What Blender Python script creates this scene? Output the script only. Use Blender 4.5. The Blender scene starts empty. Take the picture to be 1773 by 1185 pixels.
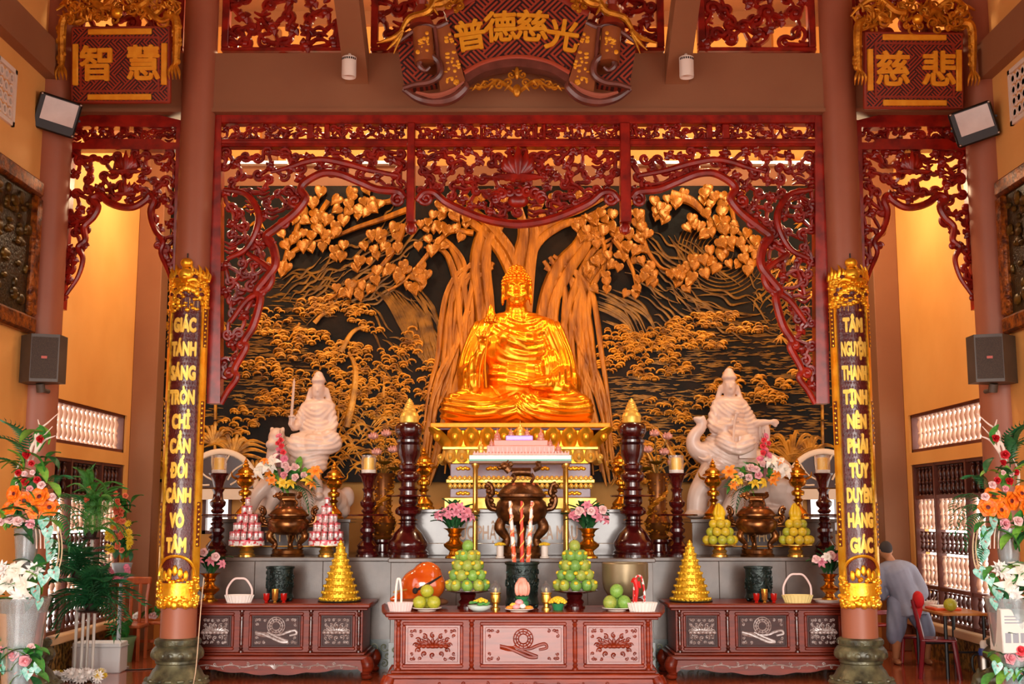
import bpy, bmesh, math, random
import numpy as np
from mathutils import Vector, Matrix, Euler
random.seed(7); np.random.seed(7)
PI = math.pi
SC = bpy.context.scene
COL = SC.collection
# ------------------------------------------------------------------ camera, sky, lights, exposure
FPX, CX, CY, HC = 2080.0, 886.5, 592.5, 1.9
TH = math.atan(297.5 / FPX)
cam = bpy.data.cameras.new('camera'); cam.sensor_width = 36; cam.lens = FPX / 1773 * 36; cam.clip_end = 200
camo = bpy.data.objects.new('camera', cam); COL.objects.link(camo)
camo.location = (0, 0, HC); camo.rotation_euler = (PI / 2 + TH, 0, 0); SC.camera = camo
SC.view_settings.view_transform = 'Standard'; SC.view_settings.look = 'None'
SC.view_settings.gamma = 1; SC.view_settings.use_curve_mapping = False
SC.view_settings.exposure = 0.6
w = bpy.data.worlds.new('sky'); SC.world = w; w.use_nodes = True
w.node_tree.nodes['Background'].inputs[0].default_value = (1.0, 0.93, 0.86, 1)
w.node_tree.nodes['Background'].inputs[1].default_value = 2.15

def lamp(name, kind, loc, target, power, color, size=.15, angle=60, blend=.6):
    l = bpy.data.lights.new(name, kind); l.energy = power; l.color = color
    if kind == 'SPOT':
        l.spot_size = math.radians(angle); l.spot_blend = blend; l.shadow_soft_size = size
    elif kind == 'AREA':
        l.size = size
    else:
        l.shadow_soft_size = size
    o = bpy.data.objects.new(name, l); COL.objects.link(o); o.location = loc
    o.rotation_euler = (Vector(target) - Vector(loc)).to_track_quat('-Z', 'Y').to_euler()
    return o

sn = lamp('low_fill_sun', 'SUN', (0, -20, 6), (0, -20 + 10, 6 - 10 * math.tan(math.radians(9))), 1.3, (1.0, .93, .86))  # broad soft sun added from the front to brighten the lower hall
sn.data.angle = math.radians(24)
WARM = (1.0, .50, .17)
lamp('altar_spot', 'SPOT', (-1.3, 14.75, 5.9), (-.1, 17.0, 3.6), 165, WARM, .12, 70, .9)
lamp('altar_spot', 'SPOT', (1.5, 14.75, 5.9), (.25, 17.0, 3.6), 165, WARM, .12, 70, .9)
lamp('altar_spot', 'SPOT', (.1, 14.6, 6.1), (.1, 17.7, 5.0), 95, WARM, .12, 90, .9)
lamp('altar_spot', 'SPOT', (-3.2, 14.8, 6.0), (-3.3, 17.7, 3.6), 55, (1, .66, .34), .12, 80, .9)
lamp('altar_spot', 'SPOT', (3.4, 14.8, 6.0), (3.5, 17.7, 3.6), 55, (1, .66, .34), .12, 80, .9)
lamp('hall_lamp', 'POINT', (-4.3, 15.6, 6.2), (0, 0, 0), 75, (1, .74, .45), .2)
lamp('hall_lamp', 'POINT', (4.45, 15.6, 6.2), (0, 0, 0), 75, (1, .74, .45), .2)
lamp('hall_lamp', 'POINT', (-2.6, 15.6, 7.9), (0, 0, 0), 190, (1, .74, .45), .2)
lamp('hall_lamp', 'POINT', (2.8, 15.6, 7.9), (0, 0, 0), 190, (1, .74, .45), .2)

# ------------------------------------------------------------------ projection helpers (pixel -> point at a real depth)
_c, _s = math.cos(TH), math.sin(TH)
def P(px, py, Y):
    a = (px - CX) / FPX; b = (CY - py) / FPX
    t = Y / (_c - b * _s)
    return Vector((a * t, Y, HC + (_s + b * _c) * t))
def XA(px, Y, z):                       # x of a pixel column at depth Y, height z
    return (px - CX) / FPX * (Y * _c + (z - HC) * _s)
def MP(Y): return Y / FPX               # metres per pixel
X0 = .08                                # symmetry axis of the hall

# ------------------------------------------------------------------ materials
def lin(h):
    if isinstance(h, str):
        h = h.lstrip('#'); r = [int(h[i:i + 2], 16) / 255 for i in (0, 2, 4)]
        return tuple(((x / 12.92) if x <= .04045 else ((x + .055) / 1.055) ** 2.4) for x in r) + (1,)
    return tuple(h) + (1,)
_M = {}
def mat(name, c1, c2=None, scale=6., rough=.5, metal=0., bump=0., bscale=None, coat=0., emit=0., trans=0., alpha=1., stretch=None, detail=5, pos=(.35, .65), sss=0, spec=.5):
    if name in _M: return _M[name]
    m = bpy.data.materials.new(name); m.use_nodes = True
    nt = m.node_tree; b = nt.nodes['Principled BSDF']; N = nt.nodes.new; L = nt.links.new
    b.inputs['Base Color'].default_value = lin(c1)
    b.inputs['Roughness'].default_value = rough; b.inputs['Metallic'].default_value = metal
    b.inputs['Coat Weight'].default_value = coat; b.inputs['Coat Roughness'].default_value = .08
    b.inputs['Transmission Weight'].default_value = trans; b.inputs['Alpha'].default_value = alpha
    b.inputs['Specular IOR Level'].default_value = spec
    if sss: b.inputs['Subsurface Weight'].default_value = sss; b.inputs['Subsurface Radius'].default_value = (.03, .02, .015)
    if emit:
        b.inputs['Emission Color'].default_value = lin(c1); b.inputs['Emission Strength'].default_value = emit
    if c2 or bump:
        tc = N('ShaderNodeTexCoord'); mp = N('ShaderNodeMapping'); L(tc.outputs['Object'], mp.inputs[0])
        if stretch: mp.inputs['Scale'].default_value = stretch
    if c2:
        n = N('ShaderNodeTexNoise'); n.inputs['Scale'].default_value = scale; n.inputs['Detail'].default_value = detail
        L(mp.outputs[0], n.inputs['Vector'])
        r = N('ShaderNodeValToRGB'); r.color_ramp.elements[0].color = lin(c1); r.color_ramp.elements[1].color = lin(c2)
        r.color_ramp.elements[0].position, r.color_ramp.elements[1].position = pos
        L(n.outputs['Fac'], r.inputs[0]); L(r.outputs[0], b.inputs['Base Color'])
    if bump:
        n2 = N('ShaderNodeTexNoise'); n2.inputs['Scale'].default_value = bscale or scale * 3; n2.inputs['Detail'].default_value = 4
        L(mp.outputs[0], n2.inputs['Vector'])
        bp = N('ShaderNodeBump'); bp.inputs['Strength'].default_value = bump; bp.inputs['Distance'].default_value = .02
        L(n2.outputs['Fac'], bp.inputs['Height']); L(bp.outputs[0], b.inputs['Normal'])
    _M[name] = m; return m

def fret_mat(name, ca, cb, n=7.):
    """key-fret ground: two directions of diagonal bars alternating in a checker (flat print on the boards)"""
    m = bpy.data.materials.new(name); m.use_nodes = True
    nt = m.node_tree; b = nt.nodes['Principled BSDF']; N = nt.nodes.new; L = nt.links.new
    tc = N('ShaderNodeTexCoord'); mp = N('ShaderNodeMapping'); L(tc.outputs['Object'], mp.inputs[0])
    mp.inputs['Rotation'].default_value = (0, PI / 4, 0); mp.inputs['Scale'].default_value = (n, n, n)
    sp = N('ShaderNodeSeparateXYZ'); L(mp.outputs[0], sp.inputs[0])
    def mth(op, a, bb=None):
        q = N('ShaderNodeMath'); q.operation = op
        for i, v in enumerate((a, bb)):
            if v is None: continue
            if isinstance(v, (int, float)): q.inputs[i].default_value = v
            else: L(v, q.inputs[i])
        return q.outputs[0]
    u, v = sp.outputs[0], sp.outputs[2]
    def fr(x, k): return mth('FRACT', mth('ADD', mth('MULTIPLY', x, k), 100.0))
    # bars along u are shifted per row so that they interlock
    su = mth('GREATER_THAN', fr(u, 2.0), .5); sv = mth('GREATER_THAN', fr(v, 2.0), .5)
    cu = mth('GREATER_THAN', fr(u, .25), .5); cv = mth('GREATER_THAN', fr(mth('ADD', v, mth('MULTIPLY', cu, 1.0)), .25), .5)
    pick = cv
    a1 = mth('MULTIPLY', su, pick); a2 = mth('MULTIPLY', sv, mth('SUBTRACT', 1.0, pick))
    fac = mth('ADD', a1, a2)
    mx = N('ShaderNodeMix'); mx.data_type = 'RGBA'; L(fac, mx.inputs[0])
    mx.inputs[6].default_value = lin(ca); mx.inputs[7].default_value = lin(cb)
    L(mx.outputs[2], b.inputs['Base Color']); b.inputs['Roughness'].default_value = .5
    bp = N('ShaderNodeBump'); bp.inputs['Strength'].default_value = .5; bp.inputs['Distance'].default_value = .01
    L(fac, bp.inputs['Height']); L(bp.outputs[0], b.inputs['Normal'])
    return m

# ------------------------------------------------------------------ mesh builder
def catmull(pts, n=6):
    p = np.array(pts, float)
    if len(p) < 3: return np.array([p[0] + (p[-1] - p[0]) * t for t in np.linspace(0, 1, n + 1)])
    q = np.vstack([2 * p[0] - p[1], p, 2 * p[-1] - p[-2]]); out = []
    for i in range(1, len(q) - 2):
        a, b, c, d = q[i - 1], q[i], q[i + 1], q[i + 2]
        for t in np.linspace(0, 1, n, endpoint=False):
            out.append(.5 * ((2 * b) + (c - a) * t + (2 * a - 5 * b + 4 * c - d) * t * t + (3 * b - a - 3 * c + d) * t ** 3))
    out.append(p[-1]); return np.array(out)

class M:
    def __init__(s): s.v = []; s.f = []
    def add(s, vs, fs, T=None):
        o = len(s.v)
        if T is not None: vs = [tuple(T @ Vector(p)) for p in vs]
        s.v.extend([tuple(map(float, p)) for p in vs]); s.f.extend([tuple(i + o for i in f) for f in fs]); return s
    def box(s, x0, x1, y0, y1, z0, z1, T=None):
        v = [(x0, y0, z0), (x1, y0, z0), (x1, y1, z0), (x0, y1, z0), (x0, y0, z1), (x1, y0, z1), (x1, y1, z1), (x0, y1, z1)]
        return s.add(v, [(0, 3, 2, 1), (4, 5, 6, 7), (0, 1, 5, 4), (1, 2, 6, 5), (2, 3, 7, 6), (3, 0, 4, 7)], T)
    def cbox(s, x0, x1, y0, y1, z0, z1, b=.01, T=None):
        bm = bmesh.new(); bmesh.ops.create_cube(bm, size=1)
        for v in bm.verts:
            v.co = Vector((x0 + (v.co.x + .5) * (x1 - x0), y0 + (v.co.y + .5) * (y1 - y0), z0 + (v.co.z + .5) * (z1 - z0)))
        bmesh.ops.bevel(bm, geom=bm.edges[:], offset=b, segments=1, affect='EDGES', profile=.5)
        bm.verts.ensure_lookup_table()
        vs = [tuple(v.co) for v in bm.verts]; fs = [tuple(v.index for v in f.verts) for f in bm.faces]; bm.free()
        return s.add(vs, fs, T)
    def lathe(s, prof, seg=20, c=(0, 0, 0), T=None, a0=0., a1=2 * PI, sy=1.):
        full = abs(a1 - a0 - 2 * PI) < 1e-6; n = seg if full else seg + 1
        vs = []; fs = []
        for r, z in prof:
            for i in range(n):
                a = a0 + (a1 - a0) * i / seg
                vs.append((c[0] + r * math.cos(a), c[1] + r * math.sin(a) * sy, c[2] + z))
        for k in range(len(prof) - 1):
            for i in range(seg):
                j = (i + 1) % n
                fs.append((k * n + i, k * n + j, (k + 1) * n + j, (k + 1) * n + i))
        if full:
            if prof[0][0] > 1e-5: fs.append(tuple(range(n - 1, -1, -1)))
            if prof[-1][0] > 1e-5: fs.append(tuple((len(prof) - 1) * n + i for i in range(n)))
        return s.add(vs, fs, T)
    def ell(s, c, r, seg=12, rings=8, R=None, T=None):
        if not hasattr(r, '__len__'): r = (r, r, r)
        vs = [(0, 0, -1)]; fs = []
        for k in range(1, rings):
            t = -PI / 2 + PI * k / rings
            for i in range(seg):
                a = 2 * PI * i / seg; vs.append((math.cos(t) * math.cos(a), math.cos(t) * math.sin(a), math.sin(t)))
        vs.append((0, 0, 1)); top = len(vs) - 1
        for i in range(seg):
            j = (i + 1) % seg
            fs.append((0, 1 + j, 1 + i)); fs.append((top, top - seg + i, top - seg + j))
            for k in range(rings - 2):
                fs.append((1 + k * seg + i, 1 + k * seg + j, 1 + (k + 1) * seg + j, 1 + (k + 1) * seg + i))
        mx = Matrix.Translation(c) @ (R.to_4x4() if R is not None else Matrix.Identity(4)) @ Matrix.Diagonal((r[0], r[1], r[2], 1))
        if T is not None: mx = T @ mx
        return s.add(vs, fs, mx)
    def tube(s, pts, r, seg=8, T=None, n=0, cap=True):
        p = [Vector(q) for q in (catmull(pts, n) if n else pts)]
        m = len(p)
        rr = np.interp(np.linspace(0, 1, m), np.linspace(0, 1, len(r)), r) if hasattr(r, '__len__') else [r] * m
        vs = []; fs = []; nrm = None
        for i in range(m):
            t = (p[min(i + 1, m - 1)] - p[max(i - 1, 0)])
            if t.length < 1e-9: t = Vector((0, 0, 1))
            t.normalize()
            if nrm is None:
                nrm = t.orthogonal().normalized()
            else:
                nrm = (nrm - t * nrm.dot(t))
                nrm = nrm.normalized() if nrm.length > 1e-6 else t.orthogonal().normalized()
            b = t.cross(nrm)
            for k in range(seg):
                a = 2 * PI * k / seg
                vs.append(tuple(p[i] + (nrm * math.cos(a) + b * math.sin(a)) * float(rr[i])))
        for i in range(m - 1):
            for k in range(seg):
                j = (k + 1) % seg
                fs.append((i * seg + k, i * seg + j, (i + 1) * seg + j, (i + 1) * seg + k))
        if cap: fs.append(tuple(range(seg - 1, -1, -1))); fs.append(tuple((m - 1) * seg + k for k in range(seg)))
        return s.add(vs, fs, T)
    def tube2(s, pts, r, y=0., fy=1., seg=6, n=0):
        """planar tube in the XZ plane: pts (k,2), flattened by fy in depth"""
        p = catmull(pts, n) if n else np.array(pts, float)
        m = len(p)
        rr = np.interp(np.linspace(0, 1, m), np.linspace(0, 1, len(r)), r) if hasattr(r, '__len__') else np.full(m, float(r))
        t = np.gradient(p, axis=0); t /= (np.linalg.norm(t, axis=1, keepdims=True) + 1e-9)
        a = np.arange(seg) * 2 * PI / seg
        ca, sa = np.cos(a)[None, :], np.sin(a)[None, :]
        X = p[:, 0:1] - t[:, 1:2] * rr[:, None] * ca; Z = p[:, 1:2] + t[:, 0:1] * rr[:, None] * ca
        Yv = y + rr[:, None] * sa * fy
        vs = np.stack([X, np.broadcast_to(Yv, X.shape), Z], -1).reshape(-1, 3)
        o = len(s.v); s.v.extend(map(tuple, vs.tolist()))
        for i in range(m - 1):
            b0 = o + i * seg; b1 = b0 + seg
            for k in range(seg):
                j = (k + 1) % seg
                s.f.append((b0 + k, b0 + j, b1 + j, b1 + k))
        s.f.append(tuple(o + k for k in range(seg - 1, -1, -1))); s.f.append(tuple(o + (m - 1) * seg + k for k in range(seg)))
        return s
    def prism(s, poly, y0, y1, T=None):
        n = len(poly)
        vs = [(x, y0, z) for x, z in poly] + [(x, y1, z) for x, z in poly]
        fs = [tuple(range(n)), tuple(range(2 * n - 1, n - 1, -1))] + [(i, i + n, (i + 1) % n + n, (i + 1) % n) for i in range(n)]
        return s.add(vs, fs, T)
    def build(s, name, m, parent=None, loc=(0, 0, 0), sharp=40, kind=None, label=None, rot=None, fix=True):
        me = bpy.data.meshes.new(name); me.from_pydata(s.v, [], s.f); me.update()
        if fix and len(s.f) < 400000:
            bm = bmesh.new(); bm.from_mesh(me); bmesh.ops.recalc_face_normals(bm, faces=bm.faces[:]); bm.to_mesh(me); bm.free()
        if sharp:
            me.polygons.foreach_set('use_smooth', [True] * len(me.polygons))
            me.set_sharp_from_angle(angle=math.radians(sharp))
        return link(name, me, m, parent, loc, kind, label, rot)

def link(name, me, m=None, parent=None, loc=(0, 0, 0), kind=None, label=None, rot=None):
    if m is not None and not me.materials: me.materials.append(m)
    o = bpy.data.objects.new(name, me); COL.objects.link(o); o.parent = parent; o.location = loc
    if rot is not None: o.rotation_euler = rot
    if kind: o['kind'] = kind
    if label: o['label'] = label
    return o
def inst(src, parent, loc, rot=(0, 0, 0), sc=1., name=None, m=None):
    o = bpy.data.objects.new(name or src.name.split('.')[0], src.data); COL.objects.link(o); o.parent = parent
    o.location = loc; o.rotation_euler = rot; o.scale = (sc, sc, sc) if not hasattr(sc, '__len__') else sc
    return o
def thing(name, label, cat, loc=(0, 0, 0), group=None, rz=0.):
    o = bpy.data.objects.new(name, None); COL.objects.link(o); o.location = loc; o.rotation_euler = (0, 0, rz)
    o.empty_display_size = .1
    return tag(o, label, cat, group)
def tag(o, label, cat, group=None):
    o['label'] = label; o['category'] = cat
    if group: o['group'] = group
    return o
def clone(root, loc, label, rz=None, group=None):
    def rec(o, par):
        c = o.copy(); COL.objects.link(c); c.parent = par
        for ch in o.children: rec(ch, c)
        return c
    r = rec(root, None); r.location = loc; r['label'] = label
    if rz is not None: r.rotation_euler = (0, 0, rz)
    if group: r['group'] = group
    return r
def struct(name, bm, m, parent=None, **k):
    return bm.build(name, m, parent, kind='structure', **k)

def remesh(bm, voxel, smooth=4, fac=.5):
    """union of the parts as one continuous skin"""
    me = bpy.data.meshes.new('tmp'); me.from_pydata(bm.v, [], bm.f)
    b = bmesh.new(); b.from_mesh(me); bmesh.ops.recalc_face_normals(b, faces=b.faces[:]); b.to_mesh(me); b.free()
    o = bpy.data.objects.new('tmp', me); COL.objects.link(o)
    q = o.modifiers.new('r', 'REMESH'); q.mode = 'VOXEL'; q.voxel_size = voxel; q.use_smooth_shade = True
    if smooth:
        q2 = o.modifiers.new('s', 'SMOOTH'); q2.iterations = smooth; q2.factor = fac
    dg = bpy.context.evaluated_depsgraph_get(); dg.update()
    out = bpy.data.meshes.new_from_object(o.evaluated_get(dg))
    bpy.data.objects.remove(o); bpy.data.meshes.remove(me)
    out.polygons.foreach_set('use_smooth', [True] * len(out.polygons))
    return out
def displace(me, fn):
    n = len(me.vertices); co = np.empty(n * 3); me.vertices.foreach_get('co', co); co = co.reshape(-1, 3)
    nr = np.empty(n * 3); me.vertex_normals.foreach_get('vector', nr); nr = nr.reshape(-1, 3)
    d = fn(co, nr); co = co + nr * d[:, None]
    me.vertices.foreach_set('co', co.ravel()); me.update(); return me
def caps(bm, p0, p1, r0, r1, seg=12, n=4):
    """tapered limb with round ends"""
    p0, p1 = Vector(p0), Vector(p1)
    bm.tube([p0, p1], [r0, r1], seg); bm.ell(p0, r0, seg, 8); bm.ell(p1, r1, seg, 8); return bm
def limb(bm, pts, rs, seg=12, n=5):
    bm.tube(pts, rs, seg, n=n); bm.ell(pts[0], rs[0], seg, 8); bm.ell(pts[-1], rs[-1], seg, 8); return bm
def text_mesh(s, size, depth=.01, bold=0., align='CENTER', sx=1.):
    c = bpy.data.curves.new('t', 'FONT'); c.body = s; c.size = size; c.align_x = align; c.align_y = 'CENTER'
    c.extrude = depth; c.resolution_u = 3
    o = bpy.data.objects.new('t', c); COL.objects.link(o)
    dg = bpy.context.evaluated_depsgraph_get(); dg.update()
    me = bpy.data.meshes.new_from_object(o.evaluated_get(dg)); bpy.data.objects.remove(o)
    # lies in XY facing +Z -> stand it up facing -Y; heavier strokes by overlapping shifted copies
    vs = [tuple(v.co) for v in me.vertices]; fs = [tuple(p.vertices) for p in me.polygons]; bpy.data.meshes.remove(me)
    offs = [(0, 0)] if not bold else [(bold, 0), (-bold, 0), (0, bold), (0, -bold), (bold * .7, bold * .7), (-bold * .7, -bold * .7), (bold * .7, -bold * .7), (-bold * .7, bold * .7)]
    V = []; Fc = []
    for i, (dx, dy) in enumerate(offs):
        o_ = len(V); V += [((x + dx) * sx, -z - i * .0003, y + dy) for x, y, z in vs]; Fc += [tuple(k + o_ for k in f) for f in fs]
    me = bpy.data.meshes.new('letters'); me.from_pydata(V, [], Fc); me.update(); return me
def rotz(a): return Matrix.Rotation(a, 4, 'Z')
def TR(x, y, z): return Matrix.Translation((x, y, z))
# ================================================================== materials of the hall
WALL = mat('wall_paint', '#e2a050', '#eaaa5a', 1.2, .75, bump=.05, bscale=40)
BROWN = mat('column_paint', '#9c5a40', '#a46246', 1.5, .45)
BEAM = mat('beam_paint', '#8c5a3a', '#946240', 1.2, .65)
LACQ = mat('red_lacquer', '#640904', '#a01c0a', 6, .36, coat=.25)
LACQB = mat('red_lacquer_bright', '#700b05', '#a41d0b', 7, .33, coat=.3)
GOLD = mat('gold_leaf', '#f0a81c', '#ffc83c', 8, .32, metal=.75, bump=.15, bscale=40)
GOLDP = mat('gold_paint', '#e89a14', '#f2ae28', 10, .5, metal=.25)
OLDGOLD = mat('old_gold', '#a86812', '#e09a28', 12, .38, metal=.6, bump=.3, bscale=40)
MAROON = mat('maroon_scale', '#4a0f10', '#5e1616', 14, .35, coat=.4, bump=.4, bscale=45)
DARKW = mat('dark_baluster_wood', '#3a150b', '#54200f', 6, .35, coat=.3)
FRAMEW = mat('window_frame_wood', '#5a2a1c', '#6a3424', 5, .45)
PALEW = mat('pale_baluster_paint', '#e0b49a', '#ecc6ae', 4, .5)
FLOORM = mat('floor_tile', '#a04a2c', '#ae5632', .9, .14, coat=.35)
STONE = mat('carved_stone', '#3c3a2c', '#6e6a4c', 7, .35, bump=.3, bscale=25, metal=.2)
BLACK = mat('black_plastic', '#141416', rough=.45)
WHITEP = mat('white_enamel', '#e8dccf', rough=.4)

XL, XR = X0 - 5.55, X0 + 5.55
# ------------------------------------------------------------------ shell
b = M(); b.box(-7.5, 7.6, -6, 19, -.2, 0); struct('floor', b, FLOORM)
b = M(); b.box(XL - .4, XR + .4, 10.0, 18.4, 9.7, 9.9)
b.add([(XL - .4, 3, 4.9), (XR + .4, 3, 4.9), (XR + .4, 10, 9.7), (XL - .4, 10, 9.7), (XL - .4, 3, 5.1), (XR + .4, 3, 5.1), (XR + .4, 10, 9.9), (XL - .4, 10, 9.9)], [(0, 1, 2, 3), (7, 6, 5, 4), (0, 4, 5, 1), (1, 5, 6, 2), (3, 7, 4, 0)])  # front slope: unseen eave added to hold high sky light off the beam
struct('ceiling_and_light_eave', b, BEAM)
WY0, WY1 = 14.42, 17.05
for side, X, sg in (('left', XL, -1), ('right', XR, 1)):
    b = M(); xa, xb = sorted((X, X + sg * .22))
    b.box(xa, xb, 9.0, WY0, 0, 9.7); b.box(xa, xb, WY1, 18.3, 0, 9.7)
    b.box(xa, xb, WY0, WY1, 3.28, 9.7); b.box(xa, xb, WY0, WY1, 2.58, 2.75); b.box(xa, xb, WY0, WY1, 0, .46)
    wl = struct('wall_' + side, b, WALL)
    d = M(); xa, xb = sorted((X - sg * .05, X)); d.box(xa, xb, 12.6, 17.2, 0, .37)
    struct('baseboard_' + side, d, mat('dado_stone', '#3a2a12', '#a07a3a', 16, .5, bump=.8, bscale=22, pos=(.42, .58)))
    d = M(); xa, xb = sorted((X - sg * .12, X + sg * .02)); d.cbox(xa, xb, 14.1, 17.2, .37, .47, .015)
    struct('trim_%d' % (1 if sg < 0 else 2), d, mat('sill_paint', '#e9b987', rough=.5))
    d = M(); xa, xb = sorted((X - sg * .14, X)); d.box(xa, xb, 9.0, 14.2, 6.95, 7.38); d.box(xa, xb, 14.2, 17.2, 6.95, 7.38)
    struct('trim_%d' % (3 if sg < 0 else 4), d, BEAM)
    d = M(); xa, xb = sorted((X - sg * .36, X)); d.cbox(xa, xb, 17.2, 17.55, 0, 9.7, .01)
    struct('trim_%d' % (5 if sg < 0 else 6), d, BEAM)
# balusters: one lathe of unit height, shared
bp = [(.16, 0), (.16, .05), (.09, .07), (.14, .12), (.2, .2), (.15, .32), (.1, .42), (.17, .46), (.17, .5), (.1, .54), (.15, .64), (.2, .76), (.13, .86), (.09, .92), (.16, .95), (.16, 1)]
def baluster_mesh(m, nm):
    q = M(); q.lathe([(r * .2, z) for r, z in bp], 10)
    o = q.build(nm, m); me = o.data; bpy.data.objects.remove(o); return me
BAL_P, BAL_D = baluster_mesh(PALEW, 'baluster'), baluster_mesh(DARKW, 'baluster')
def bal(me, parent, x, y, z, h, wd=1.):
    o = bpy.data.objects.new('baluster', me); COL.objects.link(o); o.parent = parent; o.location = (x, y, z); o.scale = (wd, wd, h)
for side, X, sg, n0 in (('left', XL, -1, 1), ('right', XR, 1, 3)):
    xm = X + sg * .08
    b = M()
    for z in (2.75, 3.24): b.box(xm - .05, xm + .05, WY0, WY1, z, z + .045)
    for y in (WY0, WY1 - .05): b.box(xm - .05, xm + .05, y, y + .05, 2.75, 3.285)
    f = struct('window_%d' % n0, b, FRAMEW)
    for i in range(15): bal(BAL_P, f, xm, WY0 + .14 + i * (WY1 - WY0 - .3) / 14.5, 2.795, .445, 1.05)
    rows = [(.5, .88, BAL_D), (.95, 1.35, BAL_P), (1.38, 1.66, BAL_D), (1.69, 2.1, BAL_P), (2.14, 2.53, BAL_D)]  # dark wood rows; their darkness also imitates the dim view outside
    b = M()
    for z in (.46, .89, 2.1, 2.54): b.box(xm - .05, xm + .05, WY0, WY1, z, z + .05)
    ys = (WY0, WY0 + .62, WY0 + 1.75, WY1 - .06)
    for y in ys: b.box(xm - .06, xm + .06, y, y + .06, .46, 2.58)
    f = struct('window_%d' % (n0 + 1), b, FRAMEW)
    sh = M()
    for z0, z1, me in rows:
        for k in range(3):
            ya, yb = ys[k] + .06, ys[k + 1]
            if me is BAL_D and z0 > 2: sh.box(xm + sg * .04 - .008, xm + sg * .04 + .008, ya, yb, z0 - .03, z1 + .03)
            n = max(3, int((yb - ya) / .14))
            for i in range(n): bal(me, f, xm, ya + (i + .5) * (yb - ya) / n, z0, z1 - z0, .95)
    sh.build('dim_outside_board', mat('dim_outside_board', '#20100c', rough=.6), f)  # dark sheet added behind the top row, imitating the dim outside
# back wall with two small bright windows below the relief
YB = 18.0
wins = []
for (pa, pb) in ((350, 402), (1399, 1452)):
    a = P(pa, 925, YB); c = P(pb, 858, YB); wins.append((a.x, c.x, a.z, c.z))
b = M(); zb0, zb1 = wins[0][2], wins[0][3]
b.box(XL, XR, YB, YB + .25, 0, zb0); b.box(XL, XR, YB, YB + .25, zb1, 9.7)
b.box(XL, wins[0][0], YB, YB + .25, zb0, zb1); b.box(wins[0][1], wins[1][0], YB, YB + .25, zb0, zb1); b.box(wins[1][1], XR, YB, YB + .25, zb0, zb1)
struct('wall_back', b, WALL)
for k, (xa, xb, za, zb) in enumerate(wins):
    b = M(); t = .05
    b.box(xa, xb, YB - .03, YB + .1, zb - t, zb); b.box(xa, xb, YB - .03, YB + .1, za, za + t)
    b.box(xa, xa + t, YB - .03, YB + .1, za, zb); b.box(xb - t, xb, YB - .03, YB + .1, za, zb)
    zc = za + (zb - za) * .42; b.box(xa, xb, YB - .02, YB + .08, zc, zc + .035)
    struct('window_%d' % (5 + k), b, FRAMEW)
# bands and posts on the back wall above the relief
b = M(); z1, z0 = P(0, 287, 17.85).z, P(0, 322, 17.85).z
b.box(XL, XR, 17.85, 18.0, z0, z1); struct('trim_7', b, BEAM)
b = M(); z1, z0 = 9.7, P(0, 42, 17.9).z
b.box(XL, XR, 17.9, 18.0, z0, z1); struct('trim_8', b, BEAM)
k = 9
for px in (467, 1328):
    x = P(px, 270, 17.92).x; b = M(); b.box(x - .12, x + .12, 17.9, 18.0, P(0, 287, 17.85).z, 9.4); struct('trim_%d' % k, b, BEAM); k += 1
# arched fanlights in front of the relief's lower corners
for px in (381, 1428):
    c = P(px, 845, 17.55); r = 62 * MP(17.55); b = M()
    pts = [(c.x + r * math.cos(a), c.z + r * math.sin(a)) for a in np.linspace(0, PI, 25)]
    b.tube2(pts, .045, 17.55, .8, 8)
    b.box(c.x - r - .05, c.x + r + .05, 17.5, 17.62, c.z - .17, c.z - .02)
    fr = struct('window_%d' % (7 if px < 900 else 8), b, mat('fanlight_white', '#e8d2b8', rough=.5))
    q = M(); q.prism(pts, 17.56, 17.6); q.build('pane', mat('fanlight_dark', '#3a1a12', rough=.3), fr)
    q = M()
    for i in range(6):
        a = (i + .5) / 6 * PI
        q.tube2(catmull([(c.x + r * .3 * math.cos(a), c.z + r * .3 * math.sin(a)), (c.x + r * .6 * math.cos(a + .12), c.z + r * .6 * math.sin(a + .12)), (c.x + r * .95 * math.cos(a), c.z + r * .95 * math.sin(a))], 4), .014, 17.54, 1, 5)
    q.build('grille', mat('fanlight_white', '#e8d2b8'), fr)
# main beam and rafters
zb0, zb1 = P(886, 195, 13.85).z, P(886, 92, 13.85).z
b = M(); b.box(XL, XR, 13.85, 14.2, zb0, zb1); b.box(XL, XR, 13.82, 13.85, zb0, zb0 + .05)
struct('trim_11', b, BEAM)
k = 12
for px in (618, 1172):
    c = P(px, 150, 13.85); b = M()
    T = TR(c.x, 13.9, c.z) @ Matrix.Rotation(-math.radians(31), 4, 'X')
    b.box(-.14, .14, -5.2, 0, 0, .34, T); struct('trim_%d' % k, b, BEAM); k += 1
# fluorescent tubes on the band above the relief
for px0, px1, lab in ((372, 690, 'left'), (1100, 1415, 'right')):
    a, c = P(px0, 281, 17.72), P(px1, 281, 17.72)
    t = thing('fluorescent_tube', 'thin white fluorescent tube above the %s half of the bronze relief' % lab, 'lamp', a, 'fluorescent tubes above the relief')
    q = M(); q.tube([(0, 0, 0), (c.x - a.x, 0, 0)], .018, 8); q.build('glass_tube', mat('tube_glow', '#fff3e0', emit=1.6), t)
    q = M(); q.box(-.05, c.x - a.x + .05, .02, .13, -.02, .03); q.build('batten', WHITEP, t)

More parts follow.
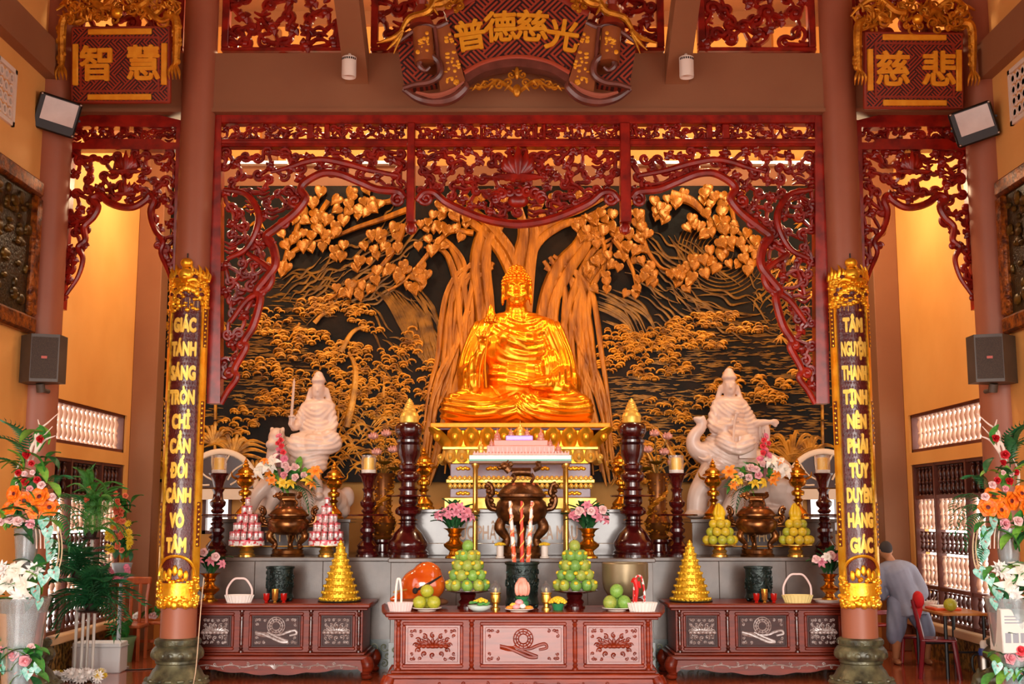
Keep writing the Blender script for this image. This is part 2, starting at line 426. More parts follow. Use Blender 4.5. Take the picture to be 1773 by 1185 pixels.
# ------------------------------------------------------------------ columns
def column(x, y, r, label, big):
    t = thing('round_column', label, 'column', (x, y, 0))
    q = M(); q.lathe([(r, .3), (r, 9.7)], 40); q.build('shaft', BROWN, t)
    k = r / .2
    pr = [(.36, 0), (.37, .03), (.345, .06), (.3, .1), (.27, .16), (.235, .2), (.225, .23), (.24, .245), (.24, .27), (.275, .29), (.292, .33), (.285, .38), (.255, .42), (.24, .43), (.252, .445), (.252, .5), (.23, .515), (.19, .52)]
    q = M(); q.lathe([(a * k, z) for a, z in pr], 40); q.build('stone_base', STONE, t)
    q = M(); n = 16
    for i in range(n):
        a = 2 * PI * i / n; T = TR(0, 0, 0) @ rotz(a)
        q.ell((.285 * k, 0, .335), (.012, .04 * k, .035), 8, 5, T=T)
        q.ell((.33 * k, 0, .07), (.03, .05 * k, .018), 8, 5, T=T)
        for kk in range(3): q.box(.251 * k, .258 * k, -.03, .03, .455 + kk * .014, .462 + kk * .014, T)
    q.build('carved_petals', STONE, t, kind='stuff'); return t
CXL, CXR = X0 - 3.85, X0 + 3.85
column(CXL, 13.9, .2, 'brown round column on carved stone base carrying the left gold couplet board', 1)
column(CXR, 13.9, .2, 'brown round column on carved stone base carrying the right gold couplet board', 1)
column(XL, 13.75, .245, 'brown round column at the left wall with a black speaker', 0)
column(XR, 13.75, .245, 'brown round column at the right wall with a black speaker', 0)

# ------------------------------------------------------------------ couplet boards wrapped round the columns
def bend(me, R, yc):
    for v in me.vertices:
        x, y, z = v.co; a = x / R; rr = R - y
        v.co = (rr * math.sin(a), yc - rr * math.cos(a), z)
    me.update()
def arc_strip(q, R0, R1, a0, a1, z0, z1, n=14):
    """curved slab: outer radius R1, angles from straight ahead (-Y)"""
    vs = []; fs = []
    for i in range(n + 1):
        a = a0 + (a1 - a0) * i / n
        for R in (R0, R1):
            for z in (z0, z1): vs.append((R * math.sin(a), -R * math.cos(a), z))
    for i in range(n):
        o = i * 4
        fs += [(o + 2, o + 6, o + 7, o + 3), (o, o + 1, o + 5, o + 4), (o + 1, o + 3, o + 7, o + 5), (o, o + 4, o + 6, o + 2)]
    fs += [(0, 2, 3, 1), (n * 4, n * 4 + 1, n * 4 + 3, n * 4 + 2)]
    q.add(vs, fs)
def couplet(x, words, label):
    Rb = .215; zt, zb = P(310, 447, 13.66).z, P(310, 1058, 13.66).z
    t = thing('couplet_board', label, 'couplet board', (x, 13.9, zb), 'couplet boards on the columns')
    H = zt - zb; A = 1.12
    zA, zB = .36, H - .62
    q = M(); arc_strip(q, Rb - .01, Rb + .012, -A * .8, A * .8, zA - .1, zB + .28, 20); q.build('board', MAROON, t)
    # overlapping fish-scale pattern as small relief
    q = M()
    for r_ in range(int((zB - zA) / .055)):
        for c_ in range(-5, 6):
            a = (c_ + (.5 if r_ % 2 else 0)) * .142
            if abs(a) > A * .7: continue
            T = rotz(a) @ TR(0, -Rb - .0125, zA + .05 + r_ * .055)
            q.add([(-.014, -.003, .0), (0, -.005, -.024), (.014, -.003, 0), (0, 0, .022)], [(0, 1, 2, 3)], T)
    o = q.build('scale_pattern', MAROON, t); o['kind'] = 'stuff'
    # gilded borders with pierced cartouches
    for sgn in (-1, 1):
        q = M(); a0, a1 = sorted((sgn * A * .74, sgn * A * 1.12)); arc_strip(q, Rb - .01, Rb + .03, a0, a1, .2, H - .3, 6)
        bo = q.build('border', GOLD, t)
        for zc, hh in ((.95, .5), (2.1, .5), (3.2, .45)):
            am = (a0 + a1) / 2; q = M(); arc_strip(q, Rb + .028, Rb + .034, am - .1, am + .1, zc - hh * .5, zc + hh * .5, 3)
            q.build('cartouche', mat('cartouche_brown', '#6a2c0c', rough=.5), bo)
        q = M()
        for zc, hh in ((.95, .5), (2.1, .5), (3.2, .45)):
            for i in range(9):
                T = rotz((a0 + a1) / 2 + random.uniform(-.04, .04)) @ TR(0, -Rb - .036, zc - hh * .45 + i * hh * .112)
                q.ell((0, 0, 0), (random.uniform(.012, .02), .008, .016), 6, 4, T=T)
        q.build('cartouche_relief', GOLD, bo, kind='stuff')
    # gothic arch top of the board field
    q = M()
    for i in range(11):
        u = -1 + 2 * i / 10; zz = zB + .27 - .17 * abs(u) ** 2.2
        T = rotz(u * A * .78) @ TR(0, -Rb - .02, zz); q.ell((0, 0, 0), (.032, .022, .045), 8, 5, T=T)
    q.build('arch_moulding', GOLD, t, kind='stuff')
    # crown: lion mask with flames over a pierced cloud band
    q = M(); zc = H - .34
    arc_strip(q, Rb, Rb + .012, -A * 1.1, A * 1.1, H - .62, H - .2, 12)
    for k2 in range(120):
        a = random.uniform(-A * 1.12, A * 1.12); z = random.uniform(H - .62, H - .1 - abs(a) * .1)
        T = rotz(a) @ TR(0, -Rb - .02, z); q.ell((0, 0, 0), (random.uniform(.018, .04), .025, random.uniform(.015, .03)), 7, 5, T=T)
    for k2 in range(13):
        a = (-1 + 2 * k2 / 12) * A * 1.08; hh = .1 + .05 * (k2 % 2)
        T = rotz(a) @ TR(0, -Rb - .015, H - .2 - .03 * abs(a))
        q.tube([T @ Vector((0, 0, 0)), T @ Vector((.015, -.01, hh * .6)), T @ Vector((-.01, 0, hh))], [.03, .02, .004], 6, n=4)
    q.ell((0, -Rb - .03, H - .06), (.075, .06, .06), 12, 8); q.ell((0, -Rb - .05, H - .2), (.09, .06, .08), 12, 8)
    q.ell((0, -Rb - .1, H - .24), (.035, .03, .03), 8, 6)
    for sx in (-1, 1): q.tube([(sx * .03, -Rb - .09, H - .28), (sx * .1, -Rb - .06, H - .26), (sx * .16, -Rb - .01, H - .3)], [.02, .022, .008], 6, n=4)
    cr = q.build('crown', GOLD, t, kind='stuff')
    q = M()
    for a, z, s_ in ((-.42, H - .22, .03), (.42, H - .22, .03), (-.75, H - .42, .03), (-.3, H - .45, .032), (.3, H - .45, .032), (.75, H - .42, .03), (0, H - .44, .02)):
        T = rotz(a) @ TR(0, -Rb - .044, z); q.ell((0, 0, 0), (s_, .01, s_ * .8), 8, 5, T=T)
    q.build('dark_openings', mat('opening_red', '#5a0e05', rough=.6), cr, kind='stuff')
    q = M(); q.tube([(0, -Rb, H - .02), (0, -Rb, H + .06)], .008, 6); q.build('hook', BLACK, cr)
    # foot ornament: lotus in a round frame over a scalloped bowl
    q = M(); R2 = Rb + .03
    q.tube([(R2 * math.sin(a * 1.0) if True else 0, -R2 * math.cos(a), z) for a, z in [(.95 * math.cos(u), .38 + .22 * math.sin(u)) for u in np.linspace(0, PI, 20)]], .018, 6)
    arc_strip(q, Rb, Rb + .02, -A * 1.1, A * 1.1, .1, .3, 10)
    for k2 in range(90):
        a = random.uniform(-A * 1.15, A * 1.15); z = random.uniform(.06 + .03 * math.cos(a * 4), .36)
        if abs(a) < .55 and .17 < z < .3: continue
        T = rotz(a) @ TR(0, -Rb - .02, z); q.ell((0, 0, 0), (random.uniform(.02, .035), .03, random.uniform(.02, .03)), 7, 5, T=T)
    for k2 in range(5):
        T = rotz((k2 - 2) * .25) @ TR(0, -Rb - .03, .44 - .03 * abs(k2 - 2)); q.ell((0, 0, 0), (.03, .02, .06), 8, 6, T=T)
    for k2 in range(9):
        T = rotz((k2 - 4) * .28) @ TR(0, -Rb - .012, .06 + .015 * (k2 % 2)); q.ell((0, 0, 0), (.045, .03, .05), 8, 6, T=T)
    arc_strip(q, Rb, Rb + .05, -.5, .5, .16, .29, 8); arc_strip(q, Rb, Rb + .06, -.55, .55, .27, .3, 8)
    q.build('foot_ornament', GOLD, t, kind='stuff')
    # the words, one mesh each, bent round the column
    n = len(words); ztop, zbot = P(310, 564, 13.66).z - zb, P(310, 946, 13.66).z - zb
    lm = mat('letter_gold', '#f5c64a', '#ffd768', 6, .4, metal=.3)
    for i, wd in enumerate(words):
        me = text_mesh(wd, .165, .012, .011, sx=.66)
        for v in me.vertices: v.co.z *= 1.3
        wdt = max(v.co.x for v in me.vertices) - min(v.co.x for v in me.vertices)
        if wdt > .29:
            for v in me.vertices: v.co.x *= .29 / wdt
        bend(me, Rb + .02, 0)
        link('letters', me, lm, t, (0, 0, ztop + (zbot - ztop) * i / (n - 1)))
    return t
couplet(CXL, ['GIÁC', 'TÁNH', 'SÁNG', 'TRÒN', 'CHỈ', 'CẦN', 'ĐỐI', 'CẢNH', 'VÔ', 'TÂM'], 'long gold and maroon couplet board on the left column, first word GIÁC')
couplet(CXR, ['TÂM', 'NGUYỆN', 'THANH', 'TỊNH', 'NÊN', 'PHẢI', 'TÙY', 'DUYÊN', 'HẰNG', 'GIÁC'], 'long gold and maroon couplet board on the right column, first word TÂM')

# ------------------------------------------------------------------ hanging name boards
FRET = fret_mat('key_fret_red', '#2e0a08', '#9e3218', 15); FRET2 = fret_mat('key_fret_wide', '#2a0a0a', '#a03a20', 10.5)
REDW = mat('red_board', '#8a2a14', '#96321a', 6, .45)
def curl(q, x, z, r, turns, a0, sgn, rt, y, fy=1., seg=6, tail=None):
    n = int(14 * turns) + 4; pts = []
    for i in range(n):
        u = i / (n - 1); a = a0 + sgn * u * turns * 2 * PI; rr = r * (1 - .82 * u)
        pts.append((x + rr * math.cos(a), z + rr * math.sin(a)))
    if tail is not None:
        p0 = np.array(tail); p1 = np.array(pts[0])
        d = np.array([-math.sin(a0), math.cos(a0)]) * sgn
        mid = p1 - d * min(r * 1.4, np.linalg.norm(p1 - p0) * .5)
        pts = list(map(tuple, catmull([p0, mid, p1], 5)))[:-1] + pts
    q.tube2(pts, [rt * .7, rt, rt * .9, rt * .6], y, fy, seg); q.ell((pts[-1][0], y, pts[-1][1]), (rt * 1.3, rt * 1.2, rt * 1.3), 6, 5)
def plaque(pc, chars, label, mirror):
    c = P(pc[0], pc[1], 13.42); W, H = 1.2, .90
    t = thing('name_plaque', label, 'signboard', c, 'square name plaques over the side bays')
    t.rotation_euler = (math.radians(9), math.radians(1.5) * (1 if not mirror else -1), math.radians(5) * (1 if mirror else -1))
    q = M(); q.cbox(-W / 2, W / 2, 0, .06, -H / 2, H / 2, .012); q.build('board', REDW, t)
    q = M(); q.box(-W / 2 + .03, W / 2 - .03, -.004, .0, -H / 2 + .03, H / 2 - .03); q.build('fret_border', FRET, t)
    for z in (-H / 2 + .14, H / 2 - .14): q = M(); q.box(-W / 2 + .12, W / 2 - .12, -.018, 0, z - .012, z + .012); q.build('inner_frame', REDW, t)
    for x in (-W / 2 + .13, W / 2 - .13): q = M(); q.box(x - .012, x + .012, -.018, 0, -H / 2 + .152, H / 2 - .152); q.build('inner_frame', REDW, t)
    for sg in (-1, 1):
        q = M(); q.cbox(-W * .32, W * .32, -.03, 0, sg * (H / 2 - .07) - .035, sg * (H / 2 - .07) + .035, .008); q.build('gold_bar', GOLDP, t)
        q = M(); q.cbox(sg * (W / 2 - .065) - .035, sg * (W / 2 - .065) + .035, -.03, 0, -H * .27, H * .27, .008); q.build('gold_bar', GOLDP, t)
    for i, ch in enumerate(chars):
        link('character', text_mesh(ch, .43, .014, .011), GOLDP, t, ((-.27, .29)[i], -.02, -.02))
    # gilded dragon crest: writhing bodies, curls and flames with claws hanging at the sides
    q = M()
    rnd = random.Random(11 if mirror else 5)
    for sg in (-1, 1):
        for k2 in range(3):
            pts = [(sg * (.1 + .16 * j) + rnd.uniform(-.04, .04), rnd.uniform(-.06, .06), H / 2 + .14 + .1 * math.sin(j * 1.7 + k2 * 2) + k2 * .07) for j in range(5)]
            q.tube(pts, [.045, .05, .04, .03, .012], 8, n=5)
        pts = [(sg * .55, 0, H / 2 + .12), (sg * .68, -.03, H / 2 + .05), (sg * .69, -.04, .1), (sg * .68, -.06, -.04)]
        q.tube(pts, [.06, .055, .045, .03], 8, n=6)
        for j in range(9): q.ell((sg * (.69 + rnd.uniform(-.04, .04)), -.05, .42 - j * .05), (.035, .03, .04), 6, 5)
        for j in range(4): q.tube([(sg * .68, -.06, 0), (sg * (.62 + .04 * j), -.09, -.1), (sg * (.62 + .04 * j), -.06, -.19)], [.02, .018, .004], 5, n=3)
    for k2 in range(46):
        x = rnd.uniform(-.68, .68); z = H / 2 + rnd.uniform(.02, .4 - .25 * abs(x))
        curl(q, x, z, rnd.uniform(.04, .085), rnd.uniform(.8, 1.3), rnd.uniform(0, 6.3), rnd.choice((-1, 1)), .016, rnd.uniform(-.08, .03))
    for k2 in range(60):
        x = rnd.uniform(-.66, .66); z = H / 2 + rnd.uniform(.05, .42 - .25 * abs(x)); a = rnd.uniform(.3, 2.8)
        q.tube([(x, -.05, z), (x + .05 * math.cos(a), -.07, z + .05 * math.sin(a)), (x + .11 * math.cos(a + .3), -.05, z + .11 * math.sin(a + .3))], [.018, .014, .003], 5)
    q.build('dragon_crest', OLDGOLD, t, kind='stuff')
    q = M(); q.ell((0, -.1, H / 2 + .12), .06, 12, 8); q.build('pearl', GOLD, t)
plaque((208, 112), '智慧', 'red key-fret plaque with gold characters 智慧 at upper left', False)
plaque((1583, 122), '慈悲', 'red key-fret plaque with gold characters 慈悲 at upper right', True)

# central scroll board
YS = 13.45
ctr = P(895, 75, YS)
t = thing('scroll_board', 'curved scroll signboard with four gold characters 普德慈光 above the altar', 'signboard', ctr)
def L2(px, py):
    p = P(px, py, YS); return (p.x - ctr.x, p.z - ctr.z)
def mirr(pts): return [(1790 - x, y) for x, y in pts]
top = catmull([(771, 27), (790, 18), (812, 4), (845, -12), (895, -19), (945, -12), (978, 4), (1000, 18), (1019, 27)], 4)
bot = catmull([(986, 131), (955, 114), (925, 106), (895, 103), (865, 106), (835, 114), (804, 131)], 4)
q = M(); q.prism([L2(*p) for p in list(top) + list(bot)], -.05, .1); q.build('centre_panel', FRET2, t)
q = M(); q.tube2([L2(*p) for p in top], .05, -.03, .8, 8)
q.build('top_edge', REDW, t)
b2 = catmull([(806, 149), (835, 131), (865, 123), (895, 120), (925, 123), (955, 131), (984, 149)], 4)
q = M(); q.prism([L2(*p) for p in list(bot) + list(b2)], -.09, .1)
q.build('lower_edge', mat('scroll_edge_brown', '#5a2c22', '#764034', 5, .35, coat=.3), t)
q = M(); q.tube2([L2(x, y) for x, y in bot], .03, -.08, .8, 8); q.build('lower_bead', mat('bead_red', '#a8472c', rough=.35), t)
PAINT = mat('scroll_brown', '#8a4a26', '#9a562c', 5, .4)
EDGE = mat('scroll_edge_brown', '#5a2c22')
for f in (lambda p: p, mirr):
    q = M(); q.prism([L2(*p) for p in f([(752, 52), (777, 46), (790, 90), (806, 146), (790, 168), (764, 170), (760, 140), (757, 100)])], -.12, .05); q.build('inner_leaf', PAINT, t)
    q = M(); q.prism([L2(*p) for p in f([(689, 82), (716, 74), (726, 116), (735, 130), (757, 134), (757, 150), (702, 158)])], -.05, .08); q.build('outer_leaf', FRET2, t)
    q = M(); q.tube2([L2(*p) for p in catmull(f([(718, 60), (734, 56), (748, 58)]), 3)], .02, -.1)
    a_, b_ = f([(733, 58), (737, 116)]); A_, B_ = L2(*a_), L2(*b_)
    q.tube([(A_[0], -.1, A_[1]), (B_[0], -.12, B_[1])], [.12, .12], 16); q.build('roll', PAINT, t)
    q = M()
    q.tube2([L2(*p) for p in catmull(f([(700, 160), (720, 154), (745, 150), (762, 138), (762, 118), (748, 106), (732, 110), (728, 122), (738, 130), (746, 124)]), 5)], [.03, .04, .045, .04, .035, .02], -.14, 1.2, 8)
    q.tube2([L2(*p) for p in catmull(f([(700, 160), (725, 176), (755, 182), (785, 176), (806, 158), (806, 148)]), 5)], [.03, .05, .06, .055, .03], -.1, 1.2, 8)
    q.tube2([L2(*p) for p in catmull(f([(688, 82), (712, 64), (738, 50), (756, 54), (776, 46)]), 5)], [.02, .035, .04, .03], -.1, 1.2, 8)
    q.tube2([L2(*p) for p in catmull(f([(754, 56), (757, 80), (760, 110), (764, 136)]), 4)], .025, -.14, 1, 6)
    q.build('curled_edge', EDGE, t)
    q = M()
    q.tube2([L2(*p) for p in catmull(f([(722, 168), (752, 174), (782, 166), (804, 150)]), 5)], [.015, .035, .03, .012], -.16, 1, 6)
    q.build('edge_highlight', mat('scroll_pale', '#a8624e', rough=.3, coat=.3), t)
    fa, fb = f([(731, 50), (724, 10)]); A_, B_ = L2(*fa), L2(*fb)
    q = M(); T = TR(A_[0], -.06, A_[1]); q.lathe([(.15, 0), (.13, .06), (.1, .1), (.095, .2), (.06, .26), (.075, .3), (.04, .34)], 16, T=T); q.build('roll_finial', REDW, t)
    # painted gilt plants
    q = M(); rr = random.Random(3)
    for (u0, v0, u1, v1, n) in ((765, 60, 790, 155, 34), (726, 66, 746, 104, 16)):
        for i in range(n):
            px_, py_ = rr.uniform(u0, u1), v0 + (v1 - v0) * rr.random() ** .6
            px_ += (py_ - v0) / (v1 - v0) * 10 if u0 == 765 else 0
            pp = f([(px_, py_)])[0]; p_ = L2(*pp); q.ell((p_[0], -.125 if u0 == 765 else -.225, p_[1]), (rr.uniform(.012, .03), .008, rr.uniform(.01, .03)), 6, 4)
    q.build('gilt_flowers', GOLDP, t, kind='stuff')
    # dragon limb and claws at the outer corner
    q = M(); rr = random.Random(8)
    limbp = [(757, 8), (742, 30), (712, 40), (698, 60), (688, 78)]
    for pp_, w_ in ((limbp, .045), ([(700, 62), (684, 74), (668, 80), (655, 84)], .03), ([(698, 66), (684, 84), (672, 96)], .025), ([(698, 68), (690, 86), (684, 102)], .02), ([(790, -4), (770, 14), (752, 20), (760, 36)], .05)):
        pl = [L2(*p) for p in f(pp_)]; q.tube([(x, -.16, z) for x, z in pl], [w_, w_ * .9, .006], 7, n=4)
    for i in range(26):
        pp = f([(rr.uniform(735, 800), rr.uniform(-14, 26))])[0]; p_ = L2(*pp); curl(q, p_[0], p_[1], rr.uniform(.03, .07), 1, rr.uniform(0, 6), rr.choice((-1, 1)), .018, rr.uniform(-.2, -.05))
    q.build('gilt_dragon', OLDGOLD, t, kind='stuff')
q = M()
for sx in (1, -1):
    def g(x, y): return L2(895 + sx * x, y)
    for cx, cy, r, a0, sg in ((15, 146, 8, 0, 1), (30, 150, 9, 2, -1), (42, 146, 7, .5, 1), (55, 150, 8, 2.5, -1), (66, 154, 6, 1, 1), (10, 132, 8, 1.8, 1)):
        p_ = g(cx, cy); curl(q, p_[0], p_[1], r * .0068, 1.2, a0 if sx > 0 else PI - a0, sg * sx, .014, -.05)
    q.tube2(catmull([g(0, 166), (g(12, 155)), g(34, 142), g(52, 152), g(84, 156)], 5), [.02, .03, .022, .008], -.05)
    for j in range(5): p_ = g(14 + j * 14, 152 - (j % 2) * 8); q.tube2([p_, (p_[0] + sx * .05, p_[1] - .06)], [.022, .004], -.06)
p_ = L2(895, 160); q.ell((p_[0], -.06, p_[1]), (.05, .03, .08), 10, 8); p_ = L2(895, 130); q.ell((p_[0], -.06, p_[1]), (.03, .03, .08), 10, 8)
q.build('gilt_pendant', OLDGOLD, t, kind='stuff')
for ch, px, py, s_ in (('普', 815, 70, .37), ('德', 867, 55, .37), ('慈', 921, 54, .38), ('光', 973, 70, .38)):
    p_ = L2(px, py); o = link('character', text_mesh(ch, s_ * 1.06, .014, .010), GOLDP, t, (p_[0], -.075, p_[1]), rot=(0, math.radians({815: -9, 867: -3, 921: 3, 973: 9}[px]), 0))

# ------------------------------------------------------------------ lamps, speakers, framed reliefs
for px, side in ((604, 'left'), (1189, 'right')):
    c = P(px, 134, 13.45)
    t = thing('downlight', 'white cylinder downlight hanging on the %s rafter' % side, 'lamp', c, 'cylinder downlights')
    q = M(); q.lathe([(.06, .03), (.082, .0), (.085, .02), (.085, .24), (.07, .25)], 20); q.build('housing', WHITEP, t)
    q = M()
    for i in range(8): q.box(-.008, .008, -.088, -.08, .2, .225, rotz((i - 3.5) * .3))
    q.build('vents', BLACK, t, kind='stuff')
    q = M(); q.lathe([(.0, .035), (.06, .035)], 16); q.build('lens', mat('lens_gold', '#d89a50', rough=.2), t)
    q = M(); q.tube([(0, 0, .25), (0, .12, .42)], .02, 6); q.build('stem', WHITEP, t)
for px, py, side, rx, ry, rz in ((99, 198, 'left', 18, -12, 24), (1686, 214, 'right', 18, 14, -24)):
    c = P(px, py, 13.38)
    t = thing('floodlight', 'black square floodlight clamped high on the %s wall column' % side, 'floodlight', c, 'floodlights on the wall columns')
    t.rotation_euler = (math.radians(rx), math.radians(-ry), math.radians(rz))
    q = M(); q.cbox(-.24, .24, -.05, .1, -.22, .2, .02)
    for i in range(7): q.box(-.2 + i * .065, -.185 + i * .065, .1, .15, -.18, .16)
    q.build('housing', BLACK, t)
    q = M(); q.box(-.17, .2, -.056, -.05, -.1, .17); q.build('glass', mat('flood_glass', '#b9a49a', '#cfc0b6', 3, .15, coat=.3), t)
    for x, z in ((-.21, -.19), (-.21, .18), (.22, -.19), (.22, .18)):
        q = M(); q.ell((x, -.052, z), (.016, .012, .016), 8, 5); q.build('screw', mat('steel', '#b0a8a0', rough=.3, metal=1), t)
    q = M(); q.tube([(-.25, .02, 0), (-.25, .2, 0), (.25, .2, 0), (.25, .02, 0)], .015, 6); q.tube([(0, .2, 0), (0, .36, 0)], .02, 6); q.build('bracket', BLACK, t)
for px, py, side, sg in ((68, 622, 'left', 1), (1722, 622, 'right', -1)):
    c = P(px, py, 13.3)
    t = thing('loudspeaker', 'dark grey loudspeaker mounted on the %s wall column' % side, 'speaker', c, 'speakers on the wall columns', rz=math.radians(-6 * sg))
    q = M(); x1, x2, x3 = -.26 * sg, .0, .27 * sg
    pl = [(x1, -.02), (x2, -.2), (x3, -.08), (x3 * .9, .16), (x1 * .8, .2)]
    vs = [(x, y, z) for z in (-.27, .26) for x, y in pl]; n = 5
    q.add(vs, [(4, 3, 2, 1, 0), (5, 6, 7, 8, 9)] + [(i, (i + 1) % n, (i + 1) % n + n, i + n) for i in range(n)])
    q.build('cabinet', mat('speaker_grey', '#4a4038', '#554a40', 5, .45), t)
    q = M(); q.add([(x2 + .012 * sg, -.207, -.235), (x3 - .012 * sg, -.087, -.235), (x3 - .012 * sg, -.087, .225), (x2 + .012 * sg, -.207, .225), (x2 + .012 * sg, -.19, -.235), (x3 - .012 * sg, -.07, -.235), (x3 - .012 * sg, -.07, .225), (x2 + .012 * sg, -.19, .225)], [(0, 1, 2, 3), (4, 7, 6, 5), (0, 4, 5, 1), (1, 5, 6, 2), (2, 6, 7, 3), (3, 7, 4, 0)])
    q.build('grille', mat('speaker_grille', '#30241c', '#4a3a2c', 160, .7, detail=1), t)
    q = M(); xm, ym = (x2 + x3) / 2, -.152; q.box(-.03, .03, -.004, .004, -.014, .014, TR(xm, ym, .0) @ rotz(math.atan2(.12, .27) * sg)); q.build('badge', mat('badge', '#b8442c', rough=.4), t)
    q = M(); q.tube([(0, .05, -.27), (0, .08, -.36)], .05, 10); q.tube([(0, .08, -.34), (0, .25, -.34)], .025, 8); q.build('bracket', mat('speaker_grey', '#4a4038'), t)
for X, sg, side in ((XL, -1, 'left'), (XR, 1, 'right')):
    zt, zb = 5.68, 3.9
    t = thing('framed_relief', 'dark carved relief picture in gilt-brown frame on the %s wall' % side, 'picture', (X, 12.0, zb), 'framed reliefs on the side walls')
    q = M(); H = zt - zb; x0, x1 = sorted((0, -sg * .1))
    for (ya, yb, za, zb_) in ((-1.5, 1.42, 0, .2), (-1.5, 1.42, H - .2, H), (1.22, 1.42, .2, H - .2), (-1.5, -1.3, .2, H - .2)): q.cbox(x0, x1, ya, yb, za, zb_, .03)
    q.build('frame', mat('frame_gilt', '#4a1c06', '#a85a10', 14, .4, metal=.4, bump=.6, bscale=30), t)
    q = M(); x0, x1 = sorted((0, -sg * .04)); q.box(x0, x1, -1.3, 1.22, .2, H - .2); q.build('panel', mat('relief_dark', '#15110a', '#3a2c10', 10, .4, metal=.3, bump=.5), t)
    q = M(); rr = random.Random(4)
    for i in range(130):
        y, z = rr.uniform(-1.25, 1.17), rr.uniform(.25, H - .25)
        q.ell((-sg * .045, y, z), (.03, rr.uniform(.03, .1), rr.uniform(.02, .07)), 7, 5)
    o = q.build('relief_foliage', mat('relief_bronze', '#2e2208', '#6e5216', 9, .4, metal=.5), t); o['kind'] = 'stuff'
# small pierced vents high on the side walls
for X, sg, side in ((XL, -1, 'left'), (XR, 1, 'right')):
    a = 7 if sg < 0 else 1767
    tt = (X - 0) / ((a - CX) / FPX); z = HC + (_s + (CY - 158) / FPX * _c) * tt; Y = tt * (_c - (CY - 158) / FPX * _s)
    q = M()
    x0, x1 = sorted((X, X - sg * .03))
    for dy in (-.25, .2): q.box(x0, x1, Y + dy, Y + dy + .05, z - .32, z + .32)
    for dz in (-.32, .27): q.box(x0, x1, Y - .25, Y + .25, z + dz, z + dz + .05)
    for i in range(4):
        for j in range(3): q.lathe([(.06, -.012), (.06, .012), (.035, .012), (.035, -.012)], 10, T=TR(X - sg * .015, Y - .14 + j * .13, z - .2 + i * .13) @ Matrix.Rotation(PI / 2, 4, 'Y'))
    struct('window_%d' % (9 if sg < 0 else 10), q, mat('vent_white', '#e6d6c4', rough=.5))
# ================================================================== bronze relief behind the altar
YM = 17.72
mc = P(897, 835, YM)
mural = thing('bronze_relief', 'wide dark bronze relief of a bodhi tree, mountains and lake behind the altar', 'relief', (mc.x, YM, mc.z))
def MX(px, py):
    p = P(px, py, YM); return (p.x - mc.x, p.z - mc.z)
def ML(pts): return [MX(*p) for p in pts]
BRZ = mat('relief_gilt', '#6a3f0c', '#c98a22', 7, .38, metal=.35, bump=.35, bscale=26, pos=(.3, .6))
BRZD = mat('relief_gilt_dim', '#4a3010', '#9a6c20', 6, .4, metal=.35, bump=.3, bscale=24, pos=(.3, .65))
GROUND = mat('relief_ground', '#040706', '#241406', 1.6, .6, spec=.2, bump=.35, bscale=14, pos=(.4, .72))
BARK = mat('relief_bark', '#784409', '#c47e18', 4, .4, metal=.3, bump=.9, bscale=10, stretch=(2.2, 1, .5), pos=(.3, .7))
LEAFG = mat('relief_leaf', '#8c5412', '#b97a22', 12, .34, metal=.35, bump=.1)
a, c = P(256, 835, YM), P(1540, 322, YM)
q = M(); q.box(a.x - mc.x, c.x - mc.x, .02, .2, 0, c.z - mc.z); q.build('ground_panel', GROUND, mural)
S = MP(YM)
rm = random.Random(21)
def jit(p, j): return (p[0] + rm.uniform(-j, j), p[1] + rm.uniform(-j, j))
def strands(q, pts, n, spread, r, y=-.02, fy=.6, j=2.5, taper=True):
    pts = np.array(pts, float)
    d = np.gradient(pts, axis=0); d /= np.linalg.norm(d, axis=1, keepdims=True); nn = np.stack([-d[:, 1], d[:, 0]], 1)
    for i in range(n):
        o = (i + .5) / n - .5
        pp = pts + nn * spread * o + np.array([[rm.uniform(-j, j), rm.uniform(-j, j)] for _ in pts])
        q.tube2(ML(pp), [r * .6 * S, r * .85 * S, r * .9 * S, r * .75 * S, r * .25 * S], y + rm.uniform(-.015, .015), fy, 7, n=5)
# --- the tree: limbs, trunk strands, buttress roots
q = M()
for pts, n, sp, r in (
    ([(905, 700), (900, 520), (885, 450), (850, 405), (812, 372), (790, 330)], 2, 34, 11),
    ([(880, 700), (890, 540), (905, 470), (925, 420), (968, 385), (1010, 372), (1050, 350)], 2, 24, 10),
    ([(930, 700), (945, 540), (975, 470), (1010, 420), (1018, 375)], 2, 34, 13),
    ([(960, 700), (985, 560), (1000, 500), (1028, 440), (1062, 415)], 2, 24, 8),
    ([(850, 700), (838, 540), (832, 470), (838, 420), (858, 385), (872, 340)], 2, 32, 12),
    ([(895, 660), (905, 470), (915, 410), (905, 340)], 2, 40, 13),
    ([(820, 700), (805, 560), (800, 500), (785, 455), (768, 430), (735, 425)], 2, 24, 7),
    ([(780, 620), (790, 505), (800, 470), (790, 440), (762, 418), (745, 440)], 2, 12, 5),
    ([(1010, 700), (1012, 560), (1020, 500), (1045, 455), (1052, 420)], 2, 24, 7)):
    strands(q, pts, n, sp, r, -.03, .7)
q.build('tree_trunk', BARK, mural, kind='stuff')
q = M()
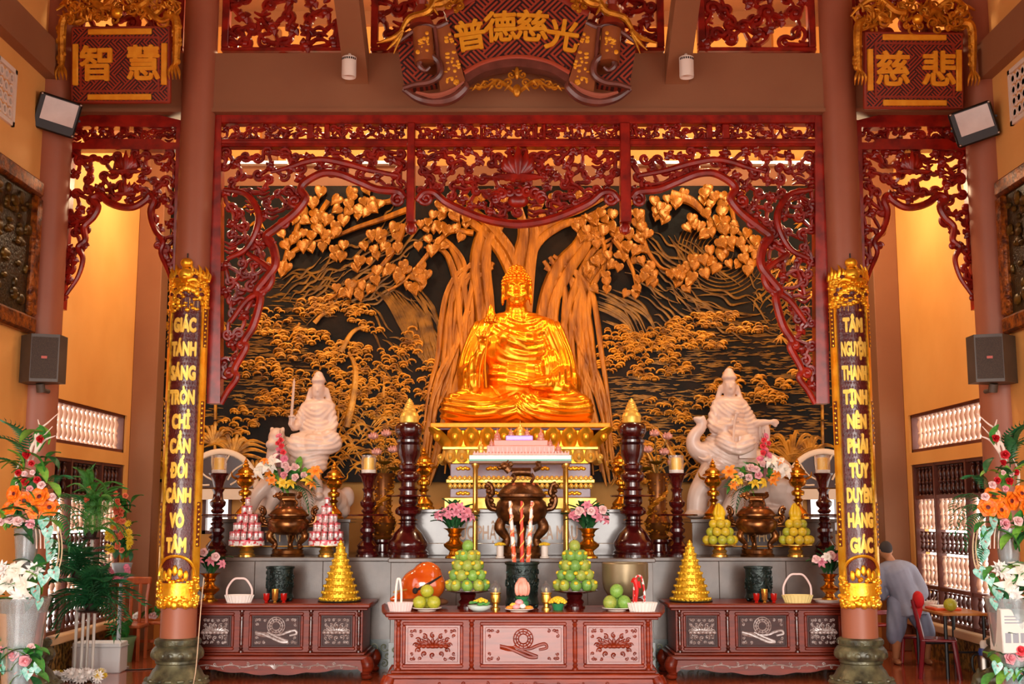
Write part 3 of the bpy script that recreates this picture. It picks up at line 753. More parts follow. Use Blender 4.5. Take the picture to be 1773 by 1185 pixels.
for sx in (1, -1):
    def f(pts): return pts if sx > 0 else [(1796 - x, y) for x, y in pts]
    for pts, n, sp, r in (
        ([(836, 462), (800, 478), (778, 512), (770, 560), (762, 620), (752, 680), (742, 740)], 2, 26, 6),
        ([(846, 455), (818, 472), (800, 510), (795, 560), (790, 620), (776, 680), (764, 750), (755, 820)], 3, 40, 6),
        ([(850, 450), (830, 480), (822, 515), (826, 560), (815, 630), (806, 690)], 2, 28, 6.5),
        ([(812, 540), (790, 600), (765, 650), (748, 700), (738, 770), (732, 830)], 2, 10, 5),
        ([(790, 640), (772, 720), (752, 800), (742, 840)], 2, 14, 5.5),
        ([(785, 560), (782, 640), (760, 690), (745, 730)], 2, 10, 4),
        ([(846, 520), (842, 600), (826, 660), (814, 710)], 2, 20, 6),
        ([(775, 780), (790, 820), (786, 870)], 2, 20, 6)):
        strands(q, f(pts), n, sp, r, -.03, .7)
q.build('root_strands', BARK, mural, kind='stuff')
# --- branches
branches = [[(705, 365), (660, 382), (620, 395), (578, 412), (545, 420)], [(690, 345), (668, 352), (640, 350), (600, 366)], [(700, 390), (690, 420), (668, 455), (640, 480), (600, 500), (570, 520)],
            [(820, 405), (780, 402), (752, 430), (728, 458), (700, 488), (672, 505)], [(570, 350), (555, 375), (558, 410)], [(520, 350), (516, 395), (500, 430), (488, 470)], [(540, 420), (505, 440), (490, 460)],
            [(1165, 345), (1195, 352), (1218, 372), (1238, 392), (1262, 405)], [(1110, 365), (1112, 400), (1118, 430), (1140, 462), (1160, 470)], [(1180, 478), (1200, 460), (1222, 440)], [(1240, 390), (1275, 402), (1300, 425)], [(1262, 345), (1268, 375), (1275, 400)],
            [(1062, 415), (1080, 440), (1095, 470), (1100, 495)], [(1030, 400), (1046, 430), (1042, 470)], [(1010, 375), (1040, 392), (1060, 385)]]
q = M()
for bpts in branches: q.tube2(ML(bpts), [6 * S, 4.5 * S, 2.2 * S], -.05, .8, 7, n=5)
q.tube2(ML([(1160, 340), (1195, 350), (1222, 375), (1242, 395)]), [11 * S, 9 * S, 5 * S, 2 * S], -.06, .6, 8, n=5)
q.build('branches', BARK, mural, kind='stuff')
# --- heart-shaped leaves, each a part
def heart():
    q = M(); out = [(.14, .47), (.3, .46), (.42, .33), (.45, .12), (.37, -.1), (.24, -.28), (.11, -.43), (.03, -.54)]
    cz_ = [.36, .3, .22, .06, -.12, -.29, -.43, -.6]; vs = []; fs = []; n = len(out)
    for i, (w_, z) in enumerate(out):
        for s_ in (-1, -.55, 0, .55, 1):
            k = abs(s_); vs.append((w_ * s_, (0, -.13, -.045)[0 if k == 1 else 1 if k == .55 else 2] * (1 if i < 6 else .5), cz_[i] + (z - cz_[i]) * k))
    for i in range(n - 1):
        for j in range(4): fs.append((i * 5 + j, i * 5 + j + 1, (i + 1) * 5 + j + 1, (i + 1) * 5 + j))
    q.add(vs, fs); return q
lo = heart().build('leaf', LEAFG, mural, sharp=60, fix=True); leafme = lo.data; bpy.data.objects.remove(lo)
lp = []
def leaf(px, py, size, ang):
    if len(lp) >= 296: return
    if any((px - x) ** 2 + (py - y) ** 2 < (8.5) ** 2 for x, y in lp): return
    lp.append((px, py)); x, z = MX(px, py)
    o = bpy.data.objects.new('leaf', leafme); COL.objects.link(o); o.parent = mural
    o.location = (x, -.07 + rm.uniform(-.03, .01), z); s_ = size * S; o.scale = (s_ * 1.02, s_ * .9, s_); o.rotation_euler = (rm.uniform(-.25, .1), ang, rm.uniform(-.35, .35))
clusters = [(515, 385, 30), (550, 375, 30), (590, 355, 34), (620, 350, 30), (648, 345, 30), (560, 400, 34), (585, 400, 30), (520, 420, 36), (500, 425, 24), (545, 425, 26), (582, 430, 30), (605, 370, 24), (490, 460, 22),
            (655, 415, 26), (680, 430, 30), (670, 455, 36), (650, 480, 30), (700, 470, 26), (625, 500, 26), (690, 400, 24), (725, 480, 26), (640, 505, 24), (600, 505, 14), (700, 490, 22), (755, 390, 24), (768, 365, 24), (775, 410, 26), (745, 425, 24), (800, 350, 20), (790, 385, 22), (735, 470, 16),
            (1095, 365, 26), (1105, 395, 26), (1112, 420, 28), (1090, 450, 30), (1110, 465, 30), (1130, 470, 26), (1120, 490, 26), (1100, 505, 20), (1140, 360, 24), (1160, 345, 22), (1150, 375, 14), (1215, 345, 26), (1230, 360, 24), (1245, 345, 20), (1210, 380, 24), (1240, 400, 32), (1265, 410, 32), (1230, 425, 34), (1255, 440, 24), (1285, 415, 28), (1295, 440, 28), (1215, 455, 34), (1200, 470, 30), (1180, 480, 30), (1190, 492, 22), (1235, 460, 24), (1290, 460, 22), (1305, 425, 24), (1165, 480, 16), (1275, 345, 20),
            (1045, 385, 24), (1030, 405, 26), (1050, 420, 28), (1040, 445, 30), (1055, 465, 28), (1075, 440, 22), (1035, 480, 24), (1045, 500, 20), (1062, 400, 22), (1010, 400, 18), (860, 360, 24), (930, 355, 24), (895, 350, 20), (960, 350, 24), (830, 355, 22), (1000, 345, 22)]
for cx, cy, r in clusters:
    for k in range(5):
        leaf(cx + rm.gauss(0, r * .42), cy + rm.gauss(0, r * .4), rm.uniform(17, 26), rm.gauss(0, .38))
# --- mountains: ridge strokes
q = M()
def ridge(p0, p1, n, drop, amp, r=2.2):
    """family of ridge lines from p0 to p1, each lower one shifted by drop"""
    for k in range(n):
        o = np.array(drop, float) * k; a_ = np.array(p0) + o; b_ = np.array(p1) + o; m = 7; pts = []
        t0, t1 = rm.uniform(0, .25), rm.uniform(.7, 1)
        for i in range(m):
            t = t0 + (t1 - t0) * i / (m - 1); p = a_ + (b_ - a_) * t
            pts.append((p[0] + rm.uniform(-3, 3), p[1] - amp * math.sin(t * PI * rm.choice((1.5, 2.2, 3))) * rm.uniform(.4, 1) + rm.uniform(-2, 2)))
        q.tube2(ML(pts), [.5 * S, r * S, r * 1.2 * S, .5 * S], 0, .7, 5, n=4)
ridge((470, 520), (560, 440), 7, (9, 8), 8); ridge((540, 470), (690, 380), 9, (6, 11), 9); ridge((600, 460), (700, 360), 6, (12, 4), 8)
ridge((480, 490), (600, 440), 6, (10, 12), 10); ridge((575, 510), (690, 440), 5, (4, 10), 8)
ridge((1110, 400), (1200, 470), 8, (-4, 10), 7); ridge((1125, 395), (1230, 490), 7, (10, 2), 6); ridge((1105, 510), (1200, 590), 6, (14, -4), 8); ridge((1150, 500), (1290, 545), 6, (6, 9), 10)
ridge((1295, 530), (1350, 455), 9, (7, 8), 7); ridge((1180, 500), (1340, 520), 5, (0, 12), 8); ridge((1300, 470), (1410, 420), 6, (6, 12), 6)
for sx in (1,):
    for k in range(24):
        x0 = rm.uniform(690, 760); y0 = rm.uniform(500, 560)
        q.tube2(ML([(x0 - 30, y0 - 20), (x0, y0 + 20), (x0 + 12, y0 + 60), (x0 + 40, y0 + 100)]), [.6 * S, 3.2 * S, 3 * S, .6 * S], -.005, .7, 5, n=5)
    for k in range(16):
        x0 = rm.uniform(1030, 1090); y0 = rm.uniform(520, 580)
        q.tube2(ML([(x0 - 10, y0 - 20), (x0 + 20, y0 - 8), (x0 + 45, y0 + 10), (x0 + 60, y0 + 40)]), [.6 * S, 3 * S, 2.6 * S, .6 * S], -.005, .7, 5, n=5)
for k in range(10): q.tube2(ML([(640 + k * 9, 500 + k * 3), (668 + k * 8, 520 + k * 4), (690 + k * 6, 560 + k * 5), (716 + k * 5, 610 + k * 5)]), [1 * S, 3.4 * S, 2.5 * S, .8 * S], -.005, .7, 5, n=5)
for _ in range(70):
    x0, y0 = rm.choice(((rm.uniform(470, 700), rm.uniform(370, 540)), (rm.uniform(1105, 1220), rm.uniform(400, 560)), (rm.uniform(1290, 1400), rm.uniform(440, 560)), (rm.uniform(640, 760), rm.uniform(500, 640))))
    a_ = rm.uniform(.3, 1.1) * (-1 if x0 < 700 and y0 < 500 else 1); l = rm.uniform(20, 60)
    q.tube2(ML([(x0, y0), (x0 + l * .35 * math.cos(a_), y0 + l * .35 * math.sin(a_) - 4), (x0 + l * .7 * math.cos(a_), y0 + l * .7 * math.sin(a_) + 3), (x0 + l * math.cos(a_), y0 + l * math.sin(a_))]), [.3 * S, 2.2 * S, 1.6 * S, .3 * S], .004, .7, 5, n=4)
q.build('mountain_ridges', BRZD, mural, kind='stuff')
# --- moon with halo rings
q = M(); x, z = MX(1250, 437); q.ell((x, -.02, z), (13 * S, .05, 13.5 * S), 24, 12); q.build('moon', LEAFG, mural)
q = M()
for k in range(9):
    R_ = (20 + k * 7) * S; a0 = rm.uniform(2.6, 3.4); a1 = a0 + rm.uniform(2.4, 3.6)
    q.tube2([(x + R_ * math.cos(u), z + R_ * math.sin(u)) for u in np.linspace(a0, a1, 26)], [.4 * S, 1.8 * S, .4 * S], .01, .8, 5)
    R_ += 2 * S; a0 = rm.uniform(.1, .5); q.tube2([(x + R_ * math.cos(u), z + R_ * math.sin(u)) for u in np.linspace(a0 + 1.8, a0 + 3.2, 16)], [.4 * S, 1.5 * S, .4 * S], .01, .8, 5)
q.build('halo_rings', BRZD, mural, kind='stuff')
# --- water: short horizontal strokes
q = M()
def water(x0, x1, y0, y1, n, l=(10, 34)):
    for k in range(n):
        px, py = rm.uniform(x0, x1), y0 + (y1 - y0) * (rm.random()); ln = rm.uniform(*l)
        q.tube2(ML([(px, py), (px + ln * .33, py + rm.uniform(-1.5, 1.5)), (px + ln * .66, py + rm.uniform(-1.5, 1.5)), (px + ln, py)]), [.3 * S, 1.35 * S, 1.35 * S, .3 * S], .012, .7, 5)
water(1120, 1410, 555, 760, 620); water(1370, 1500, 500, 760, 130); water(1040, 1130, 650, 740, 120); water(395, 520, 560, 720, 330); water(455, 560, 480, 560, 60); water(280, 380, 560, 800, 60)
q.build('water_ripples', BRZD, mural, kind='stuff')
# --- rocks, pines and foliage clumps: rows of overlapping scales
q = M(); q2 = M()
def clump(q, cx, cy, rx, ry, n, s=(4, 8), flat=.65):
    for k in range(n):
        a = rm.uniform(0, 2 * PI); d = rm.random() ** .6
        x, z = MX(cx + rx * d * math.cos(a), cy + ry * d * math.sin(a)); r = rm.uniform(*s) * S
        pts = [(x + r * math.cos(u), z + r * flat * math.sin(u)) for u in np.linspace(-.3, PI + .3, 7)]
        q.tube2(pts, [r * .18, r * .32, r * .18], -.01 - rm.random() * .03, .9, 5)
        if k % 3 == 0: q.ell((x, 0, z), (r * .7, .035, r * flat * .75), 7, 5)
for cx, cy, rx, ry, n in ((470, 560, 36, 24, 40), (450, 640, 40, 18, 36), (520, 700, 50, 30, 60), (570, 680, 40, 40, 60), (680, 790, 50, 40, 60), (740, 680, 20, 60, 40), (545, 535, 32, 18, 40), (575, 528, 40, 16, 44), (620, 540, 24, 22, 28), (535, 580, 34, 16, 36), (590, 610, 40, 20, 46), (560, 625, 34, 16, 36), (500, 600, 24, 26, 32), (505, 655, 30, 16, 30), (470, 690, 30, 14, 24), (640, 640, 34, 40, 50), (660, 700, 34, 30, 44), (690, 650, 26, 50, 50), (600, 690, 40, 30, 46), (640, 570, 20, 10, 12), (700, 720, 30, 40, 40),
                           (620, 660, 30, 30, 30), (710, 600, 16, 40, 26), (440, 720, 40, 18, 26), (410, 740, 34, 16, 20)): clump(q, cx, cy, rx, ry, n)
for cx, cy, rx, ry, n in ((1230, 600, 40, 8, 24), (1290, 570, 40, 8, 24), (1230, 700, 40, 12, 30), (1240, 780, 50, 30, 60), (1320, 760, 40, 26, 40), (1130, 800, 50, 40, 70), (1070, 590, 36, 28, 54), (1105, 610, 22, 40, 44), (1130, 595, 28, 20, 30), (1055, 630, 26, 20, 30), (1150, 575, 30, 16, 30), (1200, 560, 50, 10, 40), (1240, 548, 50, 9, 34), (1195, 585, 40, 10, 36), (1160, 600, 40, 10, 30), (1160, 625, 14, 26, 26), (1185, 640, 22, 8, 14), (1120, 650, 30, 10, 18),
                           (1270, 655, 16, 26, 26), (1250, 672, 34, 12, 24), (1315, 670, 14, 22, 18), (1340, 690, 22, 12, 16), (1390, 650, 24, 10, 18), (1360, 665, 16, 8, 12), (1300, 690, 24, 8, 12), (1150, 705, 34, 16, 24), (1180, 722, 26, 12, 18), (1180, 760, 26, 20, 20), (1075, 770, 30, 40, 60), (1110, 740, 24, 16, 20), (1060, 735, 24, 12, 20),
                           (290, 790, 30, 26, 24), (1495, 770, 26, 50, 40), (1480, 720, 20, 20, 16)): clump(q2, cx, cy, rx, ry, n)
q.build('pine_foliage', BRZ, mural, kind='stuff'); q2.build('rocks_and_shrubs', BRZ, mural, kind='stuff')
# --- small trees, grass blades, bamboo, broad-leaved plants
q = M()
for pts, r in (([(600, 740), (612, 690), (616, 640), (604, 610)], 6), ([(590, 610), (612, 575), (640, 565)], 4), ([(545, 560), (560, 545), (578, 542)], 3.5), ([(585, 730), (588, 690)], 2), ([(665, 690), (665, 650)], 2), ([(520, 560), (500, 590)], 2), ([(700, 790), (690, 740)], 3), ([(1140, 830), (1120, 780), (1095, 750)], 5), ([(1170, 800), (1150, 760), (1125, 735)], 4)):
    q.tube2(ML(pts), [r * 1.3 * S, r * S, r * .5 * S], -.03, .7, 7, n=5)
for k in range(150):
    x0, y0 = rm.uniform(575, 735), rm.uniform(720, 830); l = rm.uniform(24, 60); d = rm.choice((-1, 1)) * rm.uniform(.5, 1)
    q.tube2(ML([(x0, y0), (x0 + d * l * .4, y0 - l * .35), (x0 + d * l, y0 - l * .35 + rm.uniform(0, 18))]), [.6 * S, 2.6 * S, .4 * S], -.01, .7, 5, n=4)
for k in range(90):
    x0, y0 = rm.uniform(1060, 1230), rm.uniform(770, 850); l = rm.uniform(20, 50); d = rm.choice((-1, 1)) * rm.uniform(.5, 1)
    q.tube2(ML([(x0, y0), (x0 + d * l * .4, y0 - l * .35), (x0 + d * l, y0 - l * .3 + rm.uniform(0, 18))]), [.6 * S, 2.8 * S, .4 * S], -.01, .7, 5, n=4)
for cx, cy, n, L_ in ((405, 790, 16, 70), (370, 770, 10, 60), (1370, 800, 18, 80), (1400, 790, 10, 60), (440, 830, 10, 50), (1330, 830, 10, 40)):
    for k in range(n):
        a = PI * (k + .5) / n + rm.uniform(-.1, .1); l = L_ * rm.uniform(.6, 1)
        q.tube2(ML([(cx, cy), (cx + l * .5 * math.cos(a), cy - l * .65 * math.sin(a)), (cx + l * math.cos(a) * 1.05, cy - l * .75 * math.sin(a) + 10)]), [2 * S, 4 * S, 3 * S, .4 * S], -.02, .6, 5, n=5)
q.build('grass_and_plants', BRZ, mural, kind='stuff')
q = M()
for x0, x1 in ((278, 284), (300, 296), (1505, 1500), (1520, 1524), (372, 376), (1425, 1420)):
    ys = np.linspace(830, 420, 9)
    for k in range(8): q.tube2(ML([(x0 + (x1 - x0) * k / 8, ys[k]), (x0 + (x1 - x0) * (k + 1) / 8, ys[k + 1] + 3)]), [3 * S, 2.4 * S, 2.8 * S], -.01, .8, 6)
for k in range(46):
    side = rm.choice((0, 1, 2, 3)); x0 = (rm.uniform(270, 310), rm.uniform(1495, 1530), rm.uniform(372, 470), rm.uniform(1330, 1420))[side]; y0 = rm.uniform(330 if side > 1 else 430, 640 if side > 1 else 720)
    for j in range(5):
        a = -PI / 2 + rm.uniform(-1.3, 1.3); l = rm.uniform(14, 26)
        q.tube2(ML([(x0, y0), (x0 + l * .5 * math.cos(a), y0 - l * .5 * math.sin(a)), (x0 + l * math.cos(a), y0 - l * math.sin(a))]), [.6 * S, 2.4 * S, .3 * S], -.015, .7, 5)
q.build('bamboo', BRZ, mural, kind='stuff')

# ================================================================== red lacquer openwork
YF = 14.02
def inside(p, poly):
    x, y = p; c = False; n = len(poly)
    for i in range(n):
        x1, y1 = poly[i]; x2, y2 = poly[(i + 1) % n]
        if (y1 > y) != (y2 > y) and x < (x2 - x1) * (y - y1) / (y2 - y1) + x1: c = not c
    return c
def fret(q, poly, s, rt, seed, y=0., leaf=.3, seg=6):
    """scrolling vines filling a polygon (local XZ): linked spirals with buds and leaves"""
    rr = random.Random(seed); xs = [p[0] for p in poly]; zs = [p[1] for p in poly]; pts = []
    for k in range(4000):
        p = (rr.uniform(min(xs), max(xs)), rr.uniform(min(zs), max(zs)))
        if inside(p, poly) and all((p[0] - a) ** 2 + (p[1] - b_) ** 2 > s * s for a, b_ in pts): pts.append(p)
    for i, p in enumerate(pts):
        near = sorted(pts, key=lambda o: (o[0] - p[0]) ** 2 + (o[1] - p[1]) ** 2)[1:4]
        yy = y + rr.uniform(-.03, .03); sg = rr.choice((-1, 1))
        t0 = near[0] if near else p
        a0 = math.atan2(t0[1] - p[1], t0[0] - p[0]) + sg * .6
        kind = rr.random()
        if kind < .62: curl(q, p[0], p[1], s * rr.uniform(.42, .6), rr.uniform(.9, 1.4), a0, sg, rt * rr.uniform(.8, 1.15), yy, 1.1, seg, tail=t0)
        elif kind < .62 + leaf:
            for j in range(4):
                a = a0 + j * PI / 2 + rr.uniform(-.4, .4)
                q.tube2([(p[0], p[1]), (p[0] + s * .3 * math.cos(a + .3), p[1] + s * .3 * math.sin(a + .3)), (p[0] + s * .62 * math.cos(a), p[1] + s * .62 * math.sin(a))], [rt * .8, rt * 1.5, rt * .3], yy - .02, .8, seg, n=3)
            q.ell((p[0], yy - .02, p[1]), (rt * 1.6, rt * 1.4, rt * 1.6), 7, 5)
        else:
            for j in range(3): q.tube2(catmull([(p[0] - s * .6, p[1] + (j - 1) * rt * 2), (p[0], p[1] + (j - 1) * rt * 2 + s * .25 * sg), (p[0] + s * .6, p[1] + (j - 1) * rt * 1.6)], 4), [rt * .4, rt * .9, rt * .4], yy - .01 * j, 1, seg)
        for t1 in near[1:]:
            if rr.random() < .75 and (t1[0] - p[0]) ** 2 + (t1[1] - p[1]) ** 2 < (s * 2.2) ** 2:
                m = ((p[0] + t1[0]) / 2 + rr.uniform(-.25, .25) * s, (p[1] + t1[1]) / 2 + rr.uniform(-.25, .25) * s)
                q.tube2([p, m, t1], [rt * .7, rt * 1.05, rt * .7], yy, 1.1, seg, n=4)
def lotus(q, x, z, s, y):
    for k in range(-3, 4):
        a = k * .33; h = s * (1.25 - .16 * abs(k))
        pts = [(x, z), (x + h * .5 * math.sin(a) * 1.5, z + h * .5), (x + h * math.sin(a), z + h * math.cos(a * .7))]
        q.tube2(pts, [s * .12, s * .22, s * .02], y - .06 + .012 * abs(k), .5, 8, n=4)
    for k in range(-3, 4): q.tube2([(x, z), (x + k * s * .22, z - s * .22 + abs(k) * s * .05), (x + k * s * .34, z - s * .08)], [s * .1, s * .14, s * .02], y - .06, .6, 6, n=4)

# ---- the great gate
g0 = P(897, 690, YF)
def GL(pts):
    r = []
    for x, y in pts:
        p = P(x, y, YF); r.append((p.x - g0.x, p.z - g0.z))
    return r
gate = thing('carved_gate', 'wide red lacquered openwork arch of vines hanging under the main beam', 'carved screen', (g0.x, YF, g0.z))
def pbar(q, x0, x1, y0, y1, t=.09, b_=.012):
    (xa, za), (xb, zb) = GL([(x0, y1), (x1, y0)]); q.cbox(xa, xb, -t, t, za, zb, b_)
def mp(pts): return [(1794 - x, y) for x, y in pts]
for nm, (x0, x1, y0, y1) in (('top_rail', (368, 1426, 198, 217)), ('middle_rail', (385, 1409, 243, 257)), ('hanging_post', (704, 720, 216, 388)), ('hanging_post', (1074, 1090, 216, 388))):
    q = M(); pbar(q, x0, x1, y0, y1, .08 if nm != 'hanging_post' else .1)
    if nm == 'middle_rail': pbar(q, x0, x1, 246, 254, .093)
    if nm == 'hanging_post':
        (xc, zc), = GL([((x0 + x1) / 2, 388)]); q.lathe([(.0, -.14), (.06, -.11), (.075, -.05), (.05, 0), (.07, .02), (.06, .05)], 14, (xc, 0, zc))
    q.build(nm, LACQB, gate)
for sx in (0, 1):
    f = (lambda p: p) if not sx else mp
    q = M(); (xa, za), (xb, zb), (xc, zc), (xd, zd) = GL(f([(361, 700), (384, 700), (386, 205), (368, 205)]))
    q.prism([(xa, za), (xb, zb), (xc, zc), (xd, zd)], -.09, .09); q.build('side_post', LACQB, gate)
    for x0, x1, y0, y1 in ((532, 545, 217, 243), (562, 572, 217, 243)):
        q = M(); pp = f([(x0, y0), (x1, y0)]); pbar(q, min(pp[0][0], pp[1][0]), max(pp[0][0], pp[1][0]), y0, y1, .06); q.build('frieze_stile', LACQB, gate)
    # frieze row
    q = M()
    for j, (x0, x1) in enumerate(((388, 530), (574, 702), (546, 561))):
        fret(q, GL(f([(x0, 219), (x1, 219), (x1, 241), (x0, 241)])), .085, .019, 30 + j + sx * 7)
    q.build('frieze_carving', LACQ, gate, kind='stuff')
    # hanging side fretwork
    low = [(384, 700), (396, 678), (412, 655), (408, 640), (427, 604), (424, 592), (440, 565), (452, 520), (446, 505), (462, 484), (478, 460), (474, 430), (462, 412), (478, 398), (504, 378), (520, 362), (530, 345), (522, 330), (532, 316), (560, 302), (590, 304), (625, 318), (655, 330), (690, 334), (702, 345)]
    q = M(); q.tube2(GL(catmull(f(low), 5)), [.035, .05, .055, .05, .05], -.05, 1, 8)
    for cx, cy, r, a0, sg in ((690, 348, 12, 1.6, 1), (512, 350, 13, .2, -1), (492, 388, 9, 0, -1), (470, 420, 8, 0, -1), (455, 508, 9, 0, 1), (400, 648, 9, 0, 1), (420, 600, 7, 0, 1)):
        (x, z), = GL(f([(cx, cy)])); curl(q, x, z, r * .0068, 1.4, a0 if not sx else PI - a0, sg * (1 if not sx else -1), .03, -.06, 1, 8)
    arch = [(470, 300), (500, 292), (530, 282), (560, 278), (600, 285), (640, 296), (690, 306)]
    q.tube2(GL(catmull(f(arch), 5)), [.02, .04, .045, .03], -.04, 1, 8)
    q.tube2(GL(catmull(f([(390, 330), (430, 340), (450, 380), (430, 430), (395, 450)]), 5)), [.03, .045, .03], -.05, 1, 8)
    q.tube2(GL(catmull(f([(430, 440), (470, 470), (465, 500), (430, 520), (400, 560)]), 5)), [.03, .045, .03], -.05, 1, 8)
    q.build('edge_scroll', LACQB, gate)
    q = M(); poly = [(387, 262), (702, 262), (702, 338), (650, 322), (600, 300), (555, 296), (525, 312), (518, 345), (496, 372), (470, 392), (455, 415), (468, 440), (470, 462), (452, 488), (440, 520), (430, 560), (415, 595), (402, 640), (388, 680)]
    fret(q, GL(f(poly)), .125, .026, 50 + sx, 0, .3); q.build('vine_carving', LACQ, gate, kind='stuff')
# centre pendant
low = [(722, 350), (734, 336), (752, 336), (772, 352), (800, 366), (830, 378), (860, 386), (897, 390), (934, 386), (964, 378), (994, 366), (1022, 352), (1042, 336), (1060, 336), (1072, 350)]
q = M(); q.tube2(GL(catmull(low, 5)), [.04, .05, .055, .05, .04], -.05, 1, 8)
for cx, sg in ((738, 1), (1056, -1)):
    (x, z), = GL([(cx, 346)]); curl(q, x, z, .09, 1.5, 1.6, sg, .03, -.06, 1, 8)
q.build('edge_scroll', LACQB, gate)
q = M(); fret(q, GL([(724, 262), (1070, 262), (1070, 334), (1020, 345), (960, 368), (897, 382), (830, 368), (770, 345), (724, 334)]), .115, .026, 71, 0, .35)
for j, (x0, x1) in enumerate(((724, 830), (838, 924), (932, 1070))): fret(q, GL([(x0, 219), (x1, 219), (x1, 241), (x0, 241)]), .085, .018, 80 + j)
q.build('vine_carving', LACQ, gate, kind='stuff')
for x in (834, 928, 942): q = M(); pbar(q, x - 3, x + 3, 217, 243, .05); q.build('frieze_stile', LACQB, gate)
q = M(); (x, z), = GL([(897, 308)]); lotus(q, x, z, .3, -.05); (x, z), = GL([(897, 350)])
for k in range(9):
    a = PI * k / 8; curl(q, x + .28 * math.cos(a), z + .1 * math.sin(a), .07, 1.1, a, 1 if k < 4 else -1, .026, -.1, 1, 7)
q.ell((x, -.06, z), (.13, .07, .09), 14, 8); q.build('lotus_carving', LACQB, gate)

# ---- the two side gates
def side_gate(sx, label):
    f = (lambda p: p) if not sx else (lambda pts: [(1797 - x, y) for x, y in pts])
    (cx0, cz0), = [(P(f([(215, 530)])[0][0], 530, YF).x, P(215, 530, YF).z)]
    def SL(pts):
        r = []
        for x, y in f(pts):
            p = P(x, y, YF); r.append((p.x - cx0, p.z - cz0))
        return r
    t = thing('side_carved_gate', label, 'carved screen', (cx0, YF, cz0), 'carved screens over the side bays')
    def bar(nm, pts, th=.08):
        q = M(); q.prism(SL(pts), -th, th); q.build(nm, LACQB, t)
    bar('top_rail', [(126, 222), (126, 210), (160, 202), (275, 202), (316, 212), (316, 224)])
    bar('middle_rail', [(122, 262), (122, 252), (150, 250), (160, 244), (280, 244), (290, 250), (314, 250), (314, 262)])
    bar('side_post', [(104, 536), (111, 536), (131, 212), (121, 212)], .087)
    bar('side_post', [(302, 500), (309, 500), (318, 212), (309, 212)], .087)
    q = M(); q.tube2(SL(catmull([(112, 520), (122, 505), (138, 480), (146, 450), (138, 430), (150, 418), (148, 395), (164, 378), (172, 360), (162, 346), (176, 340), (190, 352), (212, 360), (235, 360), (255, 348), (262, 340), (268, 350), (262, 370), (270, 400), (284, 420), (280, 440), (292, 470), (302, 500)], 5)), [.02, .04, .045, .045, .04, .02], -.05, 1, 8)
    for cx, cy, r in ((150, 428, 6), (276, 428, 6), (168, 352, 9), (262, 348, 8), (116, 518, 4)):
        (x, z), = SL([(cx, cy)]); curl(q, x, z, r * .0068, 1.2, 0, 1, .026, -.06, 1, 7)
    q.build('edge_scroll', LACQB, t)
    q = M(); fret(q, SL([(134, 224), (308, 224), (308, 242), (134, 242)]), .085, .02, 90 + sx)
    fret(q, SL([(128, 264), (308, 264), (306, 480), (290, 460), (276, 420), (264, 380), (262, 345), (245, 340), (215, 352), (190, 342), (172, 340), (160, 380), (144, 410), (136, 450), (116, 505)]), .12, .026, 95 + sx)
    q.build('vine_carving', LACQ, t, kind='stuff')
    q = M(); (x, z), = SL([(222, 300)]); lotus(q, x, z, .2, -.06); (x, z), = SL([(222, 325)]); lotus(q, x, z - .1, .14, -.06); q.build('lotus_carving', LACQB, t)
side_gate(0, 'narrow red lacquered openwork arch over the left side bay')
side_gate(1, 'narrow red lacquered openwork arch over the right side bay')

# ---- frieze panels above the beam
def frieze(x0, x1, label, seed, n):
    c0 = P((x0 + x1) / 2, 91, YF); a_, b_ = P(x0, 91, YF).x - c0.x, P(x1, 91, YF).x - c0.x
    t = thing('frieze_panel', label, 'carved screen', (c0.x, YF, c0.z), 'carved panels above the beam')
    H = 1.3
    for (xa, xb, za, zb) in ((a_, b_, 0, .05), (a_, b_, H - .06, H)):
        q = M(); q.cbox(xa, xb, -.06, .06, za, zb, .01); q.build('rail', LACQ, t)
    for (xa, xb) in ((a_, a_ + .09), (b_ - .09, b_)):
        q = M(); q.cbox(xa, xb, -.06, .06, .05, H - .06, .01); q.build('stile', LACQ, t)
    q = M(); fret(q, [(a_ + .09, .06), (b_ - .09, .06), (b_ - .09, H - .1), (a_ + .09, H - .1)], .17, .035, seed, 0, .25); q.build('vine_carving', LACQ, t, kind='stuff')
frieze(384, 596, 'red openwork panel above the beam between left column and left rafter', 101, 1)
frieze(1208, 1412, 'red openwork panel above the beam between right rafter and right column', 102, 1)
frieze(642, 1150, 'wide red openwork panel above the beam behind the scroll signboard', 103, 1)
frieze(126, 318, 'red openwork panel above the beam behind the left name plaque', 104, 1)
frieze(1470, 1668, 'red openwork panel above the beam behind the right name plaque', 105, 1)
# ================================================================== granite tiers
GRAN = mat('granite_grey', '#4a3c34', '#68574d', 3.2, .25, coat=.1, spec=.35, bump=.03, bscale=60, pos=(.3, .7))
GRANL = mat('granite_pale', '#68605e', '#7a7371', 3, .2, coat=.3, pos=(.3, .7))
BANDG = mat('band_green', '#16201a', '#22302a', 4, .3, coat=.3)
BANDL = mat('band_relief', '#5e6350', '#7a7c62', 9, .4)
LZ = P(886, 967, 14.9).z             # top of the lower tier
YC, YSD = 14.85, 15.25
def slabs(name, label, x0, x1, y0, y1, z0, z1, m, n=1, nose=.03, cat='altar'):
    """stone tier: cladding slabs with open joints, a nosing slab on top"""
    xc = (x0 + x1) / 2; t = thing(name, label, cat, (xc, y0, z0)); w_ = (x1 - x0); H = z1 - z0
    q = M(); q.box(-w_ / 2 + .02, w_ / 2 - .02, .02, y1 - y0, 0, H - .04); q.build('core', m, t)
    for i in range(n):
        q = M(); q.cbox(-w_ / 2 + w_ * i / n + .002, -w_ / 2 + w_ * (i + 1) / n - .002, 0, .03, 0, H - .05, .004); q.build('slab', m, t)
    q = M(); q.cbox(-w_ / 2 - nose, w_ / 2 + nose, -nose, y1 - y0, H - .05, H, .008); q.build('top_slab', m, t)
    return t, w_, H
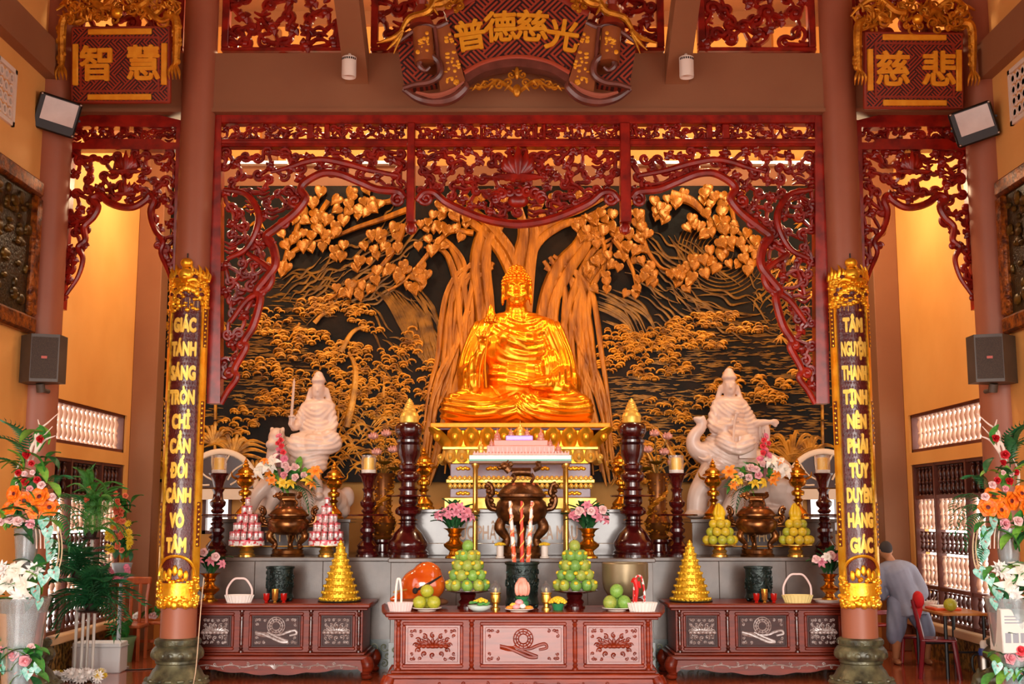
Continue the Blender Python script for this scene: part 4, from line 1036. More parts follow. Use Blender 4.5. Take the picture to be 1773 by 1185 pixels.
xc0, xc1 = XA(676, YC, 1), XA(1131, YC, 1)
xl0, xl1 = XA(322, YSD, 1), xc0 - .035; xr0, xr1 = xc1 + .035, XA(1478, YSD, 1)
def wave_band(t, w_, seed):
    q = M(); q.box(-w_ / 2 - .012, w_ / 2 + .012, -.015, .03, 0, .36); o = q.build('green_band', BANDG, t)
    q = M(); rr = random.Random(seed); n = int(w_ / .13)
    for i in range(n):
        for j in range(3): curl(q, -w_ / 2 + (i + .5 + .3 * (j % 2)) * w_ / n, .07 + j * .1, rr.uniform(.05, .065), 1, rr.uniform(0, 6), rr.choice((-1, 1)), .011, -.02, .8, 5)
    q.build('wave_relief', BANDL, o, kind='stuff')
for nm, a_, b_, ya, yb, n, sd, lab in (('granite_tier', xl0, xl1, YSD, 17.5, 3, 1, 'lower grey granite altar tier on the left with a carved green wave band'), ('granite_tier', xr0, xr1, YSD, 17.5, 3, 2, 'lower grey granite altar tier on the right with a carved green wave band'), ('granite_tier', xc0, xc1, YC, 17.5, 4, 3, 'middle grey granite altar tier projecting behind the front table')):
    t, w_, H = slabs(nm, lab, a_, b_, ya, yb, 0, LZ, GRAN, n); wave_band(t, w_, sd)
UZ = P(490, 899, 16.0).z; CZ = P(900, 882, 15.9).z
def plinth(px0, px1, py, Y, label, m, words, tx, name='granite_plinth'):
    x0, x1 = XA(px0, Y, LZ), XA(px1, Y, LZ); z1 = P(886, py, Y).z
    t, w_, H = slabs(name, label, x0, x1, Y, 17.45, LZ, z1, m, 1, .02, 'plinth')
    return t, w_, H
for px0, px1, words, lab in ((374, 604, 'BỒ TÁT VĂN THÙ', 'grey granite plinth under the white lion rider statue'), (1199, 1448, 'BỒ TÁT PHỔ HIỀN', 'grey granite plinth under the white elephant rider statue')):
    t, w_, H = plinth(px0, px1, 899, 16.0, lab, GRAN, words, 0)
    xo = (XA(500 if px0 < 900 else 1311, 16, 1.6) - t.location.x); W2 = 72 * MP(16)
    q = M(); q.cbox(xo - W2, xo + W2, -.025, 0, .1, .39, .008); pl = q.build('name_plate', mat('plate_brown', '#3a1c12', rough=.4), t)
    q = M()
    for z in (.115, .375): q.box(xo - W2 + .02, xo + W2 - .02, -.029, -.02, z - .005, z + .005)
    q.build('plate_line', GOLDP, pl, kind='stuff')
    me = text_mesh(words, .17, .006, .003, sx=.72); me.transform(Matrix.Diagonal((1, 1, 1.15, 1)))
    wd = max(v.co.x for v in me.vertices) * 2
    for v in me.vertices: v.co.x *= (2 * W2 - .1) / wd
    link('letters', me, mat('letter_pale', '#d9b77a', rough=.4), pl, (xo, -.03, .235))
t, w_, H = plinth(716, 1092, 882, 15.9, 'pale granite plinth under the golden lotus throne with raised lettering', GRANL, '', 0)
q = M(); q.cbox(-w_ / 2 - .01, w_ / 2 + .01, -.05, 0, 0, .16, .01); q.build('plinth_step', GRANL, t)
me = text_mesh('ĐỨC PHẬT THÍCH CA MÂU NI', .2, .008, .004, sx=.62); wd = max(v.co.x for v in me.vertices) - min(v.co.x for v in me.vertices)
for v in me.vertices: v.co.x *= 238 * MP(15.9) / wd; v.co.z *= 1.25
link('letters', me, mat('letter_pink_gold', '#cfa98a', rough=.4), t, (XA(903, 15.9, 1.7) - t.location.x, -.012, P(0, 924, 15.9).z - LZ))

# ================================================================== lotus throne
YT = 16.05; cx = P(901, 733, YT).x; zt = lambda py: P(901, py, YT).z - CZ
th = thing('lotus_throne', 'golden lotus throne with big petals and cloud medallions on pale plinth', 'throne', (cx, YT, CZ))
k_ = MP(YT) * 1.01; D = 1.3
MAUVE = mat('throne_mauve', '#8a7484', '#a08a96', 4, .35)
GOLDY = mat('gold_cream', '#e0b040', '#f4d070', 8, .35, metal=.45)
def tier(nm, hw, y0, y1, m, dy=0., bev=.01):
    q = M(); q.cbox(-hw * k_, hw * k_, dy, D - dy, zt(y1), zt(y0), bev); return q.build(nm, m, th)
tier('base_course', 130, 862, 882, GOLDY, 0); tier('mauve_panel', 120, 846, 862, MAUVE, .05)
tier('gold_course', 127, 830, 837, GOLDY, 0); tier('mauve_panel', 120, 803, 831, MAUVE, .05)
tier('core_block', 118, 742, 803, GOLD, .1); tier('purple_course', 142, 740, 745, mat('throne_purple', '#5a2038', rough=.4), .05)
tier('top_slab', 154, 733, 741, GOLDP, -.04)
q = M()
for (yy, sg) in ((829, 1), (838, -1)):
    n = 30
    for i in range(n):
        x = (-124 + 248 * (i + .5) / n) * k_; q.ell((x, .02, zt(yy + (0 if sg > 0 else 4))), (.034, .03, .04), 8, 5)
q.build('scallops', GOLDY, th, kind='stuff')
for yy, xs in ((812, (-98, -47, 38, 86, 100)), (855, (-98, -46, 40, 92))):
    for x in xs:
        q = M(); 
        for j in range(5): q.ell(((x + (j - 2) * 4) * k_, .04, zt(yy) + .012 * (j % 2)), (.035, .02, .024), 8, 5)
        q.build('cloud_medallion', GOLD, th)
def petal_mesh(w_, h, out, dn=False):
    """broad petal with a raised oval boss, flaring outwards at the tip"""
    q = M(); n, m = 8, 7; vs = []; fs = []
    for i in range(m + 1):
        u = i / m; z = h * u; wd = w_ / 2 * (math.sin(PI * (.18 + .62 * u)) ** .6); 
        if u > .86: wd *= 1 - (u - .86) * 3.2
        for j in range(n + 1):
            s_ = -1 + 2 * j / n; vs.append((wd * s_, -out * u ** 1.3 - .06 * (1 - s_ * s_), z))
    for i in range(m):
        for j in range(n): fs.append((i * (n + 1) + j, i * (n + 1) + j + 1, (i + 1) * (n + 1) + j + 1, (i + 1) * (n + 1) + j))
    q.add(vs, fs)
    q.ell((0, -out * .5 - .055, h * .58), (w_ * .2, .05, h * .27), 12, 8, R=Matrix.Rotation(math.atan2(out, h) * -1, 3, 'X') if False else None)
    o = q.build('petal', GOLD, th); me = o.data; bpy.data.objects.remove(o)
    if dn: me.transform(Matrix.Diagonal((1, 1, -1, 1))); me.flip_normals()
    return me
def put(me, x, y, z, rz=0, m=None):
    o = bpy.data.objects.new('petal', me); COL.objects.link(o); o.parent = th; o.location = (x, y, z); o.rotation_euler = (0, 0, rz)
big = petal_mesh(28 * k_, zt(742) - zt(776), .2)
for i in range(9): put(big, (-112 + i * 28) * k_, .12, zt(776))
for sg in (-1, 1):
    cm = petal_mesh(34 * k_, zt(741) - zt(776), .3); put(cm, sg * 126 * k_, .16, zt(776), sg * .7)
    for i in range(5): put(big, sg * 122 * k_, .3 + i * .2, zt(776), sg * PI / 2)
low = petal_mesh(20 * k_, zt(776) - zt(800), .07, True)
low.materials.clear(); low.materials.append(GOLDY)
for i in range(13): put(low, (-120 + i * 20) * k_, .1, zt(777))
for sg in (-1, 1):
    for i in range(5): put(low, sg * 126 * k_, .2 + i * .2, zt(777), sg * PI / 2)
tier('petal_cap', 134, 773, 779, GOLDY, .02)

# ================================================================== golden Buddha
zb = P(901, 733, 16.1).z
bu = thing('buddha_statue', 'golden seated Buddha statue raising a lotus on the lotus throne', 'statue', (P(895, 733, 16.7).x, 16.75, zb))
BUG = mat('buddha_gold', '#e08a0e', '#ee9c18', 3, .27, metal=.85, coat=.15)
q = M()
q.ell((0, -.05, .12), (1.0, .62, .2), 28, 12)
for s in (-1, 1):
    limb(q, [(s * .25, .15, .3), (s * .62, -.12, .3), (s * .86, -.25, .24)], [.26, .27, .2], 16)
    limb(q, [(s * .86, -.25, .22), (s * .5, -.5, .2), (s * .05, -.6, .2)], [.2, .17, .14], 16)
    q.ell((s * .9, -.15, .2), (.17, .28, .2), 16, 10)
q.ell((0, .12, .62), (.46, .34, .5), 20, 14); q.ell((0, .12, 1.08), (.5, .32, .44), 20, 14)
q.ell((0, .13, 1.32), (.56, .25, .2), 20, 12); q.ell((0, .02, 1.2), (.34, .27, .22), 16, 12)
q.tube([(0, .1, 1.4), (0, .08, 1.75)], [.19, .135], 16)
for s in (-1, 1):
    limb(q, [(0, .1, 1.56), (s * .25, .12, 1.47), (s * .46, .12, 1.36)], [.13, .15, .18], 14)
    limb(q, [(s * .5, .12, 1.33), (s * .62, .1, 1.05), (s * .7, .03, .74)], [.19, .17, .16], 14)
limb(q, [(.7, .02, .72), (.5, -.3, .58), (.22, -.44, .53)], [.17, .14, .08], 14)
q.ell((.48, .05, .8), (.2, .2, .3), 14, 10); q.ell((.72, .02, .58), (.19, .26, .27), 14, 10); q.ell((.55, -.2, .5), (.25, .24, .16), 14, 10)
limb(q, [(-.69, .02, .74), (-.62, -.22, .72), (-.5, -.4, .98)], [.16, .15, .075], 14)
q.ell((-.68, -.08, .56), (.15, .24, .26), 14, 10); q.ell((-.58, -.24, .6), (.13, .15, .24), 14, 10)
# raised hand
q.ell((-.47, -.44, 1.08), (.075, .04, .095), 12, 8)
for j in range(4):
    x = -.53 + j * .04; l = (.12, .15, .16, .13)[j]
    q.tube([(x, -.44, 1.14), (x + .004, -.47, 1.14 + l * .6), (x + .012, -.51, 1.14 + l * .75), (x + .018, -.53, 1.14 + l * .55)], [.021, .02, .018, .013], 8, n=4)
q.tube([(-.41, -.45, 1.05), (-.37, -.5, 1.1), (-.385, -.53, 1.16)], [.026, .022, .014], 8, n=4)
# hand resting in the lap, palm up
q.ell((.1, -.48, .53), (.12, .085, .035), 12, 8)
for j in range(4): q.tube([(.02, -.53 + j * .035, .54), (-.07, -.535 + j * .034, .55), (-.14, -.53 + j * .03, .54)], [.02, .019, .013], 8, n=4)
q.tube([(.1, -.42, .55), (.04, -.4, .6), (.0, -.42, .62)], [.024, .02, .014], 8, n=4)
q.ell((.14, -.55, .34), (.22, .1, .08), 12, 8)
# head
q.ell((0, .05, 1.95), (.182, .215, .25), 24, 18); q.ell((0, -.0, 1.82), (.15, .175, .15), 20, 14); q.ell((0, -.12, 1.735), (.06, .05, .045), 12, 8)
q.tube([(0, -.155, 2.0), (0, -.195, 1.93), (0, -.215, 1.885)], [.018, .024, .03], 10); q.ell((.028, -.185, 1.88), (.02, .025, .016), 8, 6); q.ell((-.028, -.185, 1.88), (.02, .025, .016), 8, 6)
for s in (-1, 1):
    q.ell((s * .078, -.132, 1.955), (.046, .026, .016), 12, 8)
    q.tube([(s * .02, -.165, 1.995), (s * .08, -.168, 2.02), (s * .145, -.125, 1.99)], [.012, .013, .008], 8, n=4)
    q.ell((s * .1, -.12, 1.86), (.055, .05, .055), 10, 8)
    q.ell((s * .197, .04, 1.93), (.026, .055, .09), 10, 8); q.ell((s * .2, .035, 1.81), (.026, .04, .1), 10, 8)
q.tube([(-.06, -.165, 1.822), (-.025, -.19, 1.814), (0, -.193, 1.817), (.025, -.19, 1.814), (.06, -.165, 1.822)], [.006, .014, .013, .014, .006], 8)
q.tube([(-.05, -.165, 1.8), (0, -.188, 1.788), (.05, -.165, 1.8)], [.006, .016, .006], 8, n=4)
me = remesh(q, .0155, 3, .5)
def sharp(p): return 1 - np.abs(np.sin(p)) ** .7 * 2
def bfold(co, nr):
    x, y, z = co[:, 0], co[:, 1], co[:, 2]; d = np.zeros(len(co))
    front = np.clip(-nr[:, 1] * 2 + .4, 0, 1)
    wob = .05 * np.sin(x * 5 + z * 3) + .03 * np.sin(z * 11 - x * 6)
    rho = np.hypot((x - .16) * .95, (z - 1.82)) + wob * .6 + .06 * np.clip(x - .1, 0, 1)
    mt = np.clip((z - .5) / .08, 0, 1) * np.clip((1.55 - z) / .05, 0, 1)
    hand = np.clip((np.hypot(x + .46, z - 1.15) - .17) / .05, 0, 1); lap = np.where((z > .46) & (z < .66) & (y < -.36) & (np.abs(x) < .26), 0, 1)
    chest = np.clip((.46 - np.abs(x)) / .12, 0, 1); sl = 1 - chest
    amp = .0075 + .004 * np.sin(x * 4 + z * 5)
    d += amp * np.sin(rho * 2 * PI / .098) * mt * hand * lap * chest * np.clip(front + .3, 0, 1)
    d += .007 * np.sin((np.abs(x) * 1.0 + z * .22 + .05 * np.sin(z * 5)) * 2 * PI / .085) * mt * hand * sl
    d += .006 * np.sin((x * .8 + z * .35) * 2 * PI / .07) * mt * np.clip((x - .2) / .1, 0, 1) * np.clip((z - 1.2) / .15, 0, 1)
    r2 = np.hypot((np.abs(x) - .55) * .62, z - 1.0) + wob * .35
    ml = np.clip((.47 - z) / .06, 0, 1) * np.clip((np.abs(x) - .22) / .1, 0, 1)
    d += (.012 + .006 * np.sin(x * 5)) * np.sin(r2 * 2 * PI / .085) * ml
    r3 = x * np.sign(x + .02) * .55 + z * .8 + wob
    mc_ = np.clip((.47 - z) / .06, 0, 1) * np.clip((.3 - np.abs(x)) / .1, 0, 1)
    d += .010 * np.sin(r3 * 2 * PI / .075) * mc_
    nk = np.clip((z - 1.55) / .02, 0, 1) * np.clip((1.68 - z) / .02, 0, 1); d += .003 * np.sin(z * 2 * PI / .05) * nk
    return d
displace(me, bfold)
for v in me.vertices:
    if v.co.z < 0: v.co.z = 0
link('body', me, BUG, bu)
q = M(); q.ell((0, .085, 2.03), (.195, .22, .19), 22, 14); q.ell((0, .1, 2.2), (.11, .12, .1), 16, 10)
rr = random.Random(2)
for ring, (z0, n) in enumerate(((1.9, 20), (1.945, 22), (1.99, 24), (2.035, 24), (2.08, 22), (2.125, 20), (2.165, 16), (2.2, 12), (2.235, 10), (2.27, 8), (2.295, 4))):
    for i in range(n):
        a = 2 * PI * (i + .5 * (ring % 2)) / n
        if z0 < 2.17: f = math.sqrt(max(0, 1 - ((z0 - 2.03) / .2) ** 2)); x, y = .2 * f * math.cos(a), .085 + .225 * f * math.sin(a)
        else: f = math.sqrt(max(0, 1 - ((z0 - 2.2) / .105) ** 2)); x, y = .115 * f * math.cos(a), .1 + .125 * f * math.sin(a)
        if y < -.02 and z0 < 2.06: continue
        q.ell((x, y, z0), .026, 7, 5)
q.ell((0, -.115, 2.16), .025, 8, 6)
q.build('hair_curls', BUG, bu, kind='stuff')
q = M(); q.tube([(-.36, -.5, 1.4), (-.4, -.52, 1.2), (-.42, -.52, 1.05), (-.44, -.5, .8), (-.42, -.46, .5)], .014, 8, n=5); q.tube([(-.42, -.52, 1.05), (-.5, -.5, .8), (-.52, -.45, .5)], .012, 8, n=5)
q.build('lotus_stem', BUG, bu)
q = M(); q.lathe([(0, -.02), (.05, .0), (.075, .06), (.065, .14), (.03, .22), (0, .27)], 14, (-.36, -.5, 1.38))
for r_ in range(5):
    for i in range(9):
        a = 2 * PI * (i + .5 * (r_ % 2)) / 9; R_ = .078 - .012 * r_; q.ell((-.36 + R_ * math.cos(a), -.5 + R_ * math.sin(a), 1.41 + r_ * .036), (.02, .02, .028), 6, 5)
for i in range(6):
    a = PI + PI * i / 5; q.tube([(-.47, -.5, 1.16), (-.47 + .06 * math.cos(a), -.53, 1.2), (-.47 + .1 * math.cos(a), -.55, 1.24 + .04 * math.sin(-a))], [.012, .022, .004], 6, n=3)
q.build('lotus_bud', BUG, bu)

# ================================================================== white marble riders
MARB = mat('white_marble', '#d0b6a8', '#dcc6ba', 2, .36, bump=.04, coat=.1)
def bod(q, base, sc, seat_z):
    """head, crown and torso of a seated bodhisattva; base = x of the axis"""
    x = base; z = seat_z
    q.ell((x, 0, z + .2), (.24 * sc, .2 * sc, .24 * sc), 16, 12); q.ell((x, .01, z + .42 * sc), (.22 * sc, .16 * sc, .2 * sc), 16, 12)
    q.ell((x, .02, z + .55 * sc), (.25 * sc, .13 * sc, .1 * sc), 16, 10); q.tube([(x, .02, z + .55 * sc), (x, .01, z + .74 * sc)], [.09 * sc, .065 * sc], 12)
    hz = z + .78 * sc
    q.ell((x, 0, hz), (.095 * sc, .11 * sc, .14 * sc), 16, 12); q.ell((x, -.02, hz - .07 * sc), (.07 * sc, .085 * sc, .07 * sc), 12, 10)
    q.tube([(x, -.1 * sc, hz + .02 * sc), (x, -.125 * sc, hz - .04 * sc)], [.01 * sc, .018 * sc], 8)
    for s in (-1, 1):
        q.ell((x + s * .04 * sc, -.088 * sc, hz + .015 * sc), (.026 * sc, .016 * sc, .01 * sc), 8, 6); q.ell((x + s * .1 * sc, .01, hz - .03 * sc), (.018 * sc, .03 * sc, .07 * sc), 8, 6)
        q.tube([(x + s * .015 * sc, -.1 * sc, hz + .04 * sc), (x + s * .075 * sc, -.085 * sc, hz + .045 * sc)], .008 * sc, 6)
        q.tube([(x + s * .1 * sc, .04, hz + .02), (x + s * .15 * sc, .05, hz - .15 * sc), (x + s * .2 * sc, .04, hz - .3 * sc)], [.04 * sc, .04 * sc, .03 * sc], 8, n=3)
    q.ell((x, -.095 * sc, hz - .075 * sc), (.03 * sc, .014 * sc, .009 * sc), 8, 6); q.ell((x, -.09 * sc, hz - .1 * sc), (.024 * sc, .016 * sc, .012 * sc), 8, 6)
    q.ell((x, .0, hz + .12 * sc), (.105 * sc, .12 * sc, .05 * sc), 14, 8); q.lathe([(.1 * sc, 0), (.09 * sc, .04 * sc), (.07 * sc, .07 * sc), (.055 * sc, .11 * sc), (.025 * sc, .135 * sc), (0, .14 * sc)], 14, (x, .01, hz + .12 * sc))
    return hz
def hand(q, p, d, sc=1., curl_=.5):
    """small hand: palm, four fingers, thumb; d = (dx,dy,dz) pointing direction"""
    p = Vector(p); d = Vector(d).normalized(); s = d.cross(Vector((0, -1, .2))).normalized(); u = s.cross(d).normalized()
    q.ell(p, .042 * sc, 10, 8)
    for j in range(4):
        o = p + s * (.024 * (j - 1.5)) * sc; l = (.08, .1, .1, .08)[j] * sc
        q.tube([o, o + d * l * .6, o + d * l * (1 - .2 * curl_) - u * l * .5 * curl_], [.015 * sc, .014 * sc, .01 * sc], 7, n=3)
    q.tube([p + s * .03 * sc, p + s * .06 * sc + d * .03 * sc, p + s * .055 * sc + d * .07 * sc], [.016 * sc, .014 * sc, .01 * sc], 7, n=3)
def robe(cx_, cz_, w_, amp):
    def fn(co, nr):
        x, z = co[:, 0], co[:, 2]; r = np.hypot((x - cx_) * 1.2, z - cz_) + .03 * np.sin(x * 9 + z * 7)
        return amp * np.sin(r * 2 * PI / w_) * np.clip((cz_ - .2 - z) / .08, 0, 1) * np.clip((z - .55) / .1, 0, 1) * np.clip((.42 - np.abs(x - bx)) / .08, 0, 1)
    return fn
# --- left rider on a lion
c5 = lambda x, y: ((x - 560) * .00192, (1090 - y) * .00192)
s1 = thing('white_marble_statue', 'white marble bodhisattva holding up a sword, seated on a crouching lion', 'statue', (P(400 + 560 / 4.233, 897, 16.7).x, 16.7, UZ))
q = M(); bx, bz = c5(618, 560); hz = bod(q, bx, 1.02, bz)
def pt(x, y, d): a_, b_ = c5(x, y); return (a_, d, b_)
limb(q, [pt(520, 300, 0), pt(480, 400, -.08), pt(462, 440, -.22)], [.085, .075, .05], 12)
limb(q, [pt(462, 440, -.22), pt(452, 410, -.3)], [.05, .04], 10); hand(q, pt(455, 392, -.3), (0, -.2, 1), 1, 1)
limb(q, [pt(705, 300, 0), pt(735, 400, -.03), pt(735, 460, -.12)], [.085, .075, .06], 12)
limb(q, [pt(735, 460, -.12), pt(680, 480, -.26)], [.06, .045], 10); hand(q, pt(655, 482, -.28), (-1, -.2, .1), 1, .6)
q.ell(pt(620, 530, -.05), (.36, .3, .17), 18, 12)
limb(q, [pt(640, 540, -.1), pt(740, 520, -.3), pt(770, 560, -.3)], [.15, .13, .11], 12); limb(q, [pt(770, 560, -.3), pt(690, 600, -.42), pt(640, 620, -.42)], [.11, .1, .08], 12)
limb(q, [pt(570, 550, -.1), pt(500, 560, -.36), pt(600, 690, -.42), pt(670, 880, -.42)], [.15, .15, .12, .075], 12); q.ell(pt(680, 935, -.48), (.07, .13, .05), 12, 8)
limb(q, [pt(620, 600, -.3), pt(640, 700, -.36)], [.24, .17], 14); q.ell(pt(540, 640, -.22), (.18, .22, .25), 14, 10)
# lion
q.ell(pt(600, 960, .0), (.5, .3, .24), 18, 12); q.ell(pt(760, 980, .0), (.2, .28, .2), 14, 10); q.ell(pt(360, 850, -.02), (.23, .28, .27), 16, 12)
limb(q, [pt(380, 820, -.02), pt(350, 660, -.08), pt(340, 560, -.12)], [.24, .19, .14], 14)
q.ell(pt(335, 510, -.15), (.12, .17, .15), 14, 10); q.ell(pt(310, 560, -.28), (.08, .1, .07), 12, 8); q.ell(pt(312, 590, -.24), (.06, .09, .03), 10, 6)
for s in (-1, 1): q.ell(pt(335 + s * 40, 450, -.12), (.035, .03, .05), 8, 6); q.ell(pt(322 + s * 22, 520, -.29), (.02, .02, .018), 8, 6)
for i in range(14):
    a = i * .9; q.ell(pt(345 + 62 * math.cos(a), 520 + i * 16, -.06 + .12 * math.sin(a)), .05, 8, 6)
for y0, xx in ((-.26, 180), (.1, 220), (-.2, 300)):
    limb(q, [pt(300, 830, y0 * .7), pt(xx + 40, 920, y0), pt(xx, 1010, y0)], [.14, .095, .075], 12); q.ell(pt(xx - 18, 1058, y0 - .05), (.11, .13, .06), 12, 8)
limb(q, [pt(740, 940, -.24), pt(690, 1010, -.34), pt(600, 1060, -.36)], [.17, .12, .07], 12); q.ell(pt(560, 1065, -.4), (.12, .09, .05), 12, 8)
limb(q, [pt(800, 1000, .1), pt(850, 960, .05), pt(845, 900, .0), pt(800, 930, -.05)], [.07, .09, .09, .04], 10)
q.ell(pt(820, 1030, 0), (.1, .15, .12), 10, 8)
me = remesh(q, .016, 3); displace(me, robe(bx, bz + .75, .07, .007)); 
for v in me.vertices:
    if v.co.z < 0: v.co.z = 0
link('body', me, MARB, s1); s1.scale = (.98, .98, .985)
q = M(); a_, b_ = c5(455, 380); x1, z1 = c5(468, 85)
q.tube([(a_, -.33, b_ - .08), (a_, -.33, b_ + .03)], .02, 8); q.ell((a_, -.33, b_ + .04), (.05, .03, .015), 8, 5)
q.add([(a_ - .02, -.33, b_ + .04), (a_, -.342, b_ + .04), (a_ + .02, -.33, b_ + .04), (a_, -.318, b_ + .04), (x1 - .016, -.33, z1 - .04), (x1, -.342, z1 - .04), (x1 + .016, -.33, z1 - .04), (x1, -.318, z1 - .04), (x1, -.33, z1 + .02)], [(0, 1, 5, 4), (1, 2, 6, 5), (2, 3, 7, 6), (3, 0, 4, 7), (4, 5, 8), (5, 6, 8), (6, 7, 8), (7, 4, 8), (3, 2, 1, 0)])
q.build('sword', MARB, s1)
# --- right rider on an elephant
c6 = lambda x, y: ((x - 470) * .00192, (1120 - y) * .00192)
def pt(x, y, d): a_, b_ = c6(x, y); return (a_, d, b_)
s2 = thing('white_marble_statue', 'white marble bodhisattva with a sceptre riding an elephant with raised trunk', 'statue', (P(1180 + 470 / 4.233, 895, 16.7).x, 16.7, UZ))
q = M(); bx, bz = c6(375, 580); hz = bod(q, bx, 1.05, bz)
limb(q, [pt(275, 320, 0), pt(240, 420, -.05), pt(235, 470, -.12)], [.09, .08, .065], 12); limb(q, [pt(235, 470, -.12), pt(300, 470, -.28), pt(355, 440, -.32)], [.065, .055, .04], 10); hand(q, pt(368, 432, -.33), (.4, -.1, 1), 1, 1)
limb(q, [pt(480, 320, 0), pt(520, 400, .0), pt(545, 430, -.03)], [.09, .08, .06], 12); limb(q, [pt(545, 430, -.03), pt(600, 425, -.14), pt(650, 425, -.2)], [.06, .05, .035], 10); hand(q, pt(665, 425, -.21), (1, -.1, -.1), 1, .3)
limb(q, [pt(480, 350, .05), pt(520, 450, .04), pt(530, 560, .02)], [.13, .14, .12], 12); q.ell(pt(630, 500, -.02), (.07, .1, .18), 10, 8)
q.ell(pt(380, 570, -.05), (.3, .28, .17), 18, 12)
limb(q, [pt(340, 560, -.1), pt(300, 570, -.34), pt(340, 620, -.42)], [.15, .13, .09], 12); limb(q, [pt(420, 560, -.1), pt(460, 580, -.34), pt(400, 630, -.42)], [.15, .13, .09], 12)
# elephant
q.ell(pt(530, 830, .0), (.55, .36, .42), 22, 16); q.ell(pt(690, 850, .0), (.3, .34, .36), 18, 12); q.ell(pt(330, 740, -.02), (.32, .3, .28), 18, 12)
q.ell(pt(245, 640, -.08), (.25, .24, .19), 18, 12); q.ell(pt(250, 560, -.06), (.14, .16, .1), 12, 8)
q.tube([pt(180, 650, -.12), pt(110, 620, -.16), pt(82, 565, -.18), pt(100, 510, -.2), pt(138, 470, -.2), pt(150, 430, -.2), pt(130, 395, -.2)], [.17, .13, .1, .085, .075, .07, .085], 14, n=5)
q.ell(pt(125, 400, -.2), (.09, .08, .035), 12, 8)
for s in (-1, 1): q.tube([pt(200, 690, -.14 + s * .14), pt(150, 700, -.2 + s * .14), pt(100, 680, -.24 + s * .12)], [.04, .03, .012], 8, n=4)
q.ell(pt(330, 660, -.3), (.15, .04, .2), 14, 10); q.ell(pt(205, 620, -.27), (.022, .02, .022), 8, 6)
limb(q, [pt(240, 780, -.16), pt(160, 880, -.2), pt(110, 960, -.2), pt(95, 1060, -.2)], [.22, .18, .15, .14], 14); q.ell(pt(85, 1090, -.22), (.16, .18, .06), 14, 8)
limb(q, [pt(330, 850, .14), pt(300, 980, .14), pt(280, 1080, .14)], [.2, .15, .15], 14)
limb(q, [pt(420, 900, -.2), pt(380, 1000, -.24), pt(330, 1080, -.26)], [.22, .17, .15], 14); q.ell(pt(330, 1090, -.28), (.2, .2, .06), 14, 8)
limb(q, [pt(700, 880, -.14), pt(770, 980, -.16), pt(790, 1080, -.16)], [.27, .18, .15], 14); limb(q, [pt(640, 900, .16), pt(620, 1080, .16)], [.22, .16], 14)
q.ell(pt(500, 1060, 0), (.75, .34, .1), 20, 8)
q.tube([pt(815, 800, .05), pt(840, 880, .03), pt(830, 980, 0)], [.04, .03, .04], 8, n=4)
me = remesh(q, .016, 3); displace(me, robe(bx + .1, bz + .8, .065, .0075))
for v in me.vertices:
    if v.co.z < 0: v.co.z = 0
link('body', me, MARB, s2); s2.scale = (.98, .98, .985)
q = M(); q.tube([pt(350, 640, -.42), pt(358, 540, -.4), pt(372, 430, -.37), pt(388, 375, -.37)], [.014, .016, .018, .026], 8, n=4); q.ell(pt(392, 365, -.37), (.035, .025, .03), 10, 8); q.build('sceptre', MARB, s2)
q = M(); q.box(-.12, .12, -.02, .0, 0, .3, TR(*pt(460, 690, -.37))); q.build('saddle_cloth', MARB, s2)
